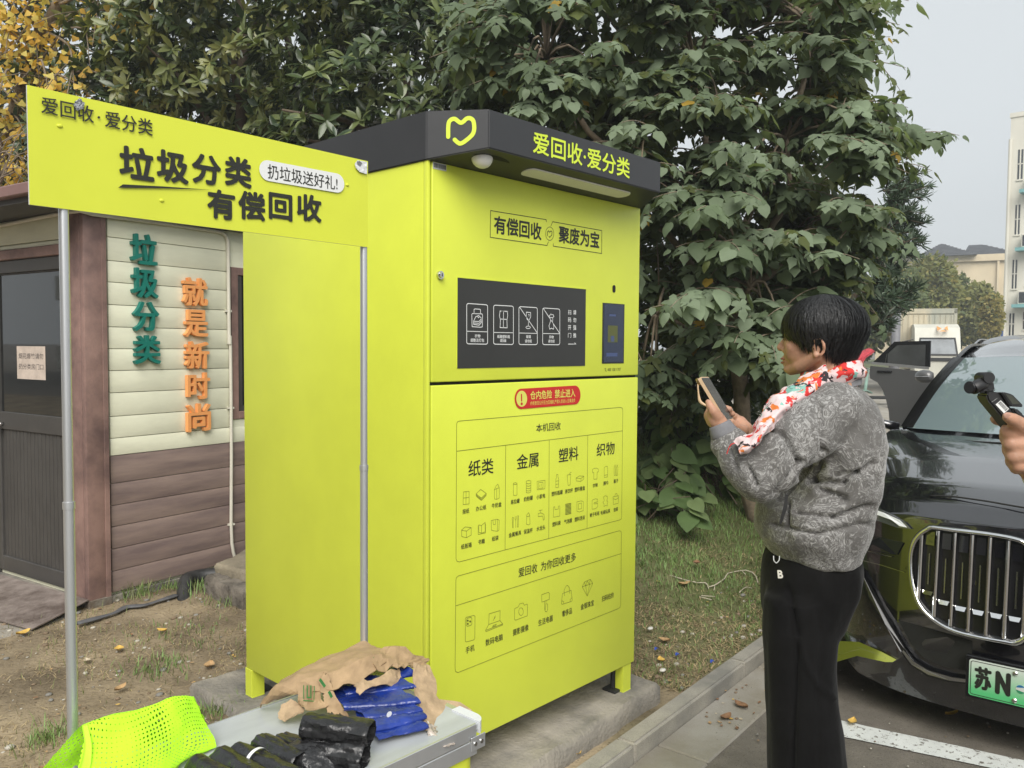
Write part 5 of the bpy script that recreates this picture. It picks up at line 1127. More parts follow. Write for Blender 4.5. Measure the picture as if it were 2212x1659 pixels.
# ---- lobed-leaf tree (paper mulberry) right of the machine
def mulberry(label, base, sprays, fork, leaf=.132):
    t = thing('lobed_leaf_tree', label, 'tree', base)
    mb = MB(); base = np.array(base); tr = limb(mb, base-np.array((0, 0, .15)), fork, .075, .05, .05, 8, 3)
    hubs = []
    for i, h in enumerate(HUBS): pts = limb(mb, tr[-1-(i % 3)], h, .034, .014, .12, 9, i*2.3); hubs.append(pts[-1])
    hubs = np.array(hubs); pos = []; dirs = []; nrm = []; scl = []; mi = []
    for (p, d, L, tone) in sprays:
        p = np.array(p); d = unit(np.array(d)); h = hubs[np.argmin(np.linalg.norm(hubs-p, axis=1))]
        n = 7; q0 = p-d*L*.3; pts = []
        for i in range(n+1):
            s = i/n; pts.append(q0+d*L*s+np.array((0, 0, -.42*L*s*s+.06*L*s)))
        mb.tube(pts, [.006*(1-.7*i/n) for i in range(n+1)], 5)
        if np.linalg.norm(h-q0) < .9 and rng.random() < .16: mb.tube([h*(1-s)+q0*s+np.array((0, 0, .12*math.sin(3.14*s))) for s in (0, .25, .5, .75, 1)], [.011, .010, .008, .007, .006], 5)
        side = unit(np.cross(d, (0, 0, 1)))
        for i in range(1, n+1):
            for sg in ((-1, 1) if i < n else (0,)):
                if rng.random() < .12: continue
                td = unit(pts[i]-pts[i-1]); ld = unit(td*(.55 if sg else 1)+side*sg*(.8+.3*rng.random())+np.array((0, 0, -.35-.75*rng.random()))+rng.normal(size=3)*.16)
                pet = .035+.05*rng.random(); st_ = pts[i]+ld*pet*.9+np.array((0, 0, .02))
                pos.append(st_); dirs.append(ld); nrm.append(unit(np.array((0, 0, 1.0))+np.array((-FWD[0], -FWD[1], 0))*.35+d*.25+rng.normal(size=3)*.22)); scl.append(leaf*(.45+.75*rng.random())*(1.0 if i < n-1 else .7))
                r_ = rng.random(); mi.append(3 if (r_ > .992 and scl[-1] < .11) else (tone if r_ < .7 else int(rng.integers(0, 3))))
    mb.build('trunk', M_bark2, t, True)
    pos = np.array(pos); dirs = np.array(dirs); nrm = np.array(nrm); scl = np.array(scl); mi = np.array(mi)
    fr = frames(dirs, nrm); cls = rng.choice(6, len(pos), p=(.2, .22, .2, .13, .13, .12))
    for q in range(6):
        Vq, Fq = lobed(q < 3, (.18, .42, .72, .25, .5, .75)[q]); Vq = np.array(Vq); Vq[:, 2] -= (.25, .5, .9, .4, .6, .9)[q]*Vq[:, 0]**2*(.6+.4*np.sign(Vq[:, 0])*(1 if q % 2 else -1)); Vq[:, 2] += .035*np.sin(11*Vq[:, 1]+q)*np.abs(Vq[:, 0]); Vq[:, 0] *= (1, .86, .95, 1, .85, .8)[q]
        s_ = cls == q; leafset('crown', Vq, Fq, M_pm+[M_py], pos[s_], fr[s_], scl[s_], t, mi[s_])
    return t
trk = at(1650, 900, 6.0); trk = np.array((trk[0], trk[1], soil(trk[0], trk[1])))
HUBS = [at(1350, 420, 5.4), at(1500, 150, 5.5), at(1700, 300, 5.4), at(1820, 520, 5.4), at(1620, 620, 5.1), at(1420, 680, 5.2), at(1180, 130, 5.6), at(1760, 60, 5.7)]
spr = []; FH0 = np.array((FWD[0], FWD[1], 0)); RH0 = np.array((RIGHT[0], RIGHT[1], 0))
cM = at(1570, 360, 5.6)
def inside(x, y):
    # outline of the crown as the photograph shows it
    if y < 300: xr = 1880+110*y/300
    elif y < 400: xr = 2005
    elif y < 560: xr = 1900
    elif y < 620: xr = 1880
    elif y < 720: xr = 1870-.8*(y-620)
    else: xr = 1780-.9*(y-720)
    xl = 1000+.55*abs(y-130) if y < 430 else 1385
    if 215 < y < 560: xl = max(xl, 1070+1.5*(y-215)) if y < 420 else 1385
    return xl < x < xr
cnt = 0
while cnt < 150:
    x = 990+1030*rng.random(); y = -200+1080*rng.random()
    if not inside(x, y): continue
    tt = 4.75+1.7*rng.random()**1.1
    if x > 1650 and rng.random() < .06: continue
    p = at(x-45*(x > 1860), y-25, tt); cnt += 1; lat = (x-1560)/450; n_s = int(rng.integers(4, 8)); tone = 1 if (tt < 5.3 and rng.random() < .75) else (0 if tt < 5.8 else 2); a0 = rng.random()*6.28  # near sprays pale, inner ones olive: light and shade put into leaf tone
    for q in range(n_s):
        a = a0+6.28*q/n_s+rng.normal()*.25; d = RH0*(math.cos(a)*.8+lat*.45)-FH0*(math.sin(a)*.6+(.45 if tt < 5.6 else .1))+np.array((0, 0, .22+.2*rng.random()))
        spr.append((p+rng.normal(size=3)*.05, d, .30+.30*rng.random(), tone))
for q in range(300):
    x = 1180+690*rng.random(); y = -180+1060*rng.random()
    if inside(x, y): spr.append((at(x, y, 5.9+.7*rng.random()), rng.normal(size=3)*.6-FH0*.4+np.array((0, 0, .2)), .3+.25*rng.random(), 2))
mulberry('large tree with big drooping lobed leaves, right of the yellow machine', trk, spr, at(1560, 640, 5.7))
# ---- ginkgo on the left
def ginkgo():
    base = at(-60, 760, 7.6); base = np.array((base[0], base[1], .05)); t = thing('ginkgo_tree', 'ginkgo with golden yellow fan leaves at the upper left', 'tree', base)
    mb = MB(); ax = [base, at(-30, 480, 7.6), at(5, 320, 7.5), at(50, 190, 7.4), at(100, 60, 7.3), at(160, -60, 7.2), at(220, -200, 7.1)]
    mb.tube(resample(ax, 24), [.11-.0033*i for i in range(24)], 10)
    tips = []
    BR = [((40, 210, 7.4), (190, 150, 6.9), (270, 215, 6.8)), ((60, 170, 7.4), (150, 60, 7.0), (255, 90, 6.9)), ((30, 240, 7.5), (120, 160, 7.0), (205, 215, 6.9)), ((100, 60, 7.3), (190, 20, 7.0), (330, 40, 6.9)), ((10, 310, 7.5), (70, 270, 7.1), (170, 275, 7.0)), ((5, 320, 7.5), (-40, 230, 7.1), (-80, 200, 7.0)), ((80, 110, 7.3), (20, 60, 7.0), (-40, 90, 7.0)), ((120, 20, 7.3), (60, -30, 7.0), (20, 20, 6.9)), ((20, 290, 7.5), (40, 340, 7.1), (20, 385, 7.0)), ((50, 190, 7.4), (15, 150, 7.0), (-10, 240, 6.9)), ((100, 70, 7.3), (150, 100, 6.9), (160, 190, 6.8)), ((130, 10, 7.2), (210, -20, 6.9), (200, 100, 6.8)), ((-10, 420, 7.5), (20, 400, 7.2), (50, 375, 7.0)), ((0, 330, 7.5), (30, 250, 7.1), (60, 300, 7.0)), ((60, 160, 7.4), (90, 130, 7.0), (110, 230, 6.9)), ((30, 230, 7.4), (-10, 120, 7.1), (-30, 40, 7.0)), ((90, 90, 7.3), (60, 10, 7.0), (110, -40, 6.9)), ((70, 150, 7.4), (40, 90, 7.0), (70, 40, 6.9)), ((70, 150, 7.4), (0, 20, 7.1), (-40, -30, 7.0)), ((0, 330, 7.5), (-20, 330, 7.2), (-10, 400, 7.0))]
    pos = []; dr = []; nr = []; sc_ = []
    for i, (a, b_, c) in enumerate(BR):
        P = resample([at(*a), at(*b_), at(*c)], 16); mb.tube(P, [.018-.0010*k for k in range(16)], 6)
        for j in range(3, 16):
            m_ = int(5*(1 if c[0] < 150 else .35))+1
            for _ in range(m_):
                q = P[j]+rng.normal(size=3)*np.array((.10, .10, .09)); pos.append(q); d = unit(rng.normal(size=3)*.6+np.array((0, 0, -.7))); dr.append(d); nr.append(unit(rng.normal(size=3)*.6-np.array((FWD[0], FWD[1], -.5)))); sc_.append(.062*(.7+.5*rng.random()))
        for k in range(3):
            j = int(rng.integers(5, 15)); d = rng.normal(size=3)*.22+np.array((0, 0, -.22)); mb.tube([P[j], P[j]+d*.6, P[j]+d*1.1+np.array((0, 0, -.06))], [.006, .004, .002], 5)
    mb.build('trunk', M_bark2, t, True); V, F = fan()
    leafset('crown', V, F, M_gk, np.array(pos), frames(np.array(dr), np.array(nr)), np.array(sc_), t)
ginkgo()
# ---- bare shrub twigs left of the sign
mb = MB(); b0 = at(10, 470, 6.6)
for i in range(26):
    e = at(rng.uniform(-30, 75), rng.uniform(255, 400), 6.2+rng.random()*.5); s = at(rng.uniform(-40, 10), rng.uniform(330, 420), 6.5); pts = [s*(1-q)+e*q+np.array((0, 0, .08*math.sin(3.1*q)))+rng.normal(size=3)*.012 for q in np.linspace(0, 1, 6)]; mb.tube(pts, [.008-.0013*k for k in range(6)], 5)
tag(mb.build('bare_shrub', M_bark2, None, True), 'bare pale twigs of a shrub above the hut roof', 'shrub')
# ---- yew-like conifer (long narrow needles)
M_nd = [leafmat('needle', (.075, .110, .065), .4, .4, .1), leafmat('needle_dark', (.050, .078, .048), .4, .4, .1)]
def conifer(label, base, twigs, trunkpts):
    t = thing('podocarp_tree', label, 'tree', base); mb = MB(); mb.tube(resample(trunkpts, 14), [.07-.004*i for i in range(14)], 8)
    pos = []; dr = []; nr = []; sc_ = []
    for a, b_ in twigs:
        n = 14
        for i in range(n+1):
            s = i/n; p = a*(1-s)+b_*s+np.array((0, 0, .04*math.sin(3.1*s)));
            for k in range(5):
                d = unit(unit(b_-a)*.7+rng.normal(size=3)*.55+np.array((0, 0, .15))); pos.append(p); dr.append(d); nr.append(unit(rng.normal(size=3))); sc_.append(.10*(.6+.6*rng.random()))
        mb.tube([a, (a+b_)/2+np.array((0, 0, .04)), b_], [.012, .008, .003], 5)
    mb.build('trunk', M_bark, t, True); V, F = lance(.07, .1, .01)
    leafset('crown', V, F, M_nd, np.array(pos), frames(np.array(dr), np.array(nr)), np.array(sc_), t)
tb = at(1800, 760, 8.4); tb = np.array((tb[0], tb[1], soil(tb[0], tb[1]))); tw = []
for i in range(95):
    yy = rng.uniform(400, 720); xr = 1945+ (70 if yy < 560 else 10)*rng.random(); x0 = 1890+30*rng.random()+(560-min(560, yy))*.12; a = at(x0, yy+10, 8.2+rng.normal()*.2); b_ = at(min(2028, x0+rng.uniform(10, 85)) if yy < 560 else x0+rng.uniform(-60, 60), yy-rng.uniform(-10, 45), 8.1+rng.normal()*.25); tw.append((a, b_))
for (x0, y0, x1, y1) in ((1890, 655, 1925, 650), (1910, 655, 1950, 645), (1930, 650, 1975, 628), (1950, 640, 1985, 622), (1900, 650, 1945, 662), (1860, 630, 1910, 655)): tw.append((at(x0, y0, 7.6), at(x1, y1, 7.5)))
conifer('narrow-leaved conifer just right of the lobed-leaf tree', tb, tw, [tb, at(1850, 620, 8.3), at(1910, 520, 8.2), at(1960, 420, 8.2)])
# ---- broad-leaved seedlings under the tree
def seedling(label, x, y, t, n, leaf, h):
    c = at(x, y, t); base = np.array((c[0], c[1], soil(c[0], c[1]))); th = thing('seedling_plant', label, 'plant', base, 'young leafy plants at the edge of the grass')
    mb = MB(); pos = []; dr = []; nr = []; sc_ = []
    for i in range(n):
        e = base+np.array((rng.normal()*.17, rng.normal()*.15, h*(.25+.85*rng.random()))); mb.tube([base+rng.normal(size=3)*np.array((.12, .12, 0)), (base+e)/2+np.array((0, 0, .05)), e], [.005, .004, .003], 5)
        for k in range(int(rng.integers(3, 6))):
            a = rng.random()*6.28; d = unit(np.array((math.cos(a), math.sin(a), -.35-.4*rng.random()))-np.array((FWD[0], FWD[1], 0))*.3); pos.append(e+d*.04+np.array((0, 0, -.028*k))); dr.append(d); nr.append(unit(np.array((0, 0, 1))-np.array((FWD[0], FWD[1], 0))*.5+rng.normal(size=3)*.2)); sc_.append(leaf*(.55+.7*rng.random()))
    mb.build('stem', M_bark, th, True); V, F = lobed(False, .25)
    leafset('foliage', V, F, M_seed, np.array(pos), frames(np.array(dr), np.array(nr)), np.array(sc_), th)
M_seed = [leafmat('seedling_leaf', (.105, .165, .060), .5, .35, .25), leafmat('seedling_leaf_light', (.170, .230, .095), .5, .35, .25)]
seedling('low leafy plant touching the right side of the machine', 1395, 1000, 5.7, 16, .13, .34)
seedling('leafy plant left of the phone, with the largest pale leaves', 1455, 975, 6.0, 22, .14, .42)
seedling('leafy plant behind the hands and phone', 1530, 975, 6.3, 20, .14, .42)
seedling('leafy plant farthest right, half behind the grey jacket', 1600, 980, 6.6, 14, .14, .40)
seedling('dark leafy plant at the back, over the others', 1480, 900, 6.8, 18, .14, .5)
# ------------------------------------------------------------------ vehicles (car frame: a behind the nose, b towards the kerb, z up)
S0, N0 = .765, -1.19
def CF(a, b, z, s0=S0, n0=N0): return kc(s0+a, n0+b, z)
def interp(x, xs, ys): return float(np.interp(x, xs, ys))
def plan(b): return interp(abs(b), [0, .15, .3, .4, .5, .58, .65, .7, .75, .79, .82, .85, .88, .91, .94], [0, .003, .014, .028, .050, .080, .120, .155, .200, .255, .315, .385, .465, .55, .65])
def lean(z): return .10*max(0, z-.45)+.06*max(0, .32-z)+ .9*max(0, z-.80)**1.7
def surf(b, z): return plan(b)+lean(z)
def car_ab(P): d = np.array(P[:2])-KO; return float(d@KD-S0), float(d@KN-N0), float(P[2])
def on_front(x, y):
    a = .1
    for _ in range(25):
        o = KO+KD*(S0+a); q = onpl(x, y, (o[0], o[1], 0), (KD[0], KD[1], 0)); _a, b, z = car_ab(q); a = .5*a+.5*surf(b, min(z, .86))
    return b, z
def FS(b, z, d=0.0, a=None): return CF((surf(b, z) if a is None else a)-d, b, z)
M_cpaint = mat('black_car_paint', (.006, .006, .008), .16, var=0, spec=.55, coat=1.0)
for _m in (M_cpaint,):
    _m.node_tree.nodes['Principled BSDF'].inputs['Coat IOR'].default_value = 1.8
M_trim = mat('gloss_black_trim', (.008, .008, .009), .22, var=0, spec=.5)
M_chr = mat('bright_chrome', (.74, .74, .73), .09, metal=1, var=.02)
M_sat = mat('satin_chrome', (.46, .46, .47), .25, metal=1, var=.02)
M_wind = mat('windscreen_glass', (.17, .225, .235), .03, var=0, spec=1.0, coat=1)
M_wind.node_tree.nodes['Principled BSDF'].inputs['Coat IOR'].default_value = 2.3
M_sideg = mat('tinted_glass', (.012, .014, .015), .03, var=0, spec=.8)
M_tyre = mat('tyre_rubber', (.016, .016, .016), .8, var=.2, bump=.3)
def ring_pts(half): return [(b, z) for b, z in half]+[(-b, z) for b, z in reversed(half[1:-1])]
def car(name, label, group, paint, s0, n0, hk=1.0, wk=1.0, open_door=False, L=5.05):
    "saloon / suv: body shell, greenhouse, wheels, mirrors"
    def P(a, b, z): return CF(a, b*wk, z*hk if z > .35 else z, s0, n0)
    t = thing(name, label, 'car', P(L/2, 0, 0), group)
    secs = [(.0, [(0, .13), (.70, .13), (.85, .19), (.905, .35), (.905, .60), (.885, .74), (.82, .825), (.5, .862), (0, .872)]),
            (.08, [(0, .13), (.74, .13), (.89, .19), (.935, .35), (.94, .62), (.925, .77), (.845, .875), (.5, .918), (0, .928)]),
            (.28, [(0, .14), (.76, .14), (.92, .19), (.95, .35), (.955, .64), (.94, .80), (.862, .932), (.5, .972), (0, .982)]),
            (.70, [(0, .15), (.76, .15), (.93, .19), (.955, .35), (.965, .68), (.95, .86), (.880, 1.000), (.5, 1.035), (0, 1.048)]),
            (1.10, [(0, .16), (.76, .16), (.93, .20), (.955, .35), (.965, .72), (.95, .92), (.892, 1.050), (.5, 1.082), (0, 1.096)]),
            (1.42, [(0, .16), (.76, .16), (.93, .20), (.955, .35), (.965, .74), (.95, .96), (.895, 1.085), (.5, 1.105), (0, 1.112)]),
            (2.6, [(0, .16), (.76, .16), (.94, .20), (.965, .35), (.975, .76), (.955, 1.00), (.885, 1.10), (.5, 1.11), (0, 1.11)]),
            (3.9, [(0, .16), (.76, .16), (.94, .20), (.965, .35), (.975, .78), (.955, 1.02), (.88, 1.10), (.5, 1.12), (0, 1.12)]),
            (L-.45, [(0, .18), (.74, .18), (.92, .24), (.95, .40), (.955, .78), (.93, .98), (.82, 1.07), (.5, 1.10), (0, 1.11)]),
            (L, [(0, .25), (.66, .25), (.84, .30), (.88, .45), (.88, .76), (.84, .92), (.72, 1.0), (.4, 1.03), (0, 1.04)])]
    rings = []; fine = []
    for i in range(len(secs)-1):
        m = 6 if i < 5 else 5
        for k in range(m):
            u = k/m; us = u
            fine.append((secs[i][0]*(1-u)+secs[i+1][0]*u, [(p[0]*(1-us)+q[0]*us, p[1]*(1-us)+q[1]*us) for p, q in zip(secs[i][1], secs[i+1][1])]))
    fine.append(secs[-1])
    def dens(h):
        out = []
        for i in range(len(h)-1):
            for k in range(3): u = k/3; out.append((h[i][0]*(1-u)+h[i+1][0]*u, h[i][1]*(1-u)+h[i+1][1]*u))
        return out+[h[-1]]
    fine = [(a, dens(h)) for a, h in fine]
    wa = [(.98, .345), (L-1.02, .345)]
    def place(a, b, z):
        ae = a+plan(b)*max(0, 1-a/1.1)**1.3+(lean(z) if a < .001 else lean(z)*max(0, 1-a/.35)**2)
        return ae
    for a, h in fine: rings.append([(place(a, b, z), b, z) for b, z in ring_pts(h)])
    mb = MB(); R3 = [[P(*q) for q in rg] for rg in rings]; mb.loft(R3, cap=False)
    hf = fine[0][1]; nb = 22; G = []
    for b, z in hf[3:]:      # fascia rows
        G.append([(surf(b*(2*j/nb-1), z), b*(2*j/nb-1), z) for j in range(nb+1)])
    G = [[(surf(hf[3][0]*(2*j/nb-1), .13)+.02, hf[3][0]*(2*j/nb-1), .131) for j in range(nb+1)]]+G[:-1]
    b0 = len(mb.v); mb.v += [P(*q) for r_ in G for q in r_]; W_ = nb+1
    fs = [(b0+i*W_+j, b0+i*W_+j+1, b0+(i+1)*W_+j+1, b0+(i+1)*W_+j) for i in range(len(G)-1) for j in range(nb)]; mb.f += fs; mb.mi += [0]*len(fs)
    tail = R3[-1]; b0 = len(mb.v); c = P(L+.03, 0, .65); mb.v += tail+[c]; k = len(tail); mb.f += [(b0+i, b0+(i+1) % k, b0+k) for i in range(k)]; mb.mi += [0]*k
    bm = bmesh.new()
    for v in mb.v: bm.verts.new(v)
    bm.verts.ensure_lookup_table()
    for f in mb.f:
        try: bm.faces.new([bm.verts[i] for i in dict.fromkeys(f)])
        except ValueError: pass
    bmesh.ops.remove_doubles(bm, verts=bm.verts[:], dist=.002); bmesh.ops.recalc_face_normals(bm, faces=bm.faces[:])
    body = from_bm('body', bm, paint, t); autosmooth(body, 38)
    # wheel arches and wheels
    for a, r_ in wa:
        for sg in (1, -1):
            mb = MB(); mb.tube([P(a, sg*.80, r_/hk if hk > 1 else r_), P(a, sg*.978, r_)], .385, 28); arch = mb.build('wheel_arch', M_trim, t); autosmooth(arch)
            mb = MB(); prof = [(.70, .20), (.70, .33), (.76, .352), (.94, .352), (.975, .33), (.985, .25), (.97, .235)]; rg = []
            for bb, rr in prof: rg.append([CF(a+rr*math.cos(2*math.pi*k/32), sg*(bb+.005)*wk, .352+rr*math.sin(2*math.pi*k/32), s0, n0) for k in range(32)])
            mb.loft(rg, cap=True); wh = mb.build('wheel', M_tyre, t); autosmooth(wh)
            mb = MB(); 
            for k in range(10):
                th = 2*math.pi*k/10; q = lambda r0, off: CF(a+r0*math.cos(th+off), sg*.988*wk, .352+r0*math.sin(th+off), s0, n0); q2 = lambda r0, off: CF(a+r0*math.cos(th+off), sg*.962*wk, .352+r0*math.sin(th+off), s0, n0)
                mb.add([q(.03, -.5), q(.03, .5), q(.235, .1), q(.235, -.1), q2(.03, -.5), q2(.03, .5), q2(.235, .1), q2(.235, -.1)], [(0, 1, 2, 3), (0, 4, 5, 1), (1, 5, 6, 2), (2, 6, 7, 3), (3, 7, 4, 0)])
            mb.build('rim', M_sat, wh)
    # greenhouse
    def roofz(a): return interp(a, [1.95, 2.2, 2.6, 3.1, 3.6, 4.05], [1.505, 1.572, 1.630, 1.630, 1.57, 1.45])
    ws_n, ws_m = 10, 16; rows = []
    for i in range(ws_n+1):
        u = i/ws_n; row = []
        for j in range(ws_m+1):
            v = 2*j/ws_m-1; bl = .815*v; bt = .665*v; al = 1.24+.19*v*v; at_ = 1.90+.10*v*v; zl = 1.113-.012*v*v; zt = 1.512-.022*v*v
            row.append((al*(1-u)+at_*u-.03*math.sin(math.pi*u), bl*(1-u)+bt*u, zl*(1-u)+zt*u+.02*math.sin(math.pi*u)))
        rows.append(row)
    mb = MB(); W_ = ws_m+1; mb.add([P(*q) for r_ in rows for q in r_], [(i*W_+j, (i+1)*W_+j, (i+1)*W_+j+1, i*W_+j+1) for i in range(ws_n) for j in range(ws_m)]); o = mb.build('windscreen', M_wind, t, True)
    for sg in (0, ws_m):      # black border along the pillars
        mb = MB()
        q = [rows[i][sg] for i in range(ws_n+1)]; s_ = 1 if sg else -1
        mb.add([P(a_-.012, b_-s_*(.035 if True else 0), z_+.004) for a_, b_, z_ in q]+[P(a_-.004, b_+s_*.03, z_+.006) for a_, b_, z_ in q]+[P(a_+.10, b_+s_*.055, z_-.01) for a_, b_, z_ in q], [(i, i+1, ws_n+1+i+1, ws_n+1+i) for i in range(ws_n)]+[(ws_n+1+i, ws_n+2+i, 2*(ws_n+1)+i+1, 2*(ws_n+1)+i) for i in range(ws_n)])
        mb.build('pillar', M_trim, t, True)
    mb = MB(); nr_ = 14; rr = []
    for i in range(nr_+1):
        a = 1.90+(4.05-1.90)*i/nr_; z = roofz(max(a, 1.95)) if i else 1.512; row = []
        for j in range(ws_m+1):
            v = 2*j/ws_m-1; row.append((a+(.10*v*v)*(1-i/nr_), .675*v, z-(.022+.012*min(1, i/3))*v**2-.040*abs(v)**8*(1 if i else .2)))
        rr.append(row)
    mb.add([P(*q) for r_ in rr for q in r_], [(i*W_+j, (i+1)*W_+j, (i+1)*W_+j+1, i*W_+j+1) for i in range(nr_) for j in range(ws_m)]); mb.build('roof', paint, t, True)
    for sg in (1, -1):
        bot = [(1.52, .845, 1.09), (2.0, .875, 1.09), (2.6, .875, 1.10), (3.3, .872, 1.10), (3.9, .86, 1.10), (4.5, .80, 1.09)]; topp = [(2.04, .69, 1.462), (2.25, .685, 1.515), (2.6, .685, 1.565), (3.3, .68, 1.56), (3.8, .675, 1.48), (4.05, .672, 1.40)]
        mb = MB(); A_ = resample([(q[0], sg*q[1], q[2]) for q in bot], 18); B_ = resample([(q[0], sg*q[1], q[2]) for q in topp], 18)
        mb.add([P(*q) for q in A_]+[P(*q) for q in B_], [(i, i+1, 19+i, 18+i) for i in range(17)]); mb.build('side_window', M_sideg, t, True)
        mb = MB(); mb.tube([P(q[0], q[1]+sg*.004, q[2]+.004) for q in A_], .010, 6); mb.tube([P(q[0]+0, q[1]+sg*.006, q[2]+.004) for q in B_], .012, 6); mb.build('window_trim', M_sat if hk > 1 else M_trim, t, True)
    A_ = resample([(4.05, v*.672, 1.415) for v in (-1, 0, 1)], 8); B_ = resample([(4.55, v*.79, 1.10) for v in (-1, 0, 1)], 8)
    mb = MB(); mb.add([P(*q) for q in A_]+[P(*q) for q in B_], [(i, i+1, 9+i, 8+i) for i in range(7)]); mb.build('rear_window', M_sideg, t, True)
    # mirrors
    for sg in (1, -1):
        c = (1.56, 1.10*sg, 1.15); pr_ = []
        for i, (bo, r1_, r2_, ao) in enumerate(((-.10, .010, .012, .0), (-.095, .045, .050, .0), (-.05, .070, .075, .0), (.02, .075, .080, .01), (.07, .065, .066, .02), (.10, .040, .040, .03), (.108, .010, .012, .03))):
            pr_.append([P(c[0]+ao+r1_*math.cos(2*math.pi*k/18), c[1]+sg*bo, c[2]+r2_*math.sin(2*math.pi*k/18)*(1 if math.sin(2*math.pi*k/18) > 0 else .85)) for k in range(18)])
        mb = MB(); mb.loft(pr_); mb.tube([P(1.60, sg*.90, 1.085), P(1.57, sg*.97, 1.105), P(1.56, sg*1.05, 1.12)], [.03, .024, .022], 10); mi_ = mb.build('side_mirror', paint, t, True)
        mb = MB(); mb.tube([P(1.485, sg*1.02, 1.155), P(1.48, sg*1.10, 1.155), P(1.50, sg*1.19, 1.155)], .005, 6); mb.build('mirror_light', M_sat, mi_)
    return t, body, P
blackcar, cbody, CP = car('black_saloon_car', 'glossy black saloon car with large twin chrome grille and green plate', 'parked cars along the kerb', M_cpaint, S0, N0)
# shut line round the bonnet
def hoodz(a, b): return None
def onbody(x, y, it=30):
    "pixel -> point on the bonnet, by marching the bonnet height"
    d = ray(x, y); best = None
    for k in range(400):
        p = CAM+d*(2.2+k*.012); a, b, z = car_ab(p)
        zb = interp(a-plan(b)*max(0, 1-a/1.1), [0, .08, .28, .7, 1.1, 1.42], [.872, .928, .982, 1.048, 1.096, 1.112])-.055*(min(abs(b), .85)/.85)**2
        if z < zb: return np.array((a, b, zb))
    return np.array((a, b, z))
def shut(pts, name, w_=.005, m=None):
    q = [onbody(*p) for p in pts]; q = resample(q, 30); mb = MB(); mb.tube([CF(a-.002, b, z+.001) for a, b, z in q], w_, 6); return mb.build(name, m or M_gap, cbody, True)
shut([(2009, 1071), (2060, 1075), (2130, 1084), (2212, 1097), (2300, 1110)], 'bonnet_shut_line', .0035)
shut([(1949, 921), (1975, 935), (2014, 947), (2100, 954), (2212, 960), (2330, 962)], 'bonnet_shut_line', .0035)
# plate
M_plate = bpy.data.materials.new('green_plate'); M_plate.use_nodes = True
n = M_plate.node_tree; b = n.nodes['Principled BSDF']; tc = n.nodes.new('ShaderNodeTexCoord'); sp = n.nodes.new('ShaderNodeSeparateXYZ'); n.links.new(tc.outputs['Object'], sp.inputs[0])
cr = n.nodes.new('ShaderNodeValToRGB'); mr = n.nodes.new('ShaderNodeMapRange'); mr.inputs[1].default_value = .225; mr.inputs[2].default_value = .365; n.links.new(sp.outputs[2], mr.inputs[0]); n.links.new(mr.outputs[0], cr.inputs[0])
cr.color_ramp.elements[0].color = (.10, .52, .20, 1); cr.color_ramp.elements[0].position = .12; cr.color_ramp.elements[1].color = (.62, .68, .62, 1); cr.color_ramp.elements[1].position = .95
n.links.new(cr.outputs[0], b.inputs['Base Color']); b.inputs['Roughness'].default_value = .4
pz0, pz1 = .222, .362; PA = -.028
def PF(u, v, w_): return CF(PA-w_, .243-u, pz0+v)
mb = MB(); mb.rbox((-.012, -.012, -.024), (.492, .152, -.001), .003, 1, PF); holder = mb.build('plate_holder', M_trim, blackcar)
mb = MB(); mb.prism(rrect(0, 0, .48, .14, .010, 4), -.001, .0014, PF); plate = mb.build('licence_plate', M_plate, blackcar)
mb = MB(); v_, f_ = ribbon(rrect(.006, .006, .474, .134, .008, 4), .0026, True); mb.add([PF(u, v, .002) for u, v in v_], f_); mb.build('plate_border', M_ink, plate)
mb = MB(); text(mb, '苏', .019, .030, .076, .118, lambda u, v, w_: PF(u, v, .0024+w_), .045); text(mb, 'N', .088, .028, .138, .116, lambda u, v, w_: PF(u, v, .0024+w_), .07); mb.build('plate_lettering', M_ink, plate)
mb = MB(); mb.prism(oval(.170, .066, .0155, .0155, 24), .001, .0024, PF); stk = mb.build('round_sticker', mat('sticker_white', (.62, .64, .6), .4, var=0), plate)
mb = MB(); mb.add([PF(.170+.0145*math.cos(R(a)), .067+.0145*math.sin(R(a)), .0027) for a in range(30, 171, 10)], [tuple(range(15))]); mb.build('sticker_blue', mat('sticker_blue', (.02, .16, .35), .4, var=0), stk)
mb = MB(); mb.add([PF(.170+.0145*math.cos(R(a)), .064+.0145*math.sin(R(a)), .0027) for a in range(190, 331, 10)], [tuple(range(15))]); mb.build('sticker_green', mat('sticker_green', (.03, .25, .12), .4, var=0), stk)
for (u, v) in ((.152, .121), (.152, .019), (.328, .121), (.328, .019)):
    mb = MB(); mb.tube([PF(u, v, 0), PF(u, v, .006)], .0085, 16); mb.tube([PF(u, v, .006), PF(u, v, .009)], [.0085, .005], 16); autosmooth(mb.build('plate_screw', M_chr, plate), 40)
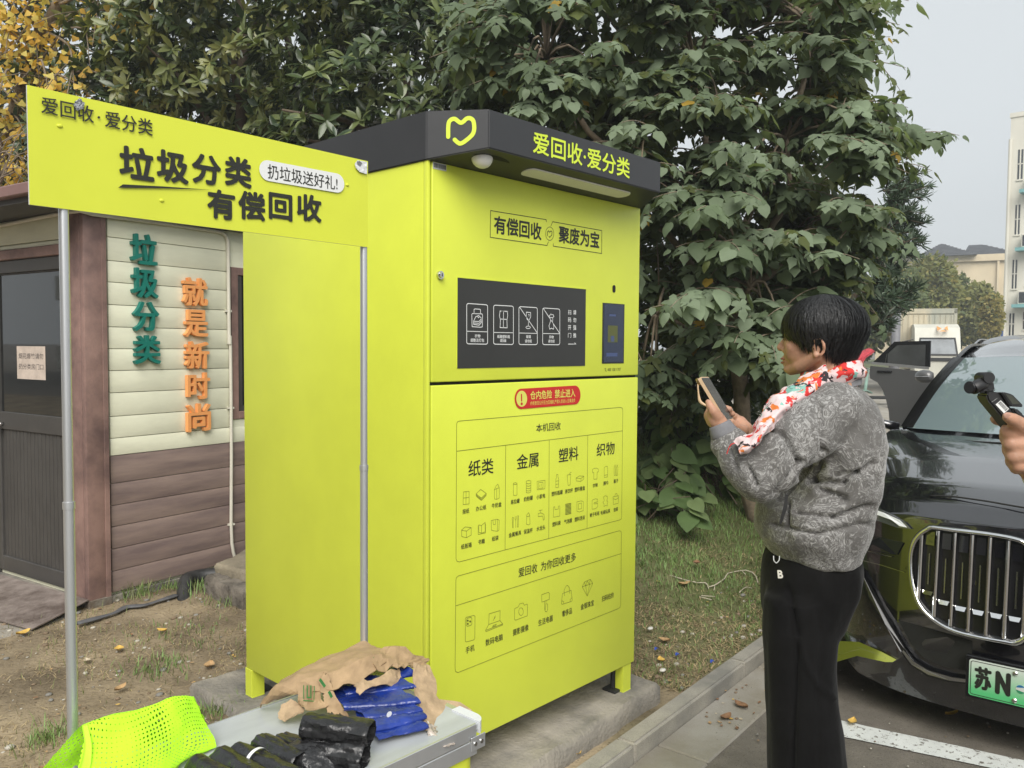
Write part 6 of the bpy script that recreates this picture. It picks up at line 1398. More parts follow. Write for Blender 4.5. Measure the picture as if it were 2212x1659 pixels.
# twin grille
gl_ = [on_front(*p) for p in ((2013, 1135), (1985, 1152), (1971, 1180), (1968, 1215), (1972, 1262), (1986, 1302), (2015, 1334), (2057, 1358), (2110, 1372), (2180, 1384))]
zt0 = on_front(2205, 1158)
for sg in (1, -1):
    out = [(b, z) for b, z in gl_]; bi = .045
    out += [(bi+.05, gl_[-1][1]-.002), (bi+.015, gl_[-1][1]+.03), (bi, gl_[-1][1]+.09), (bi, zt0[1]-.10), (bi+.012, zt0[1]-.04), (bi+.05, zt0[1])]
    out = smooth_poly(out+[out[0]], 2); dense = resample([(b, z, 0) for b, z in out], 90)[:-1]
    cb = sum(q[0] for q in dense)/90; cz = sum(q[1] for q in dense)/90
    gr = MB(); nd = len(dense); levels = (1.0, .8, .55, .3, .05); vs = []
    for l in levels: vs += [FS(sg*(cb+(q[0]-cb)*l), cz+(q[1]-cz)*l, .004) for q in dense]
    gr.add(vs, [(i*nd+j, i*nd+(j+1) % nd, (i+1)*nd+(j+1) % nd, (i+1)*nd+j) for i in range(len(levels)-1) for j in range(nd)]); grille = gr.build('grille', M_trim, blackcar)
    mb = MB(); ring = []
    prof = [(1.0, .0), (1.035, .020), (1.02, .036), (.985, .038), (.955, .030), (.945, .004)]
    for (k_, d_) in prof: ring.append([FS(sg*(cb+(q[0]-cb)*k_), cz+(q[1]-cz)*k_, d_) for q in dense])
    nn = len(dense); vs = [p for r_ in ring for p in r_]; mb.add(vs, [(i*nn+j, i*nn+(j+1) % nn, (i+1)*nn+(j+1) % nn, (i+1)*nn+j) for i in range(len(prof)-1) for j in range(nn)])
    mb.build('grille_surround', M_chr, grille, True)
    def span(b):
        zs2 = []
        for i in range(nn):
            p, q = dense[i], dense[(i+1) % nn]
            if (p[0]-b)*(q[0]-b) <= 0 and abs(p[0]-q[0]) > 1e-9: zs2.append(p[1]+(q[1]-p[1])*(b-p[0])/(q[0]-p[0]))
        return min(zs2), max(zs2)
    bmax = max(q[0] for q in dense); nbar = 7
    for i in range(nbar):
        b = bi+.028+(bmax-.040-bi-.028)*i/(nbar-1); lo, hi = span(b)
        mb = MB(); w2 = .0075
        for (d0, d1, wd, mm) in ((.004, .030, .0085, 0),):
            pr_ = []
            for k in range(9):
                z = lo+.012+(hi-lo-.024)*k/8
                pr_.append([FS(sg*(b-wd), z, d0), FS(sg*(b-wd*.75), z, d1-.004), FS(sg*(b-.0022), z, d1), FS(sg*b, z, d1-.003), FS(sg*(b+.0022), z, d1), FS(sg*(b+wd*.75), z, d1-.004), FS(sg*(b+wd), z, d0)])
            mb.loft(pr_, cap=False, closed=False)
        autosmooth(mb.build('grille_bar', M_chr, grille), 30)
        if i < nbar-1:
            bm_ = b+.5*(bmax-.040-bi-.028)/(nbar-1); lo, hi = span(bm_); H_ = hi-lo
            mb = MB(); mb.tube([FS(sg*bm_, lo+H_*.32, .008), FS(sg*bm_, lo+H_*.68, .008)], .0035, 6); mb.build('grille_strip', M_sat, grille)
            mb = MB(); hw = .020; q = [FS(sg*(bm_-hw), lo+H_*.245, .010), FS(sg*(bm_+hw), lo+H_*.245, .010), FS(sg*(bm_+hw*.75), lo+H_*.205, .018), FS(sg*(bm_-hw*.75), lo+H_*.205, .018)]; mb.add(q+[FS(sg*bm_, lo+H_*.22, .002)], [(0, 1, 2, 3), (0, 4, 1), (1, 4, 2), (2, 4, 3), (3, 4, 0)]); mb.build('grille_louvre', M_chr, grille)
            mb = MB(); q = [FS(sg*(bm_-hw*.8), hi-.022, .008), FS(sg*(bm_+hw*.8), hi-.022, .008), FS(sg*(bm_+hw*.8), hi-H_*.22, .012), FS(sg*(bm_-hw*.8), hi-H_*.22, .012)]; mb.add(q, [(0, 1, 2, 3)]); mb.build('grille_louvre', M_cpaint, grille)
# lights, trims and intakes drawn on the bumper surface, both sides
M_lens = mat('lamp_lens', (.05, .055, .06), .08, var=0, spec=.8, coat=1); M_led = mat('lamp_light_guide', (.80, .82, .85), .2, var=0)
def strip(name, m, px_, par, d0=.004, d1=.010, sides=(1, -1), flat=False, slope=None):
    q = [on_front(*p) for p in px_]
    A_ = np.array([(1, b, z) for b, z in q]); cf = np.linalg.lstsq(A_, np.array([surf(b, z) for b, z in q]), rcond=None)[0] if flat else None
    if slope: cf[1:] = slope
    if flat: cf[0] -= max(float(cf@np.array((1, b, z)))-surf(b, z) for b, z in q)
    for sg in sides:
        n_ = len(q); mb = MB(); vs = [FS(sg*b, z, d0) for b, z in q]+[FS(sg*b, z, d1, None if cf is None else float(cf@np.array((1, b, z)))) for b, z in q]
        cb = sum(b for b, z in q)/n_; cz = sum(z for b, z in q)/n_
        mb.add(vs, [(i, (i+1) % n_, n_+(i+1) % n_, n_+i) for i in range(n_)]+[tuple(range(n_, 2*n_))]); o = mb.build(name, m, par)
    return o
strip('headlight', M_lens, [(1880, 1090), (1900, 1098), (1935, 1113), (1955, 1126), (1969, 1142), (1940, 1139), (1900, 1125), (1875, 1118)], blackcar, .003, .012)
strip('light_guide', M_led, [(1878, 1096), (1910, 1106), (1945, 1122), (1961, 1138), (1945, 1135), (1928, 1122), (1895, 1110), (1876, 1108)], blackcar, .012, .016)
strip('lower_headlight', M_sideg, [(1858, 1150), (1900, 1160), (1952, 1172), (1938, 1198), (1900, 1192), (1858, 1180)], blackcar, .002, .006)
strip('lamp_edge', M_sat, [(1856, 1183), (1900, 1195), (1927, 1201), (1927, 1203), (1900, 1198), (1856, 1186)], blackcar, .004, .009)
strip('bumper_crease', M_sat, [(1850, 1206), (1900, 1218), (1954, 1235), (1954, 1236.5), (1900, 1220), (1850, 1208)], blackcar, .002, .005)
strip('air_intake', M_gap, [(1940, 1338), (2000, 1355), (2060, 1372), (2100, 1384), (2100, 1450), (2040, 1440), (1995, 1420), (1968, 1390)], blackcar, .001, .003)
strip('bumper_blade', M_trim, [(1850, 1222), (1862, 1230), (1888, 1275), (1925, 1340), (1958, 1400), (1978, 1425), (2010, 1446), (2060, 1460), (2099, 1465), (2099, 1474), (2050, 1469), (2005, 1457), (1968, 1432), (1945, 1400), (1915, 1345), (1880, 1285)], blackcar, .006, .022)
strip('blade_edge', M_sat, [(1955, 1400), (1975, 1424), (2010, 1445), (2060, 1459), (2099, 1464), (2099, 1471), (2055, 1466), (2008, 1453), (1972, 1431), (1952, 1404)], blackcar, .02, .026)
strip('corner_trim', M_chr, [(1799, 1342), (1812, 1352), (1860, 1382), (1905, 1407), (1937, 1424), (1930, 1428), (1915, 1427), (1860, 1408), (1800, 1382)], blackcar, -.02, .006, flat=True, slope=(.30, .45))
strip('corner_trim_edge', M_chr, [(1800, 1364), (1860, 1392), (1915, 1418), (1913, 1421), (1860, 1396), (1800, 1369)], blackcar, -.02, .012, flat=True, slope=(.30, .45))
# ---- dark grey suv behind, rear door open
M_gpaint = mat('dark_grey_paint', (.085, .085, .085), .38, var=0, metal=.1, spec=.5, coat=.6)
suv, sbody, SPf = car('grey_suv', 'dark grey suv behind the black car, rear door open to the kerb', 'parked cars along the kerb', M_gpaint, S0+5.35, -.40, 1.06, .98)
SS, SN = S0+5.9, N0+.10
hx = dep(2012, 800, 11.0)      # hinge of the open rear door
q0 = dep(1878, 800, 11.6); ax = (q0-hx); ax[2] = 0; DL = 1.02; ax = ax/np.linalg.norm(ax); dn = np.array((-ax[1], ax[0], 0.0)); dn = dn if dn@(CAM-hx) > 0 else -dn
zsill = dep(1950, 795, 9.0)[2]
DW = np.linalg.norm((q0-hx)[:2])
def DF(u, z, w_): p = hx+ax*u*DW+dn*w_; return (p[0], p[1], z)
def pxu(x): return (2012-x)/132.0
def pz(y, t=11.25): return dep(1950, y, t)[2]
zbot = .38
outl = [(0, pz(803)), (.0, zbot), (.62, zbot), (.66, pz(890)), (.715, pz(862)), (.77, pz(844)), (.86, pz(828)), (.985, pz(820)), (1.0, pz(808)), (.985, pz(792))]
mb = MB(); n_ = len(outl); mb.prism(outl, -.05, .0, DF); sd = mb.build('door', M_gpaint, suv)
mb = MB(); mb.prism([(.05, pz(797)), (.97, pz(788)), (.955, pz(783)), (.05, pz(791))], -.03, .012, DF); mb.build('door_shoulder', mat('silver_trim_paint', (.34, .34, .34), .3, metal=.5, var=0), sd)
fr_o = [(.03, pz(792)), (.03, pz(736)), (.60, pz(738)), (.955, pz(785))]; mb = MB(); mb.prism(fr_o, -.035, -.004, DF); mb.build('window_frame', M_trim, sd)
mb = MB(); mb.prism([(.10, pz(789)), (.10, pz(744)), (.55, pz(746)), (.70, pz(765)), (.70, pz(787))], -.01, .0, DF); mb.build('door_glass', mat('door_glass_grey', (.050, .052, .052), .06, var=.3, vscale=3, spec=.8), sd)
mb = MB(); mb.prism([(.745, pz(787)), (.72, pz(765)), (.705, pz(763)), (.73, pz(787))], -.003, .004, DF); mb.build('glass_divider', M_sat, sd)
mb = MB(); mb.rbox((.62, pz(806), .0), (.86, pz(801.5), .02), .004, 1, lambda u, z, w_: DF(u, z, w_)); mb.build('door_handle', M_trim, sd)
# ------------------------------------------------------------------ farther along the road
def face_frame(p0, fdir):
    "box frame: u to the image right, w away, z up, from a ground point and a facing direction"
    f = np.array((fdir[0], fdir[1], 0.0)); f /= np.linalg.norm(f); r_ = np.array((-f[1], f[0], 0.0)); r_ = -r_ if r_@RIGHT < 0 else r_
    return lambda u, w_, z: tuple(np.array((p0[0], p0[1], 0.0))+r_*u-f*w_+np.array((0, 0, z)))
# box truck
tp = dep(1936, 760, 26.85); tq = dep(2063, 760, 26.2); fd = np.array((tq-tp)[:2]); fd = np.array((fd[1], -fd[0])); fd = fd if fd@(CAM[:2]-tp[:2]) > 0 else -fd
TF = face_frame(tp, fd); TW = np.linalg.norm((tq-tp)[:2])
def tz(y, t=26.5): return 1.542+(753-y)/1770*t
truck = thing('box_truck', 'rust-streaked white box truck with an orange envelope mark above its cab', 'truck', TF(TW/2, 1, 0))
M_tw = mat('truck_white', (.52, .51, .44), .5, var=.10, vscale=1.2, stretch=(1, 1, .25)); M_box = mat('rusty_box', (.40, .41, .34), .6, var=.25, vscale=1.4, stretch=(1, 1, .15), col2=(.44, .37, .25))
mb = MB(); zt_ = tz(667); mb.box((0, 0, .9), (TW, 5.2, zt_), TF)
nrb = 11
for i in range(nrb): mb.box((TW*i/nrb+.02, -.02, 1.0), (TW*(i+1)/nrb-.025, 0, zt_-.18), TF)
for i in range(16): mb.box((-.02, .2+i*.31, 1.0), (0, .2+i*.31+.25, zt_-.15), TF)
mb.box((-.03, -.04, zt_-.14), (TW+.03, .02, zt_+.02), TF); mb.box((-.03, -.04, .95), (.06, .02, zt_), TF); mb.box((TW-.06, -.04, .95), (TW+.03, .02, zt_), TF)
mb.build('cargo_box', M_box, truck)
c0 = (1968-1936)/127*TW; c1 = (2060-1936)/127*TW
mb = MB(); hz = tz(701); cz_ = tz(727)
prof = [(-1.9, .55), (-1.95, tz(765)), (-1.62, cz_), (-1.45, hz-.12), (-.9, hz), (-.03, hz), (-.03, .55)]
mb.prism(prof, c0, c1, lambda w_, z, u: TF(u, w_, z)); mb.build('cab', M_tw, truck)
mb = MB(); e = .10
def wsf(u, z, off): w_ = -1.95+(z-tz(765))/(cz_-tz(765))*(.33); return TF(u, w_-off, z)
mb.add([wsf(c0+e, tz(764), .012), wsf(c1-e, tz(764), .012), wsf(c1-e-.05, tz(731), .012), wsf(c0+e+.05, tz(731), .012)], [(0, 1, 2, 3)]); mb.build('windscreen', mat('truck_glass', (.20, .215, .225), .3, var=.25, vscale=1.5, spec=.2), truck)
mb = MB(); v_, f_ = ribbon([(c0+e, tz(764)), (c1-e, tz(764)), (c1-e-.05, tz(731)), (c0+e+.05, tz(731))], .05, True); mb.add([wsf(u, z, .016) for u, z in v_], f_); mb.build('windscreen_seal', M_rub, truck)
M_env = mat('orange_emblem', (.62, .30, .10), .6, var=.15)
def emf(u, z, off): w_ = np.interp(z, [cz_, hz-.12, hz], [-1.62, -1.45, -.9]); return TF(u, w_-off, z)
ue0, ue1 = (2013-1936)/127*TW, (2035-1936)/127*TW; ze0, ze1 = tz(717), tz(705); um = (ue0+ue1)/2; zm = (ze0+ze1)/2
mb = MB()
for P4 in ([(ue0, ze1), (ue0, ze0+.02), (um-.03, zm)], [(ue1, ze1), (um+.03, zm), (ue1, ze0+.02)], [(ue0+.03, ze0), (ue1-.03, ze0), (um, zm-.04)]): mb.add([emf(u, z, .24) for u, z in P4], [(0, 1, 2)])
mb.build('envelope_emblem', M_env, truck)
mb = MB(); mb.box((c0, -2.05, .55), (c1, -1.9, .85), TF); mb.build('bumper', M_tw, truck)
mb = MB(); mb.box((c0+.15, -1.97, tz(777)), (c1-.15, -1.94, tz(770)), TF); gq = mb.build('grille', M_rub, truck)
for u in (c0+.15, c1-.45): mb = MB(); mb.box((u, -2.08, .62), (u+.3, -2.05, .8), TF); mb.build('headlight', M_led, truck)
for u in (c0+.02, c1-.3):
    for w_ in (-1.2, 3.6): mb = MB(); mb.tube([TF(u, w_, .42), TF(u+.25, w_, .42)], .42, 20); mb.build('wheel', M_tyre, truck)
mb = MB(); mb.tube([TF(c0-.05, -1.75, cz_-.1), TF(c0-.28, -1.85, cz_-.15), TF(c0-.28, -1.85, cz_-.45)], .02, 6); mb.box((c0-.36, -1.9, cz_-.5), (c0-.20, -1.82, cz_-.15), TF); mb.build('side_mirror', M_rub, truck)
mb = MB(); text(mb, 'JUN', (2058-1936)/127*TW-.35, tz(788), (2070-1936)/127*TW, tz(780), lambda u, z, w_: TF(u, -1.99-w_, z), .03); mb.build('lettering', M_white, truck)
# grey lamp post in front of the truck
pp = dep(1935, 740, 20); mb = MB(); mb.tube([(pp[0], pp[1], 0), (pp[0], pp[1], 2.45)], .10, 12); mb.tube([(pp[0], pp[1], 0), (pp[0], pp[1], .3)], .15, 12); tag(mb.build('post', mat('grey_post', (.15, .15, .16), .6), None, True), 'thick grey post in front of the truck box', 'post')
# red-quilted electric scooter behind the woman
M_quilt = mat('red_quilt', (.50, .030, .045), .6, var=.5, vscale=9, bump=.4, bscale=20); M_mint = mat('mint_plastic', (.25, .40, .33), .45, var=.1)
sp0 = dep(1866, 820, 21); sp0[2] = 0; scooter = thing('electric_scooter', 'mint electric scooter with red quilted wind cover behind the woman', 'scooter', sp0)
fx = RIGHT*np.array((1, 1, 0)); fx = fx/np.linalg.norm(fx); fy = np.array((-fx[1], fx[0], 0))
def SCF(u, w_, z): return sp0+fx*u+fy*w_+np.array((0, 0, z))
def whl(u, r_, name):
    mb = MB(); rg = []
    for bb, rr in ((-.05, r_*.7), (-.05, r_*.95), (-.03, r_), (.03, r_), (.05, r_*.95), (.05, r_*.7)): rg.append([SCF(u+rr*math.cos(2*math.pi*k/24), bb, r_+rr*math.sin(2*math.pi*k/24)) for k in range(24)])
    mb.loft(rg); o = mb.build(name, M_tyre, scooter); autosmooth(o); mb = MB(); mb.tube([SCF(u, -.055, r_), SCF(u, .055, r_)], r_*.6, 16); mb.build('rim', M_sat, o)
whl(-.02, .20, 'wheel'); whl(.95, .20, 'wheel')
mb = MB(); mb.tube([SCF(-.02, 0, .22), SCF(.05, 0, .55), SCF(.10, 0, 1.0)], [.035, .04, .035], 10); mb.tube([SCF(.10, -.30, 1.02), SCF(.08, 0, 1.04), SCF(.10, .30, 1.02)], .018, 8); mb.build('steering_column', M_mint, scooter, True)
v, f = patch([[SCF(-.26, -.12, .32), SCF(-.24, .12, .32)], [SCF(-.12, -.13, .45), SCF(-.12, .13, .45)], [SCF(.06, -.13, .47), SCF(.06, .13, .47)], [SCF(.18, -.12, .40), SCF(.18, .12, .40)]], 14, 8, .004, 6, 0, 1, .02); obj('mudguard', v, f, M_mint, scooter, True)
mb = MB(); mb.rbox((.10, -.14, .26), (.60, .14, .33), .02, 2, SCF); mb.build('footboard', M_rub, scooter)
mb = MB(); mb.rbox((.55, -.13, .34), (1.1, .13, .62), .05, 3, SCF); mb.build('rear_body', M_mint, scooter); mb = MB(); mb.rbox((.50, -.14, .62), (1.12, .14, .72), .04, 3, SCF); mb.build('seat', M_rub, scooter)
v, f = patch([[SCF(.10, -.34, 1.50), SCF(.12, 0, 1.56), SCF(.10, .34, 1.50)], [SCF(-.16, -.36, 1.30), SCF(-.22, 0, 1.33), SCF(-.16, .36, 1.30)], [SCF(-.20, -.36, 1.12), SCF(-.28, 0, 1.14), SCF(-.20, .36, 1.12)], [SCF(-.05, -.32, .92), SCF(-.12, 0, .94), SCF(-.05, .32, .92)]], 28, 24, .02, 8, .01, 3, .03, fold=.8); obj('wind_cover', v, f, M_quilt, scooter, True)
mb = MB()
for k in range(7):
    z = .50+.035*k; mb.tube([SCF(-.34, -.13, z), SCF(-.34, .13, z), SCF(-.12, .13, z), SCF(-.12, -.13, z), SCF(-.34, -.13, z)], .006, 5)
for k in range(9):
    w_ = -.13+.26*k/8; mb.tube([SCF(-.34, w_, .50), SCF(-.34, w_, .72)], .005, 5)
mb.build('basket', M_rub, scooter)
# cream building on the right
M_cb = mat('cream_render', (.60, .58, .50), .8, var=.08, vscale=.4, stretch=(1, 1, .3)); M_tealp = mat('teal_paint', (.16, .36, .36), .6, var=.1); M_dw = mat('window_dark', (.035, .04, .045), .15, var=.2, vscale=2)
bp = dep(2167, 752, 46); FB = face_frame(bp, (CAM-bp)[:2]*np.array((1, 1))+RIGHT[:2]*-14); bld = thing('apartment_building', 'cream four-storey building with narrow windows and teal ledges at the right edge', 'building', FB(4, 2, 0))
def bz(y, t=46): return 1.542+(756-y)/1770*t
s_ = 46/1770
topz = bz(262)
mb = MB(); mb.box((0, 0, -.1), (16, 12, topz), FB); mb.box((-.05, -.05, topz), (16, 12, topz+.25), FB); mb.build('wall', M_cb, bld)
mb = MB(); mb.tube([FB(.03, -.1, 0), FB(.03, -.1, topz-1.2)], .09, 8); mb.build('downpipe', M_cb, bld)
wy = ((365, 482 and 448), (580, 690), (795, 905), (1010, 1110))
Z34 = lambda X, Y: (1836+X*.3254, 216+Y*.3254)
for (x0, y0, x1, y1) in ((1062, 355, 1090, 548), (1058, 712, 1084, 905), (1053, 1070, 1078, 1258), (1046, 1420, 1072, 1565), (1138, 300, 1166, 500), (1132, 675, 1160, 862), (1126, 1045, 1154, 1240), (1120, 1412, 1148, 1525)):
    a = Z34(x0, y1); c = Z34(x1, y0); u0 = (a[0]-2167)*s_*1.06; u1 = (c[0]-2167)*s_*1.06; z0 = bz(a[1]); z1 = bz(c[1])
    mb = MB(); mb.box((u0, -.02, z0), (u1, .1, z1), FB); wn = mb.build('window', M_dw, bld)
    mb = MB(); mb.box((u0-.04, -.06, z0-.08), (u1+.04, .02, z0), FB); mb.box(((u0+u1)/2-.03, -.05, z0), ((u0+u1)/2+.03, -.02, z1), FB); mb.box((u0, -.05, z0+(z1-z0)*.5), (u1, -.02, z0+(z1-z0)*.5+.05), FB); mb.build('window_frame', M_cb, wn)
for i in range(5):
    for j in range(4):
        u0 = 2.4+i*2.4; z0 = bz(Z34(0, (548, 905, 1258, 1565)[j])[1]); mb = MB(); mb.box((u0, -.02, z0), (u0+1.1, .1, z0+2.6), FB); mb.build('window', M_dw, bld)
for (x0, y0, y1) in ((1090, 590, 650), (1078, 960, 1022), (1070, 1340, 1388)):
    a = Z34(x0, y1); c = Z34(x0, y0); u0 = (a[0]-2167)*s_*1.05; mb = MB(); mb.box((u0, -.75, bz(a[1])+.02), (u0+1.5, 0, bz(a[1])+.2), FB); mb.build('ledge', M_tealp, bld)
    mb = MB(); mb.rbox((u0+.25, -.6, bz(a[1])+.2), (u0+1.3, -.15, bz(a[1])+.95), .03, 1, FB); acu = mb.build('air_conditioner', M_cb, bld); mb = MB(); mb.box((u0+.32, -.62, bz(a[1])+.28), (u0+.85, -.60, bz(a[1])+.86), FB); mb.build('fan_grille', M_dw, acu)
# far villa with tiled hip roof
M_tile = mat('grey_roof_tile', (.050, .054, .062), .75, var=.3, vscale=2); M_vw = mat('villa_wall', (.62, .52, .36), .8, var=.08, vscale=.4)
vp = dep(2075, 754, 75); VFr = face_frame(vp, (CAM-vp)[:2]); sv = 75/1770
villa = thing('far_villa', 'far cream building with dark tiled hip roof above the yellowing trees', 'building', VFr(0, 4, 0))
def vz(y): return 1.542+(754-y)*sv
def vu(x): return (x-2075)*sv
mb = MB(); mb.box((vu(1990), 0, 0), (vu(2190), 12, vz(556)), VFr); mb.box((vu(1900), 3, 0), (vu(1990), 14, vz(545)), VFr); mb.box((vu(1990)-.3, -.3, vz(566)), (vu(2190), .1, vz(552)), VFr); mb.box((vu(2138), -.25, 0), (vu(2142), 0, vz(560)), VFr); mb.build('wall', M_vw, villa)
def hip(x0, x1, xr0, xr1, y_eave, y_ridge, w0, w1):
    e = [VFr(vu(x0), w0, vz(y_eave)), VFr(vu(x1), w0, vz(y_eave)), VFr(vu(x1), w1, vz(y_eave)), VFr(vu(x0), w1, vz(y_eave))]; r_ = [VFr(vu(xr0), (w0+w1)/2, vz(y_ridge)), VFr(vu(xr1), (w0+w1)/2, vz(y_ridge))]
    mb = MB(); mb.add(e+r_, [(0, 1, 5, 4), (1, 2, 5), (2, 3, 4, 5), (3, 0, 4), (3, 2, 1, 0)])
    for k in range(1, 9):       # tile courses
        u = k/9; a = np.array(e[0])*(1-u)+np.array(r_[0])*u; c = np.array(e[1])*(1-u)+np.array(r_[1])*u; mb.tube([a, c], .07, 5)
    mb.build('roof', M_tile, villa)
hip(1985, 2100, 2028, 2032, 553, 513, -1, 10); hip(2070, 2200, 2085, 2112, 557, 513, .5, 13); hip(1890, 2000, 1920, 1960, 545, 520, 2, 15)
# distant trees
M_ft = [leafmat('far_leaf', (.21, .22, .085), .7, .2, .3, .3, .4), leafmat('far_leaf_dark', (.115, .145, .065), .7, .2, .25, .3, .4), leafmat('far_leaf_yellow', (.30, .26, .09), .7, .2, .3, .2, .4)]
def fartree(label, x, ytop, ybot, wpx, t, tone, n=900, ls=.16):
    c = dep(x, (ytop+ybot)/2, t); rz = (ybot-ytop)/2*t/1770; rx = wpx/2*t/1770; base = np.array((c[0], c[1], -.02 if True else 0)); th = thing('far_tree', label, 'tree', base, 'distant trees beyond the truck')
    mb = MB(); limb(mb, base, c, .16, .07, .05, 6, x)
    for i in range(6): d = unit(rng.normal(size=3)+np.array((0, 0, .8))); limb(mb, c-np.array((0, 0, rz*.5)), c+d*np.array((rx, rx, rz))*.8, .07, .02, .1, 5, i)
    mb.build('trunk', M_bark, th, True)
    P, D = crown_points(c, np.array((rx, rx, rz)), n, .35); d = unit(D+rng.normal(size=(n, 3))*.8+np.array((0, 0, -.4))); nr = unit(rng.normal(size=(n, 3))+np.array((0, 0, .8)))
    n *= 2; ls *= .58; P, D = crown_points(c, np.array((rx, rx, rz)), n, .35); d = unit(D+rng.normal(size=(n, 3))*.8+np.array((0, 0, -.4))); nr = unit(rng.normal(size=(n, 3))+np.array((0, 0, .8))); V, F = lance(.3, .2); k = 3; P = np.repeat(P, k, 0)+rng.normal(size=(n*k, 3))*ls*.8; d = unit(np.repeat(d, k, 0)+rng.normal(size=(n*k, 3))*.6); nr = unit(np.repeat(nr, k, 0)+rng.normal(size=(n*k, 3))*.4)
    mi = np.where(rng.random(n*k) < .7, tone, rng.integers(0, 3, n*k)); leafset('crown', V, F, M_ft, P, frames(d, nr), ls*2.2*(.6+.7*rng.random(n*k)), th, mi)
fartree('round yellow-green tree beyond the truck, left of the villa wall', 2008, 556, 725, 112, 38, 0, 1700, .17)
fartree('bushy olive tree beside the cream building, lower right', 2112, 615, 738, 84, 40, 0, 1300, .17)
fartree('dark green tree between the two pale distant crowns', 2068, 600, 745, 90, 42, 1, 1400, .17)
fartree('dark tree rising behind the truck box', 1930, 575, 740, 120, 34, 1, 1600, .16)
fartree('low dark tree left of the truck, behind the red scooter', 1850, 640, 770, 120, 30, 1, 1300, .15)
fartree('thin yellowing tree close to the cream building', 2140, 640, 735, 36, 36, 2, 500, .14)
fartree('far green tree hidden behind the lobed-leaf tree', 1720, 560, 760, 220, 30, 1, 1800, .16)
# blue hoarding post and white car
pb = dep(2161, 700, 42); mb = MB(); mb.rbox((pb[0]-.12, pb[1]-.12, 0), (pb[0]+.12, pb[1]+.12, 1.542+(756-652)/1770*42), .02, 1); mb.rbox((pb[0]-.2, pb[1]-.2, 0), (pb[0]+.2, pb[1]+.2, .2), .03, 1); tag(mb.build('blue_post', mat('blue_paint', (.02, .06, .22), .6), None), 'narrow blue post against the corner of the cream building', 'post')
# distant ridge
rp_ = []
# apartment block across the yard behind the camera (seen mirrored in the dark glass)
ob = thing('apartment_building', 'grey apartment block across the yard, mirrored in the hut door', 'building', (-24, 6, 0))
mb = MB(); mb.box((-36, -14, -.1), (-24, 34, 17)); mb.build('wall', mat('grey_render', (.16, .15, .14), .85, var=.15, vscale=.5), ob)
for i in range(8):
    for j in range(5):
        y0 = -11+i*5.6; z0 = 1.2+j*3.2; mb = MB(); mb.box((-24.03, y0, z0), (-23.9, y0+1.9, z0+1.5)); wn = mb.build('window', M_dw, ob)
        mb = MB(); mb.box((-24.0, y0-.12, z0-.14), (-23.8, y0+2.02, z0-.002)); mb.box((-23.9, y0+.9, z0), (-23.86, y0+1.0, z0+1.5)); mb.build('window_frame', M_cb, wn)
        if i % 2: mb = MB(); mb.box((-23.99, y0+2.3, z0-.9), (-22.9, y0+4.9, z0-.75)); mb.box((-22.95, y0+2.3, z0-.75), (-22.9, y0+4.9, z0+.2)); mb.build('balcony', M_cb, ob)
# ------------------------------------------------------------------ people
FH = np.array((FWD[0], FWD[1], 0.0)); FH /= np.linalg.norm(FH); RH = np.array((FH[1], -FH[0], 0.0)); ZU = np.array((0, 0, 1.0))
def capm(p0, p1, r0, r1, n=16, k=5):
    "closed tapered capsule"
    p0, p1 = np.array(p0, float), np.array(p1, float); d = p1-p0; L = np.linalg.norm(d); d = d/(L+1e-9) if L > 1e-6 else ZU
    a = np.cross(d, (0.3, .2, 1.0)); a /= np.linalg.norm(a); b = np.cross(d, a); rings = []
    for i in range(k+1): th = -math.pi/2+math.pi/2*i/k; rings.append((p0+d*math.sin(th)*r0, max(1e-4, math.cos(th)*r0)))
    for i in range(k+1): th = math.pi/2*i/k; rings.append((p1+d*math.sin(th)*r1, max(1e-4, math.cos(th)*r1)))
    m = MB(); m.loft([[c+a*math.cos(2*math.pi*q/n)*r+b*math.sin(2*math.pi*q/n)*r for q in range(n)] for c, r in rings]); return m.v, m.f
def chain(mb, pts, rs):
    for i in range(len(pts)-1): mb.add(*capm(pts[i], pts[i+1], rs[i], rs[i+1]))
def remesh(name, mb, voxel, m, parent=None, smooth=4, fac=.5):
    o = obj(name, mb.v, mb.f, m)
    r_ = o.modifiers.new('r', 'REMESH'); r_.mode = 'VOXEL'; r_.voxel_size = voxel
    s_ = o.modifiers.new('s', 'SMOOTH'); s_.iterations = smooth; s_.factor = fac
    dg = bpy.context.evaluated_depsgraph_get(); dg.update(); me = bpy.data.meshes.new_from_object(o.evaluated_get(dg))
    old = o.data; o.modifiers.clear(); o.data = me; bpy.data.meshes.remove(old); me.name = name
    me.polygons.foreach_set('use_smooth', [True]*len(me.polygons)); return adopt(o, parent)
def co(o): a = np.zeros(len(o.data.vertices)*3, np.float32); o.data.vertices.foreach_get('co', a); return a.reshape(-1, 3).astype(float)
def nrm(o): a = np.zeros(len(o.data.vertices)*3, np.float32); o.data.vertices.foreach_get('normal', a); return a.reshape(-1, 3).astype(float)
def setco(o, v): o.data.vertices.foreach_set('co', v.astype(np.float32).ravel()); o.data.update()
def topx(v): q = (v-CAM)@np.stack([RIGHT, UPV, FWD], 1); return 1106+FPX*q[:, 0]/q[:, 2], 829.5-FPX*q[:, 1]/q[:, 2]
M_skin = mat('skin', (.42, .235, .155), .5, var=.10, vscale=30, bump=.08, bscale=240, spec=.4, col2=(.46, .25, .165))
M_skin.node_tree.nodes['Principled BSDF'].inputs['Subsurface Weight'].default_value = .12; M_skin.node_tree.nodes['Principled BSDF'].inputs['Subsurface Radius'].default_value = (.01, .004, .002)
M_hair = mat('black_hair', (.007, .007, .0075), .46, var=.5, vscale=90, spec=.4, bump=.6, bscale=160, stretch=(1, 1, .25))
T0 = 2.2
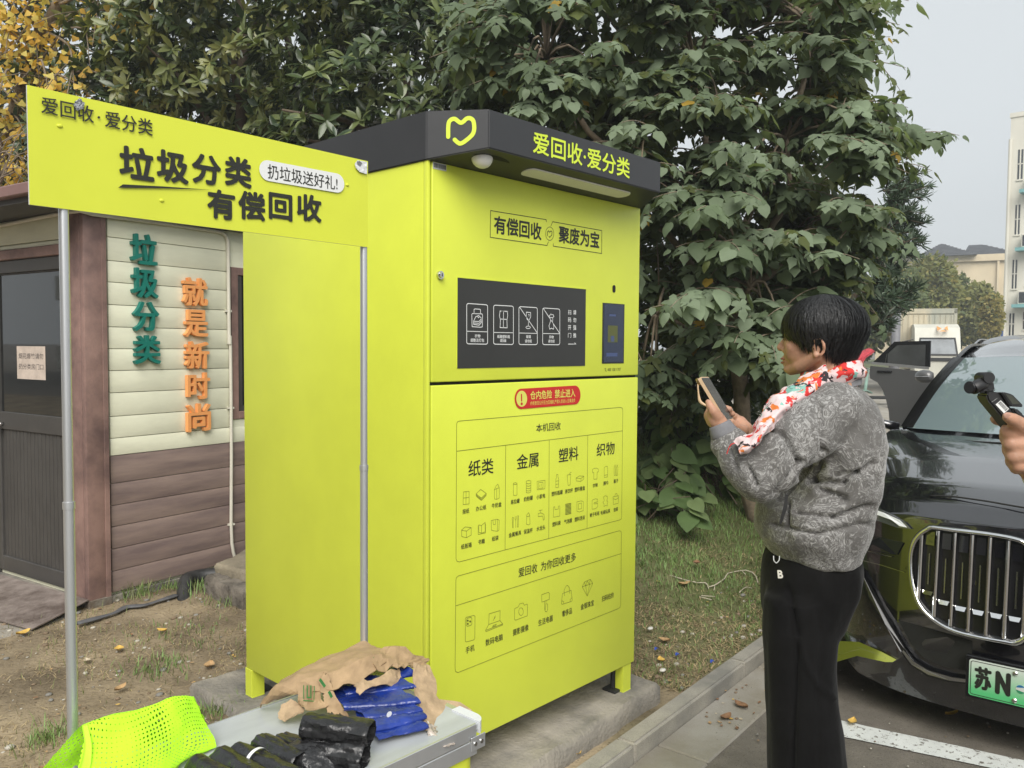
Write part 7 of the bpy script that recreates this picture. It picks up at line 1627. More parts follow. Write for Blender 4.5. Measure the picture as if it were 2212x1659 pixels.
def PW(X, Y, dt=0.0): return dep(1458+X*.2766, 621+Y*.2766, T0+dt)
def PT(X, Y, dt=0.0): return dep(1458+X*.3652, 1053+Y*.3652, T0+dt)
def PP(X, Y, t): return dep(1458+X*.1302, 783+Y*.1302, t)
gw = PT(770, 1500); woman = thing('person', 'short-haired woman in grey velvet padded jacket and floral scarf using her phone', 'person', (gw[0], gw[1], 0))
ph = R(33); hf_ = -RH*math.cos(ph)+FH*math.sin(ph); hl_ = np.cross(ZU, hf_); H0 = PW(1128, 400)
def HD_(f, l, z): return H0+hf_*f+hl_*l+ZU*z
B = MB()
def el(f, l, z, rf, rl, rz, n=24): B.add(*ellip(HD_(f, l, z), (rf, rl, rz), n, 16, (hf_, hl_, ZU)))
el(-.012, 0, .030, .090, .073, .074); el(.030, 0, -.030, .062, .058, .062); el(.040, 0, -.008, .052, .062, .050)
for s in (1, -1):
    chain(B, [HD_(-.005, s*.052, -.045), HD_(.040, s*.034, -.074), HD_(.070, s*.008, -.084)], [.020, .018, .016])
    B.add(*capm(HD_(.058, s*.034, -.022), HD_(.062, s*.026, -.040), .024, .022)); B.add(*capm(HD_(.086, s*.008, -.030), HD_(.089, s*.011, -.031), .0085, .008))
    B.add(*capm(HD_(.066, s*.044, .012), HD_(.079, s*.014, .013), .010, .011)); B.add(*ellip(HD_(.068, s*.032, -.002), (.014, .015, .011), 14, 10, (hf_, hl_, ZU)))
    B.add(*capm(HD_(.076, s*.019, -.056), HD_(.0895, 0, -.053), .0065, .0085)); B.add(*capm(HD_(.076, s*.017, -.064), HD_(.0875, 0, -.066), .0075, .0095))
    # ear: helix ring, lobe and bowl
    ec = (-.012, s*.074, -.024); q = []
    for i in range(11):
        a = R(-70+250*i/10); q.append(HD_(ec[0]-.005-.0135*math.cos(a), ec[1]+s*(.010 if 2 < i < 9 else .004), ec[2]+.002+.0225*math.sin(a)))
    chain(B, q, [.0045]*11); B.add(*ellip(HD_(ec[0]+.003, ec[1]-s*.002, ec[2]), (.012, .006, .019), 14, 10, (hf_, hl_, ZU))); B.add(*capm(HD_(ec[0]+.004, ec[1]+s*.002, ec[2]-.019), HD_(ec[0]+.003, ec[1]+s*.002, ec[2]-.023), .0065, .005))
B.add(*capm(HD_(.082, 0, .004), HD_(.1015, 0, -.024), .009, .0110)); el(.076, 0, -.083, .017, .018, .013)
neck = [HD_(-.030, 0, -.05), HD_(-.050, 0, -.14), HD_(-.062, 0, -.20)]; chain(B, neck, [.054, .052, .060])
# trunk, legs and arms inside the clothes
chest = PW(1200, 1150); pel = PT(800, 430)
chain(B, [neck[-1], chest, pel], [.055, .085, .085]); sh_l = PW(1180, 980, -.12); sh_r = PW(1180, 980, .13); chain(B, [sh_l, sh_r], [.035, .035])
kn = {}
for s, dt in ((1, -.085), (-1, .085)):
    k1 = PT(760+s*12, 1080, dt); an = np.array((*(PT(770+s*14, 1700, dt)[:2]), .09)); chain(B, [pel+FH*dt, k1, an], [.072, .052, .038]); kn[s] = an
el_l = PW(690, 1470, -.17); wr_l = PP(745, 1030, 2.10)
chain(B, [sh_l, el_l, PW(420, 1210, -.11), wr_l], [.036, .034, .024, .021])
el_r = PW(760, 1420, .14); wr_r = PP(1190, 1230, 2.235); chain(B, [sh_r, el_r, wr_r], [.036, .034, .021])
# near hand (left): palm behind the phone's near edge, thumb along the edge, fingers round the back
def fing(pts, r): chain(B, [PP(*p) for p in pts], r)
chain(B, [wr_l, PP(690, 950, 2.100), PP(640, 870, 2.105)], [.0225, .0225, .0195]); chain(B, [PP(640, 970, 2.12), PP(585, 880, 2.125)], [.019, .017])
fing([(700, 900, 2.090), (640, 810, 2.082), (585, 725, 2.083), (556, 662, 2.088)], [.0165, .0130, .0108, .0088])
fing([(600, 800, 2.13), (640, 740, 2.165), (760, 740, 2.20), (850, 760, 2.215), (905, 775, 2.205)], [.014, .0105, .0095, .0088, .0085])
fing([(605, 840, 2.13), (660, 800, 2.17), (790, 810, 2.21), (890, 835, 2.22), (955, 852, 2.21)], [.014, .0105, .0098, .009, .0085])
fing([(600, 890, 2.13), (680, 870, 2.175), (790, 890, 2.215), (880, 900, 2.22)], [.013, .0102, .009, .008])
fing([(590, 930, 2.125), (690, 940, 2.17), (780, 950, 2.205), (850, 950, 2.21)], [.012, .009, .008, .007])
# far hand (right): cupped under the phone, thumb tip on its lower corner
chain(B, [wr_r, PP(1140, 1130, 2.235), PP(1080, 1030, 2.245)], [.026, .027, .022]); chain(B, [PP(1160, 1090, 2.26), PP(1090, 980, 2.265)], [.02, .016])
fing([(1120, 1130, 2.21), (1050, 1090, 2.195), (985, 1030, 2.185), (940, 980, 2.180)], [.0165, .0120, .0105, .0088])
fing([(1080, 980, 2.26), (1040, 920, 2.265), (995, 885, 2.25), (975, 895, 2.235)], [.0120, .0095, .0088, .008])
fing([(1100, 1000, 2.275), (1030, 950, 2.285), (975, 925, 2.26), (950, 935, 2.24)], [.0120, .0095, .0088, .008])
fing([(1120, 1040, 2.28), (1040, 1000, 2.285), (980, 985, 2.26), (950, 985, 2.245)], [.0110, .009, .008, .0075])
fing([(1130, 1080, 2.27), (1060, 1060, 2.275), (1005, 1050, 2.255)], [.0100, .008, .007])
body_w = remesh('body', B, .0033, M_skin, woman, 3, .5)
# lips, eye and brow drawn as thin shapes on the face
M_lip = mat('lip', (.30, .085, .075), .45, var=.1)
mb = MB(); chain(mb, [HD_(.0835, .017, -.0575), HD_(.0955, .006, -.0545), HD_(.0985, 0, -.0552)], [.0015, .0028, .0030]); chain(mb, [HD_(.0835, .016, -.0635), HD_(.0950, .005, -.0655), HD_(.0975, 0, -.066)], [.0015, .0030, .0034]); mb.build('lip', M_lip, woman, True)
mb = MB(); chain(mb, [HD_(.0855, .018, .017), HD_(.0800, .034, .0185), HD_(.070, .048, .014)], [.0020, .0024, .0014]); mb.build('eyebrow', M_hair, woman, True)
mb = MB(); chain(mb, [HD_(.0815, .020, -.002), HD_(.0812, .030, .0), HD_(.0770, .042, -.003)], [.0012, .0018, .0012]); mb.build('eye', M_hair, woman, True)
# hair: dense cap plus combed strands
def hz_end(th):
    return float(np.interp(abs(th), [0, 25, 45, 60, 72, 80, 90, 102, 112, 130, 155, 180], [.010, .009, .004, -.012, -.030, -.026, -.010, -.012, -.048, -.066, -.072, -.072]))
HC = np.array((-.014, 0, .030)); HR = np.array((.107, .090, .083))
def hairp(th, z, k=1.0):
    zz = max(-1.35, min(1.0, (z-HC[2])/(HR[2]*k))); c = math.sqrt(max(0, 1-zz*zz)) if zz > -.35 else math.sqrt(1-.1225)*(1+(zz+.35)*.38)
    return HD_(HC[0]+HR[0]*k*c*math.cos(R(th)), HC[1]+HR[1]*k*c*math.sin(R(th)), z)
def strand(th, k, z1, r0, seed, n=13):
    pts = []; z0 = HC[2]+HR[2]*k*.999
    for i in range(n):
        u = i/(n-1); s = math.sin(u*math.pi/2); ph_ = math.acos(1) if i == 0 else 0
        zt = HC[2]+HR[2]*k*math.cos(math.pi*u*.62) if HC[2]+HR[2]*k*math.cos(math.pi*u*.62) > z1 else None
        pts.append((u, zt))
    out = []; ztop = HC[2]+HR[2]*k
    # even steps of polar angle down to the hairline
    pend = math.acos(max(-1, min(1, (z1-HC[2])/(HR[2]*k)))) if z1 > HC[2]-HR[2]*k*.35 else 1.93
    for i in range(n):
        u = i/(n-1); pa = pend*u; z = HC[2]+HR[2]*k*math.cos(pa)
        if z1 <= HC[2]-HR[2]*k*.35:
            z = HC[2]+HR[2]*k*math.cos(1.93*min(1, u*1.3)) if u < .77 else (HC[2]-HR[2]*k*.35)+(z1-(HC[2]-HR[2]*k*.35))*(u-.77)/.23
        sw = 13*math.sin(u*2.2+seed)+6*nz(u*3, seed, 0)
        out.append(hairp(th+sw*(1-u*.3), z, k+.006*nz(seed*3, u*5, 1)))
    return out
cap_ = MB(); rg = []
nth = 72
for i in range(15):
    row = []
    for j in range(nth):
        th = -180+360*j/nth; z1 = hz_end(th)-.000+.004*nz(j*.9, 2, 0); u = i/14
        if z1 > HC[2]-HR[2]*.35: z = HC[2]+HR[2]*.985*math.cos(math.acos((z1-HC[2])/(HR[2]*.985))*u)
        else: z = HC[2]+HR[2]*.985*math.cos(1.93*min(1, u*1.3)) if u < .77 else (HC[2]-HR[2]*.35)+(z1-(HC[2]-HR[2]*.35))*(u-.77)/.23
        row.append(hairp(th, z, .985))
    rg.append(row)
for k_, zz in ((.90, 1), (.72, 1)):      # turned-in lower rim
    rg.append([H0+(np.array(p)-H0)*np.array((k_, k_, 1))+ZU*(.004) for p in rg[14]])
cap_.loft(rg, cap=False)
hair = cap_.build('hair', M_hair, woman, True)
mb = MB(); rr = random.Random(3)
for i in range(2600):
    th = rr.uniform(-180, 180); k = .99+rr.random()**2*.085; z1 = hz_end(th)+rr.uniform(-.016, .014)-(.004 if abs(th) > 100 else 0); P_ = strand(th, k, z1, 0, rr.random()*6.28)
    wd = rr.uniform(.0009, .0021); vs = []
    for q in range(len(P_)):
        t_ = P_[min(q+1, len(P_)-1)]-P_[max(q-1, 0)]; o_ = np.cross(t_, P_[q]-H0); o_ /= np.linalg.norm(o_)+1e-9; w_ = wd*(1 if q < len(P_)-2 else (.7 if q == len(P_)-2 else .1))
        vs += [P_[q]+o_*w_, P_[q]-o_*w_]
    mb.add(vs, [(2*q, 2*q+1, 2*q+3, 2*q+2) for q in range(len(P_)-1)])
mb.build('strands', M_hair, hair, True)
# jacket: torso rings and sleeves joined, then puffed and crumpled
M_vel = bpy.data.materials.new('crushed_velvet'); M_vel.use_nodes = True
n = M_vel.node_tree; b = n.nodes['Principled BSDF']; tc = n.nodes.new('ShaderNodeTexCoord'); wn_ = n.nodes.new('ShaderNodeTexNoise'); wn_.inputs['Scale'].default_value = 9; wn_.inputs['Detail'].default_value = 3; n.links.new(tc.outputs['Object'], wn_.inputs['Vector'])
mxv = n.nodes.new('ShaderNodeMix'); mxv.data_type = 'RGBA'; mxv.inputs[0].default_value = .22; n.links.new(tc.outputs['Object'], mxv.inputs[6]); n.links.new(wn_.outputs['Color'], mxv.inputs[7])
n1 = n.nodes.new('ShaderNodeTexNoise'); n1.inputs['Scale'].default_value = 78; n1.inputs['Detail'].default_value = 4; n1.inputs['Roughness'].default_value = .6; n1.inputs['Distortion'].default_value = 1.5; n.links.new(mxv.outputs[2], n1.inputs['Vector'])
n2 = n.nodes.new('ShaderNodeTexNoise'); n2.inputs['Scale'].default_value = 7; n2.inputs['Detail'].default_value = 4; n.links.new(tc.outputs['Object'], n2.inputs['Vector'])
ma = n.nodes.new('ShaderNodeMath'); ma.operation = 'MULTIPLY_ADD'; n.links.new(n2.outputs[0], ma.inputs[0]); ma.inputs[1].default_value = .42; ma.inputs[2].default_value = -.21; mb_ = n.nodes.new('ShaderNodeMath'); n.links.new(n1.outputs[0], mb_.inputs[0]); n.links.new(ma.outputs[0], mb_.inputs[1])
rp2 = n.nodes.new('ShaderNodeValToRGB'); e = rp2.color_ramp.elements; e[0].position = .49; e[0].color = (.130, .125, .119, 1); e[1].position = .67; e[1].color = (.37, .365, .355, 1); n.links.new(mb_.outputs[0], rp2.inputs[0]); n.links.new(rp2.outputs[0], b.inputs['Base Color'])  # pale streaks: crushed pile pattern plus sheen highlights painted into the colour
b.inputs['Roughness'].default_value = .75; b.inputs['Sheen Weight'].default_value = .55; b.inputs['Sheen Roughness'].default_value = .3; b.inputs['Sheen Tint'].default_value = (.9, .9, .88, 1); b.inputs['Specular IOR Level'].default_value = .2
bp_ = n.nodes.new('ShaderNodeBump'); bp_.inputs['Strength'].default_value = .8; bp_.inputs['Distance'].default_value = .004; n.links.new(n1.outputs[0], bp_.inputs['Height']); n.links.new(bp_.outputs[0], b.inputs['Normal'])
def rings_px(rows, nA=28):
    out = []
    for (x0, x1, y, dh, dc) in rows:
        c = dep((x0+x1)/2, y, T0+dc); hw = (x1-x0)/2*T0/FPX
        out.append([c+RH*hw*math.cos(2*math.pi*k/nA)*1.0+FH*dh*math.sin(2*math.pi*k/nA) for k in range(nA)])
    return out[::-1]
def wx(X): return 1458+X*.2766
def wy(Y): return 621+Y*.2766
def tx(X): return 1458+X*.3652
def ty(Y): return 1053+Y*.3652
J = MB()
J.loft(rings_px([(wx(1215), wx(1385), wy(735), .060, 0), (wx(1120), wx(1445), wy(775), .115, 0), (wx(1010), wx(1505), wy(850), .165, 0), (wx(930), wx(1562), wy(1000), .200, 0), (wx(880), wx(1588), wy(1200), .215, 0), (wx(850), wx(1582), wy(1400), .21, 0), (wx(800), wx(1560), wy(1560), .205, 0),
                 (tx(480), tx(1172), ty(80), .205, 0), (tx(462), tx(1148), ty(190), .205, 0), (tx(470), tx(1135), ty(270), .20, 0), (tx(520), tx(1105), ty(340), .185, 0), (tx(555), tx(1085), ty(400), .178, 0), (tx(575), tx(1068), ty(425), .165, 0)]))
chain(J, [PW(1230, 960, -.13), PW(1000, 1170, -.17), PW(800, 1360, -.185), PW(660, 1470, -.175)], [.085, .080, .075, .074])
chain(J, [PW(640, 1470, -.17), PW(520, 1370, -.15), PW(430, 1240, -.115), PW(385, 1150, -.105)], [.074, .066, .056, .040])
chain(J, [PW(1230, 960, .15), PW(960, 1220, .18), PW(770, 1420, .14)], [.085, .075, .065]); chain(J, [PW(770, 1420, .14), PW(650, 1320, .08), PW(575, 1235, .045)], [.065, .052, .036])
jacket = remesh('jacket', J, .0065, M_vel, woman, 8, .5)
V = co(jacket); N = nrm(jacket); X_, Y_ = topx(V); near = (V-H0)@FH
Xw = (X_-1458)/.2766; Yw = (Y_-621)/.2766
def groove(d, w_): return -np.exp(-(d/w_)**2)
def seg_d(ax, ay, bx, by):
    dx, dy = bx-ax, by-ay; L2 = dx*dx+dy*dy; t = np.clip(((Xw-ax)*dx+(Yw-ay)*dy)/L2, 0, 1); return np.hypot(Xw-ax-t*dx, Yw-ay-t*dy)
nearm = near < .02
D = np.zeros(len(V))
for (sx0, sy0, sx1, sy1, dp, wd) in ((820, 1120, 1010, 1380, .010, 26), (555, 1390, 640, 1560, .009, 24), (1130, 900, 1190, 1300, .010, 26), (1190, 1300, 1020, 1480, .013, 30), (1600, 1385, 1440, 1460, .011, 30), (1440, 1460, 1240, 1470, .008, 30), (700, 1090, 800, 1110, .008, 24), (1010, 1380, 800, 1620, .012, 30), (1010, 1500, 1300, 1530, .014, 36), (1300, 1530, 1450, 1450, .010, 30), (930, 1740, 1250, 1800, .010, 28), (1250, 1800, 1560, 1720, .010, 28), (1100, 1570, 1340, 1660, .012, 30), (420, 1250, 470, 1420, .006, 22), (860, 1640, 850, 1850, .012, 26), (730, 1850, 1100, 1930, .008, 24), (1100, 1930, 1560, 1850, .008, 24)):
    D += 1.6*dp*groove(seg_d(sx0, sy0, sx1, sy1), wd*.7)*nearm
lump = np.array([fbm(*(p*9), 1.0, 3) for p in V])*.008+np.array([abs(nz(*(p*14+3))) for p in V])*.006
setco(jacket, V+N*(D+lump-.011)[:, None])
# pocket slit, cuffs, collar, hem
M_rib = mat('grey_rib_knit', (.17, .17, .18), .85, var=.12, vscale=40)
def cuff(c0, c1, r0, r1, name):
    c0, c1 = np.array(c0), np.array(c1); d = (c1-c0)/np.linalg.norm(c1-c0); a = np.cross(d, (.2, .3, 1)); a /= np.linalg.norm(a); b_ = np.cross(d, a); rings = []
    for i, (u, rr) in enumerate(((0, r0*1.02), (.12, r0*1.06), (.5, (r0+r1)/2*1.04), (.88, r1*1.03), (1, r1*.98), (.97, r1*.88))):
        rings.append([c0+(c1-c0)*u+(a*math.cos(2*math.pi*k/96)+b_*math.sin(2*math.pi*k/96))*rr*(1+.022*(k % 2)) for k in range(96)])
    m = MB(); m.loft(rings, cap=False); return m.build(name, M_rib, woman, True)
cuff(PW(388, 1152, -.105), PP(735, 1015, 2.098), .0335, .0275, 'cuff'); cuff(PW(585, 1250, .045), PP(1195, 1240, 2.236), .034, .028, 'cuff')
mb = MB(); cr_ = []
for (yy, k_, dz) in ((770, 1.10, 0), (735, 1.08, 0), (705, 1.0, 0), (700, .92, 0), (730, .90, 0)):
    c = PW(1290, yy); cr_.append([c+RH*.047*k_*math.cos(2*math.pi*q/40)+FH*.062*k_*math.sin(2*math.pi*q/40)-ZU*.012*math.cos(2*math.pi*q/40)*-1 for q in range(40)])
mb.loft(cr_, cap=False); mb.build('collar', M_rib, woman, True)
mb = MB(); v, f = patch([[PT(655, 40, -.212), PT(640, 120, -.214), PT(612, 215, -.205)], [PT(672, 45, -.210), PT(662, 130, -.212), PT(628, 215, -.204)]], 20, 5, .002, 20); mb.add(v, f); mb.build('pocket_slit', mat('pocket_dark', (.02, .02, .02), .9, var=0), jacket)
# trousers
M_trs = mat('black_corduroy', (.0060, .0058, .0058), .9, var=.3, vscale=6, bump=.15, bscale=60, sheen=.07, spec=.12)
Tm = MB()
Tm.loft(rings_px([(tx(560), tx(1065), ty(380), .16, 0), (tx(528), tx(1078), ty(470), .17, 0), (tx(530), tx(1058), ty(570), .175, 0), (tx(533), tx(990), ty(700), .17, 0), (tx(535), tx(955), ty(800), .16, 0)]))
def leg(s, dc, rows): Tm.loft(rings_px([(tx(a), tx(b_), ty(y), dh, dc) for a, b_, y, dh in rows]))
leg(1, -.085, [(540, 1000, 640, .085), (540, 948, 850, .095), (545, 936, 1050, .095), (548, 950, 1250, .10), (555, 985, 1450, .105), (560, 1000, 1650, .11), (566, 1006, 1900, .11), (575, 1005, 2420, .11)])
leg(-1, .085, [(535, 980, 640, .085), (535, 930, 850, .095), (535, 900, 1050, .095), (545, 905, 1250, .10), (552, 920, 1450, .105), (558, 930, 1650, .11), (563, 936, 1900, .11), (575, 935, 2420, .11)])
trs = remesh('trousers', Tm, .009, M_trs, woman, 8, .5)
V = co(trs); N = nrm(trs); keep_z = V[:, 2]; wr_ = np.array([fbm(p[0]*7, p[1]*7, p[2]*2.2, 1.0, 3) for p in V])*.012; X_, Y_ = topx(V); Xt = (X_-1458)/.3652; Yt = (Y_-1053)/.3652
dl = np.full(len(V), 1e9)
for (a0, b0, a1, b1) in ((735, 900, 790, 1080), (790, 1080, 850, 1170), (850, 1170, 945, 1250)):
    dx, dy = a1-a0, b1-b0; t_ = np.clip(((Xt-a0)*dx+(Yt-b0)*dy)/(dx*dx+dy*dy), 0, 1); dl = np.minimum(dl, np.hypot(Xt-a0-t_*dx, Yt-b0-t_*dy))
near = ((V-gw)@FH) < 0; xc_ = np.interp(Yt, [520, 700, 900, 1250, 1660], [665, 690, 728, 700, 692])
V2 = V+N*(wr_+(.008*np.exp(-(dl/16)**2)-.016*np.exp(-((Xt-xc_)/15)**2)*np.clip((Yt-520)/200, 0, 1)-.006*np.exp(-((Xt-xc_-150)/18)**2)*np.clip((Yt-700)/200, 0, 1))*near)[:, None]; V2[:, 2] = np.maximum(V2[:, 2], .03); setco(trs, V2)
for s in (1, -1):
    an = kn[s]; mb = MB(); chain(mb, [np.array((an[0], an[1], .045))+RH*.06, np.array((an[0], an[1], .05)), np.array((an[0], an[1], .040))-RH*.12, np.array((an[0], an[1], .034))-RH*.17], [.040, .044, .042, .032]); V_ = [(p[0], p[1], max(.0, p[2])) for p in mb.v]; mb.v = V_; mb.build('shoe', M_trs, woman, True)
# letter charm and draw cord at the hip
hp_ = PT(612, 505, -.19)
mb = MB(); mb.tube(resample([PT(583, 405, -.19), PT(585, 432, -.195), PT(600, 447, -.195), PT(616, 430, -.195), PT(618, 405, -.19)], 16), .0012, 6); mb.build('draw_cord', M_grey, woman)
mb = MB(); text(mb, 'B', -.006, -.010, .007, .010, lambda u, v, w_: tuple(hp_+RH*u+ZU*(v)-RH*v*.12-FH*(.012+w_)), .05, .06, .012); mb.build('letter_charm', mat('cream_charm', (.62, .60, .52), .5, var=.1), woman)
# scarf
M_scf = bpy.data.materials.new('floral_scarf'); M_scf.use_nodes = True
n = M_scf.node_tree; b = n.nodes['Principled BSDF']; b.inputs['Roughness'].default_value = .8; tc = n.nodes.new('ShaderNodeTexCoord')
wn_ = n.nodes.new('ShaderNodeTexNoise'); wn_.inputs['Scale'].default_value = 30; n.links.new(tc.outputs['Object'], wn_.inputs['Vector']); mxs = n.nodes.new('ShaderNodeMix'); mxs.data_type = 'RGBA'; mxs.inputs[0].default_value = .06; n.links.new(tc.outputs['Object'], mxs.inputs[6]); n.links.new(wn_.outputs['Color'], mxs.inputs[7])
def layer(base, scale, thr, colr, off, soft=.02):
    t1 = n.nodes.new('ShaderNodeTexNoise'); t1.inputs['Scale'].default_value = scale; t1.inputs['Detail'].default_value = 4; mp = n.nodes.new('ShaderNodeMapping'); mp.inputs['Location'].default_value = (off, off*2, off*3); n.links.new(mxs.outputs[2], mp.inputs[0]); n.links.new(mp.outputs[0], t1.inputs['Vector'])
    mr = n.nodes.new('ShaderNodeMapRange'); mr.inputs[1].default_value = thr; mr.inputs[2].default_value = thr+soft; n.links.new(t1.outputs[0], mr.inputs[0]); mm = n.nodes.new('ShaderNodeMix'); mm.data_type = 'RGBA'; n.links.new(mr.outputs[0], mm.inputs[0])
    if base is None: mm.inputs[6].default_value = (.66, .52, .52, 1)
    else: n.links.new(base, mm.inputs[6])
    mm.inputs[7].default_value = tuple(colr)+(1,); return mm.outputs[2]
s_ = layer(None, 24, .545, (.55, .025, .022), 0); s_ = layer(s_, 28, .585, (.62, .17, .03), 5); s_ = layer(s_, 25, .60, (.20, .42, .36), 9); s_ = layer(s_, 32, .585, (.018, .012, .015), 14); s_ = layer(s_, 15, .60, (.70, .60, .60), 21, .05)
n.links.new(s_, b.inputs['Base Color'])
mb = MB(); rings = []
nu, nv = 80, 36
cs = PW(1245, 668)
for i in range(nu):
    a = 2*math.pi*i/nu; c = cs+RH*(.058*math.cos(a))*1.05+FH*.066*math.sin(a)+ZU*(.006*math.cos(a)-.016*max(0, -math.cos(a)))-RH*.006
    out = RH*math.cos(a)+FH*math.sin(a); ring = []
    for j in range(nv):
        q = 2*math.pi*j/nv; rr = 1+.25*nz(q*1.2+a*.4, a*1.1, 2)+.17*math.sin(4*q+1.6*a); ring.append(c+out*.021*math.cos(q)*rr+ZU*.027*math.sin(q)*rr)
    rings.append(ring)
vs = [p for r_ in rings for p in r_]; mb.add(vs, [(i*nv+j, i*nv+(j+1) % nv, ((i+1) % nu)*nv+(j+1) % nv, ((i+1) % nu)*nv+j) for i in range(nu) for j in range(nv)])
scarf = mb.build('scarf', M_scf, woman, True)
rows = [[PW(1180, 610, -.085), PW(1050, 660, -.080), PW(930, 745, -.075), PW(840, 800, -.08), PW(760, 850, -.10), PW(700, 930, -.12), PW(665, 1000, -.135), PW(625, 1080, -.15), PW(590, 1140, -.17), PW(500, 1165, -.185), PW(470, 1215, -.19)],
        [PW(1190, 650, -.11), PW(1080, 700, -.115), PW(970, 780, -.12), PW(880, 830, -.14), PW(790, 890, -.155), PW(740, 960, -.165), PW(700, 1030, -.18), PW(650, 1100, -.205), PW(605, 1165, -.225), PW(530, 1210, -.225), PW(490, 1245, -.22)],
        [PW(1200, 720, -.12), PW(1110, 760, -.135), PW(1010, 830, -.145), PW(930, 890, -.165), PW(850, 940, -.18), PW(790, 1000, -.19), PW(735, 1070, -.21), PW(690, 1130, -.235), PW(630, 1210, -.245), PW(560, 1260, -.245), PW(505, 1290, -.235)],
        [PW(1210, 750, -.10), PW(1130, 790, -.12), PW(1040, 860, -.13), PW(960, 920, -.145), PW(880, 970, -.155), PW(820, 1030, -.17), PW(760, 1100, -.19), PW(705, 1160, -.21), PW(645, 1235, -.225), PW(570, 1285, -.225), PW(515, 1295, -.22)]]
v, f = patch(rows, 100, 36, .007, 26, .002, 31, .002, fold=1.6); o = obj('scarf_tail', v, f, M_scf, scarf, True)
mb = MB(); mb.tube(resample([PW(470, 1215, -.195), PW(440, 1225, -.20), (PW(420, 1255, -.20)), PW(405, 1300, -.20)], 12), .0012, 5); mb.build('thread', M_red, scarf)
# phone with strap
M_case = mat('cream_case', (.58, .42, .26), .5, var=.05)
bl, br2, tl2 = PP(850, 962, 2.13), PP(975, 936, 2.200), PP(422, 246, 2.14)
pu = br2-bl; PWd = .076; pu /= np.linalg.norm(pu); pv = tl2-bl; PLn = np.linalg.norm(pv); pv = pv/PLn; pn = np.cross(pu, pv); pn /= np.linalg.norm(pn); pn = pn if pn@RH > 0 else -pn
PWd = np.linalg.norm(br2-bl)
phone = thing('phone', 'smartphone in a cream case with finger strap, held up by the woman', 'phone', bl)
def PHF(u, v, w_): return tuple(bl+pu*u+pv*v+pn*w_)
mb = MB(); mb.prism(rrect(-.001, -.001, PWd+.001, PLn+.001, .009, 5), -.0085, .0, PHF); autosmooth(mb.build('case', M_case, phone), 40)
mb = MB(); mb.prism(rrect(.0015, .002, PWd-.0015, PLn-.002, .008, 5), .0, .0008, PHF); mb.build('screen', mat('phone_screen', (.018, .019, .021), .12, var=0, spec=.3), phone)
mb = MB(); pts = resample([PHF(.008, PLn*.95, -.014), PHF(.003, PLn*.82, -.022), PHF(.002, PLn*.60, -.034), PHF(.002, PLn*.50, -.030), PHF(.004, PLn*.36, -.018)], 16); mb.tube(pts, [.0022]*6+[.0026, .0034, .004, .0042, .004, .0036, .003, .003, .003, .003], 8); mb.build('finger_strap', M_case, phone, True)
mb = MB(); rg = [[np.array(PHF(.012+.010*math.cos(2*math.pi*k/20), PLn*.95+.010*math.sin(2*math.pi*k/20), w_)) for k in range(20)] for w_ in (-.0105, -.016)]; mb.loft(rg); mb.build('strap_ring', mat('brass', (.55, .40, .15), .25, metal=1, var=.1), phone)
# ------------------------------------------------------------------ the second person: only the hand with the pocket camera reaches into the picture
def PZ(X, Y, t): return dep(1944+X*.2116, 702+Y*.2116, t)
foot = dep(2760, 1500, 1.55); man = thing('person', 'hand of a second person reaching in from the right, holding a small camera', 'person', (foot[0], foot[1], 0))
B = MB()
def fz(pts, r): chain(B, [PZ(*p) for p in pts], r)
wz = PZ(1560, 1560, 1.33)
chain(B, [wz, PZ(1420, 1420, 1.325), PZ(1340, 1250, 1.325)], [.030, .034, .030]); chain(B, [PZ(1400, 1480, 1.315), PZ(1330, 1380, 1.30)], [.026, .020])
fz([(1330, 1080, 1.30), (1230, 1020, 1.275), (1150, 965, 1.262), (1100, 940, 1.258)], [.0185, .0125, .0105, .0085])                    # thumb
fz([(1330, 1080, 1.345), (1190, 1010, 1.345), (1060, 985, 1.335), (980, 962, 1.315)], [.0155, .0110, .0100, .0090])                    # index, along the far side
fz([(1360, 1140, 1.325), (1240, 1100, 1.29), (1110, 1085, 1.285), (1085, 1160, 1.315), (1180, 1180, 1.335)], [.0165, .0135, .0130, .0105, .0095])
fz([(1370, 1240, 1.325), (1260, 1225, 1.285), (1130, 1215, 1.285), (1110, 1285, 1.315), (1190, 1300, 1.335)], [.0165, .0130, .0125, .0102, .0092])
fz([(1380, 1330, 1.325), (1280, 1335, 1.285), (1160, 1345, 1.285), (1140, 1400, 1.315), (1210, 1400, 1.335)], [.0160, .0125, .0118, .0098, .0088])
fz([(1390, 1410, 1.32), (1310, 1425, 1.29), (1200, 1440, 1.288), (1180, 1470, 1.315), (1240, 1470, 1.33)], [.0145, .0112, .0105, .0088, .0080])
fz([(1300, 1020, 1.325), (1160, 1035, 1.30), (1095, 1045, 1.305)], [.0140, .0110, .0095])
el2 = dep(2500, 1330, 1.30); sh2 = dep(2600, 880, 1.42); chain(B, [wz, el2, sh2], [.027, .038, .048])
ce = dep(2760, 900, 1.5); hd = dep(2760, 560, 1.5); sh3 = dep(2960, 880, 1.62); chain(B, [sh2, ce, sh3], [.05, .09, .05]); pe2 = np.array((ce[0], ce[1], .92)); chain(B, [ce, pe2], [.14, .13]); chain(B, [ce, hd], [.058, .056])
hv = np.array((hd[0], hd[1], hd[2])); ff = unit(-RH*.8+FH*.6); ss_ = np.cross(ZU, ff)
B.add(*ellip(hv+ZU*.02, (.092, .076, .115), 20, 14, (ff, ss_, ZU))); B.add(*capm(hv+ff*.088+ZU*.0, hv+ff*.104-ZU*.03, .010, .013)); B.add(*capm(hv+ff*.07-ZU*.085, hv+ff*.075-ZU*.088, .02, .018))
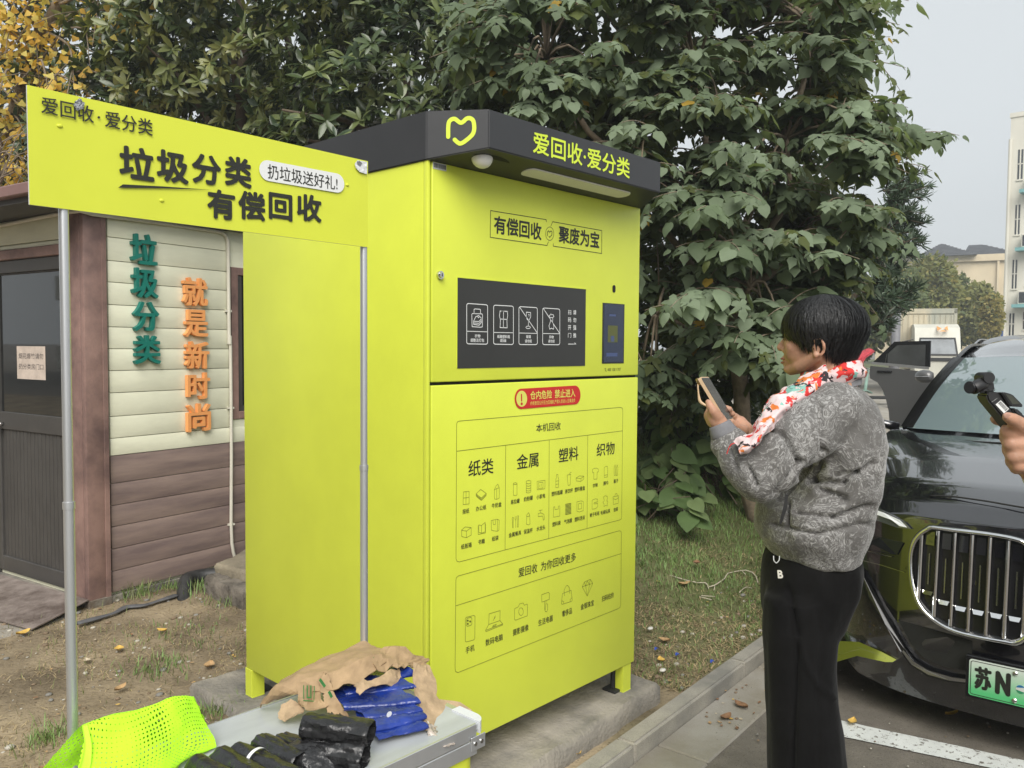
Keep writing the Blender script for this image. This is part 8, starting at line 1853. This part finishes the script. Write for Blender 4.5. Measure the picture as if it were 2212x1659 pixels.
for s in (1, -1): B.add(*ellip(hv+ss_*s*.078-ZU*.0, (.017, .009, .03), 12, 8, (ff, ss_, ZU)))
lg_ = {}
for s in (1, -1):
    q = pe2+RH*.09*s; kk = np.array((q[0], q[1], .48)); aa = np.array((q[0], q[1], .08)); chain(B, [q, kk, aa], [.09, .058, .042]); chain(B, [aa, aa-RH*.14-ZU*.04], [.04, .03]); lg_[s] = aa
e3 = sh3+np.array((0, 0, -.30))+RH*.05; w3 = e3-RH*.16-ZU*.12; chain(B, [sh3, e3, w3, w3-RH*.06-ZU*.06], [.048, .038, .028, .03])
bm2 = remesh('body', B, .0036, M_skin, man, 3, .5)
M_nail = mat('nail', (.52, .30, .23), .3, var=.05)
q = PZ(1098, 926, 1.2505); mb = MB(); mb.add(*ellip(q, (.0075, .0016, .0050), 12, 8, (unit(PZ(1090, 935, 1.258)-PZ(1160, 970, 1.262)), unit(CAM-q), unit(np.cross(unit(CAM-q), unit(PZ(1090, 935, 1.258)-PZ(1160, 970, 1.262))))))); mb.build('thumb_nail', M_nail, man, True)
M_slv = mat('cream_sleeve', (.58, .56, .48), .85, var=.08, bump=.2, bscale=60)
S2 = MB(); chain(S2, [PZ(1500, 1500, 1.33), PZ(1600, 1600, 1.33), el2, sh2], [.040, .046, .056, .070]); chain(S2, [sh2, ce, sh3], [.075, .12, .075]); chain(S2, [ce, pe2+ZU*.02], [.18, .165]); chain(S2, [sh3, e3, w3], [.075, .056, .04]); remesh('jacket', S2, .011, M_slv, man, 5)
S3 = MB()
for s in (1, -1): q = pe2+RH*.09*s; chain(S3, [q, np.array((q[0], q[1], .48)), np.array((q[0], q[1], .10))], [.115, .078, .062])
remesh('trousers', S3, .012, M_trs, man, 5)
mb = MB(); mb.add(*ellip(hv+ZU*.045-ff*.012, (.104, .088, .098), 24, 14, (ff, ss_, ZU))); mb.v = [tuple(np.array(v)+ZU*max(0, .02-(np.array(v)-hv)[2])*(.6 if (np.array(v)-hv)@ff > .02 else 0)) for v in mb.v]; mb.build('hair', M_hair, man, True)
# pocket gimbal camera
M_cam = mat('matt_black_plastic', (.012, .012, .013), .45, var=.1, bump=.05, bscale=300); M_lens2 = mat('lens_black', (.006, .006, .007), .2, var=0)
gcam = thing('pocket_camera', 'small black gimbal camera with barcode label, held by the hand at the right', 'camera', PZ(1000, 800, 1.29))
CB = PZ(0, 0, 1.275); sx = .2116*1.275/FPX
def GF(X, Y, w_): return tuple(dep(1944+X*.2116, 702+Y*.2116, 1.275)+FWD*w_)
def gprism(poly, lo, hi, name, m, par, bev=.0025):
    bm = bmesh.new(); n_ = len(poly); a = [bm.verts.new(GF(x, y, lo)) for x, y in poly]; c = [bm.verts.new(GF(x, y, hi)) for x, y in poly]
    bm.faces.new(a); bm.faces.new(list(reversed(c)))
    for i in range(n_): bm.faces.new((a[i], c[i], c[(i+1) % n_], a[(i+1) % n_]))
    bmesh.ops.recalc_face_normals(bm, faces=bm.faces[:])
    if bev: bmesh.ops.bevel(bm, geom=bm.edges[:], offset=bev, segments=2, affect='EDGES')
    return autosmooth(from_bm(name, bm, m, par), 35)
handle = gprism([(884, 712), (905, 690), (1000, 682), (1035, 700), (1140, 850), (1270, 1040), (1180, 1120), (1050, 950), (900, 770)], .0, .030, 'handle', M_cam, gcam)
gprism([(1012, 690), (1040, 684), (1128, 708), (1238, 820), (1236, 838), (1112, 830), (1095, 815)], -.006, .016, 'flip_screen', M_cam, gcam, .0015)
gprism([(1050, 705), (1118, 722), (1200, 806), (1120, 806)], -.0068, -.0058, 'screen_glass', mat('olive_screen', (.040, .042, .030), .1, var=.1), gcam, 0)
gprism([(1130, 850), (1180, 848), (1250, 910), (1275, 960), (1230, 980), (1150, 890)], -.004, .02, 'joystick_plate', M_cam, gcam)
lab = gprism([(975, 812), (1028, 770), (1112, 856), (1060, 902)], -.0007, .0002, 'barcode_label', M_white, handle, 0)
mb = MB(); a0, a1, b0, b1 = np.array((984, 806)), np.array((1024, 774)), np.array((1062, 890)), np.array((1102, 852))
u = .04
while u < .96:
    wd = rnd.choice((.018, .03, .045)); P4 = []
    for (uu, vv) in ((u, .06), (u+wd, .06), (u+wd, .72), (u, .72)): q = (a1+(a0-a1)*vv)*(1-uu)+(b1+(b0-b1)*vv)*uu; P4.append(GF(q[0], q[1], -.0010))
    mb.add(P4, [(0, 1, 2, 3)]); u += wd+rnd.choice((.02, .03))
mb.build('barcode', M_ink, lab)
mb = MB(); ang = math.atan2(-(758-790), 990-935)
text(mb, 'POCKET 3', 0, 0, 64, 14, lambda u_, v, w_: GF(932+u_*.82+v*.55, 792-u_*.57+0-v*.82, -.0006-w_), .01); mb.build('model_lettering', M_grey, handle)
gprism([(895, 690), (905, 660), (985, 650), (1005, 686)], .004, .026, 'neck', M_cam, gcam); gprism([(900, 660), (918, 560), (965, 530), (985, 570), (1003, 672), (940, 690)], .006, .022, 'gimbal_arm', M_cam, gcam)
def cyl(c, d, L, r0, r1, name, m, par):
    c = np.array(c); d = unit(np.array(d)); mb = MB(); mb.tube([c, c+d*.001, c+d*(L-.001), c+d*L], [r0*.94, r0, r1, r1*.94], 28); return autosmooth(mb.build(name, m, par), 40)
cyl(GF(915, 540, .0), unit(FWD), .028, .0092, .0092, 'tilt_motor', M_cam, gcam)
hcam = cyl(GF(895, 598, .012), np.array(GF(760, 650, .006))-np.array(GF(895, 598, .012)), .0225, .0105, .0100, 'camera_head', M_cam, gcam)
gprism([(830, 545), (905, 520), (930, 640), (905, 690), (800, 690)], .004, .022, 'head_shell', M_cam, gcam)
cyl(np.array(GF(775, 638, .009)), -RH*.75-FH*.25*-1-FWD*.55, .008, .0098, .0098, 'lens_ring', M_lens2, gcam)
# ------------------------------------------------------------------ thin haze
v_, f_ = [], []
mb = MB(); mb.box((-60, -60, -1.2), (140, 150, 24)); M_hz = bpy.data.materials.new('haze_air'); M_hz.use_nodes = True
n = M_hz.node_tree; n.nodes.remove(n.nodes['Principled BSDF']); vp_ = n.nodes.new('ShaderNodeVolumePrincipled'); vp_.inputs['Color'].default_value = (.86, .90, .93, 1); vp_.inputs['Density'].default_value = .0035; vp_.inputs['Anisotropy'].default_value = .2
n.links.new(vp_.outputs[0], n.nodes['Material Output'].inputs['Volume']); hz = mb.build('haze', M_hz); tag(hz, 'thin pale haze in the air', 'haze', kind='stuff')
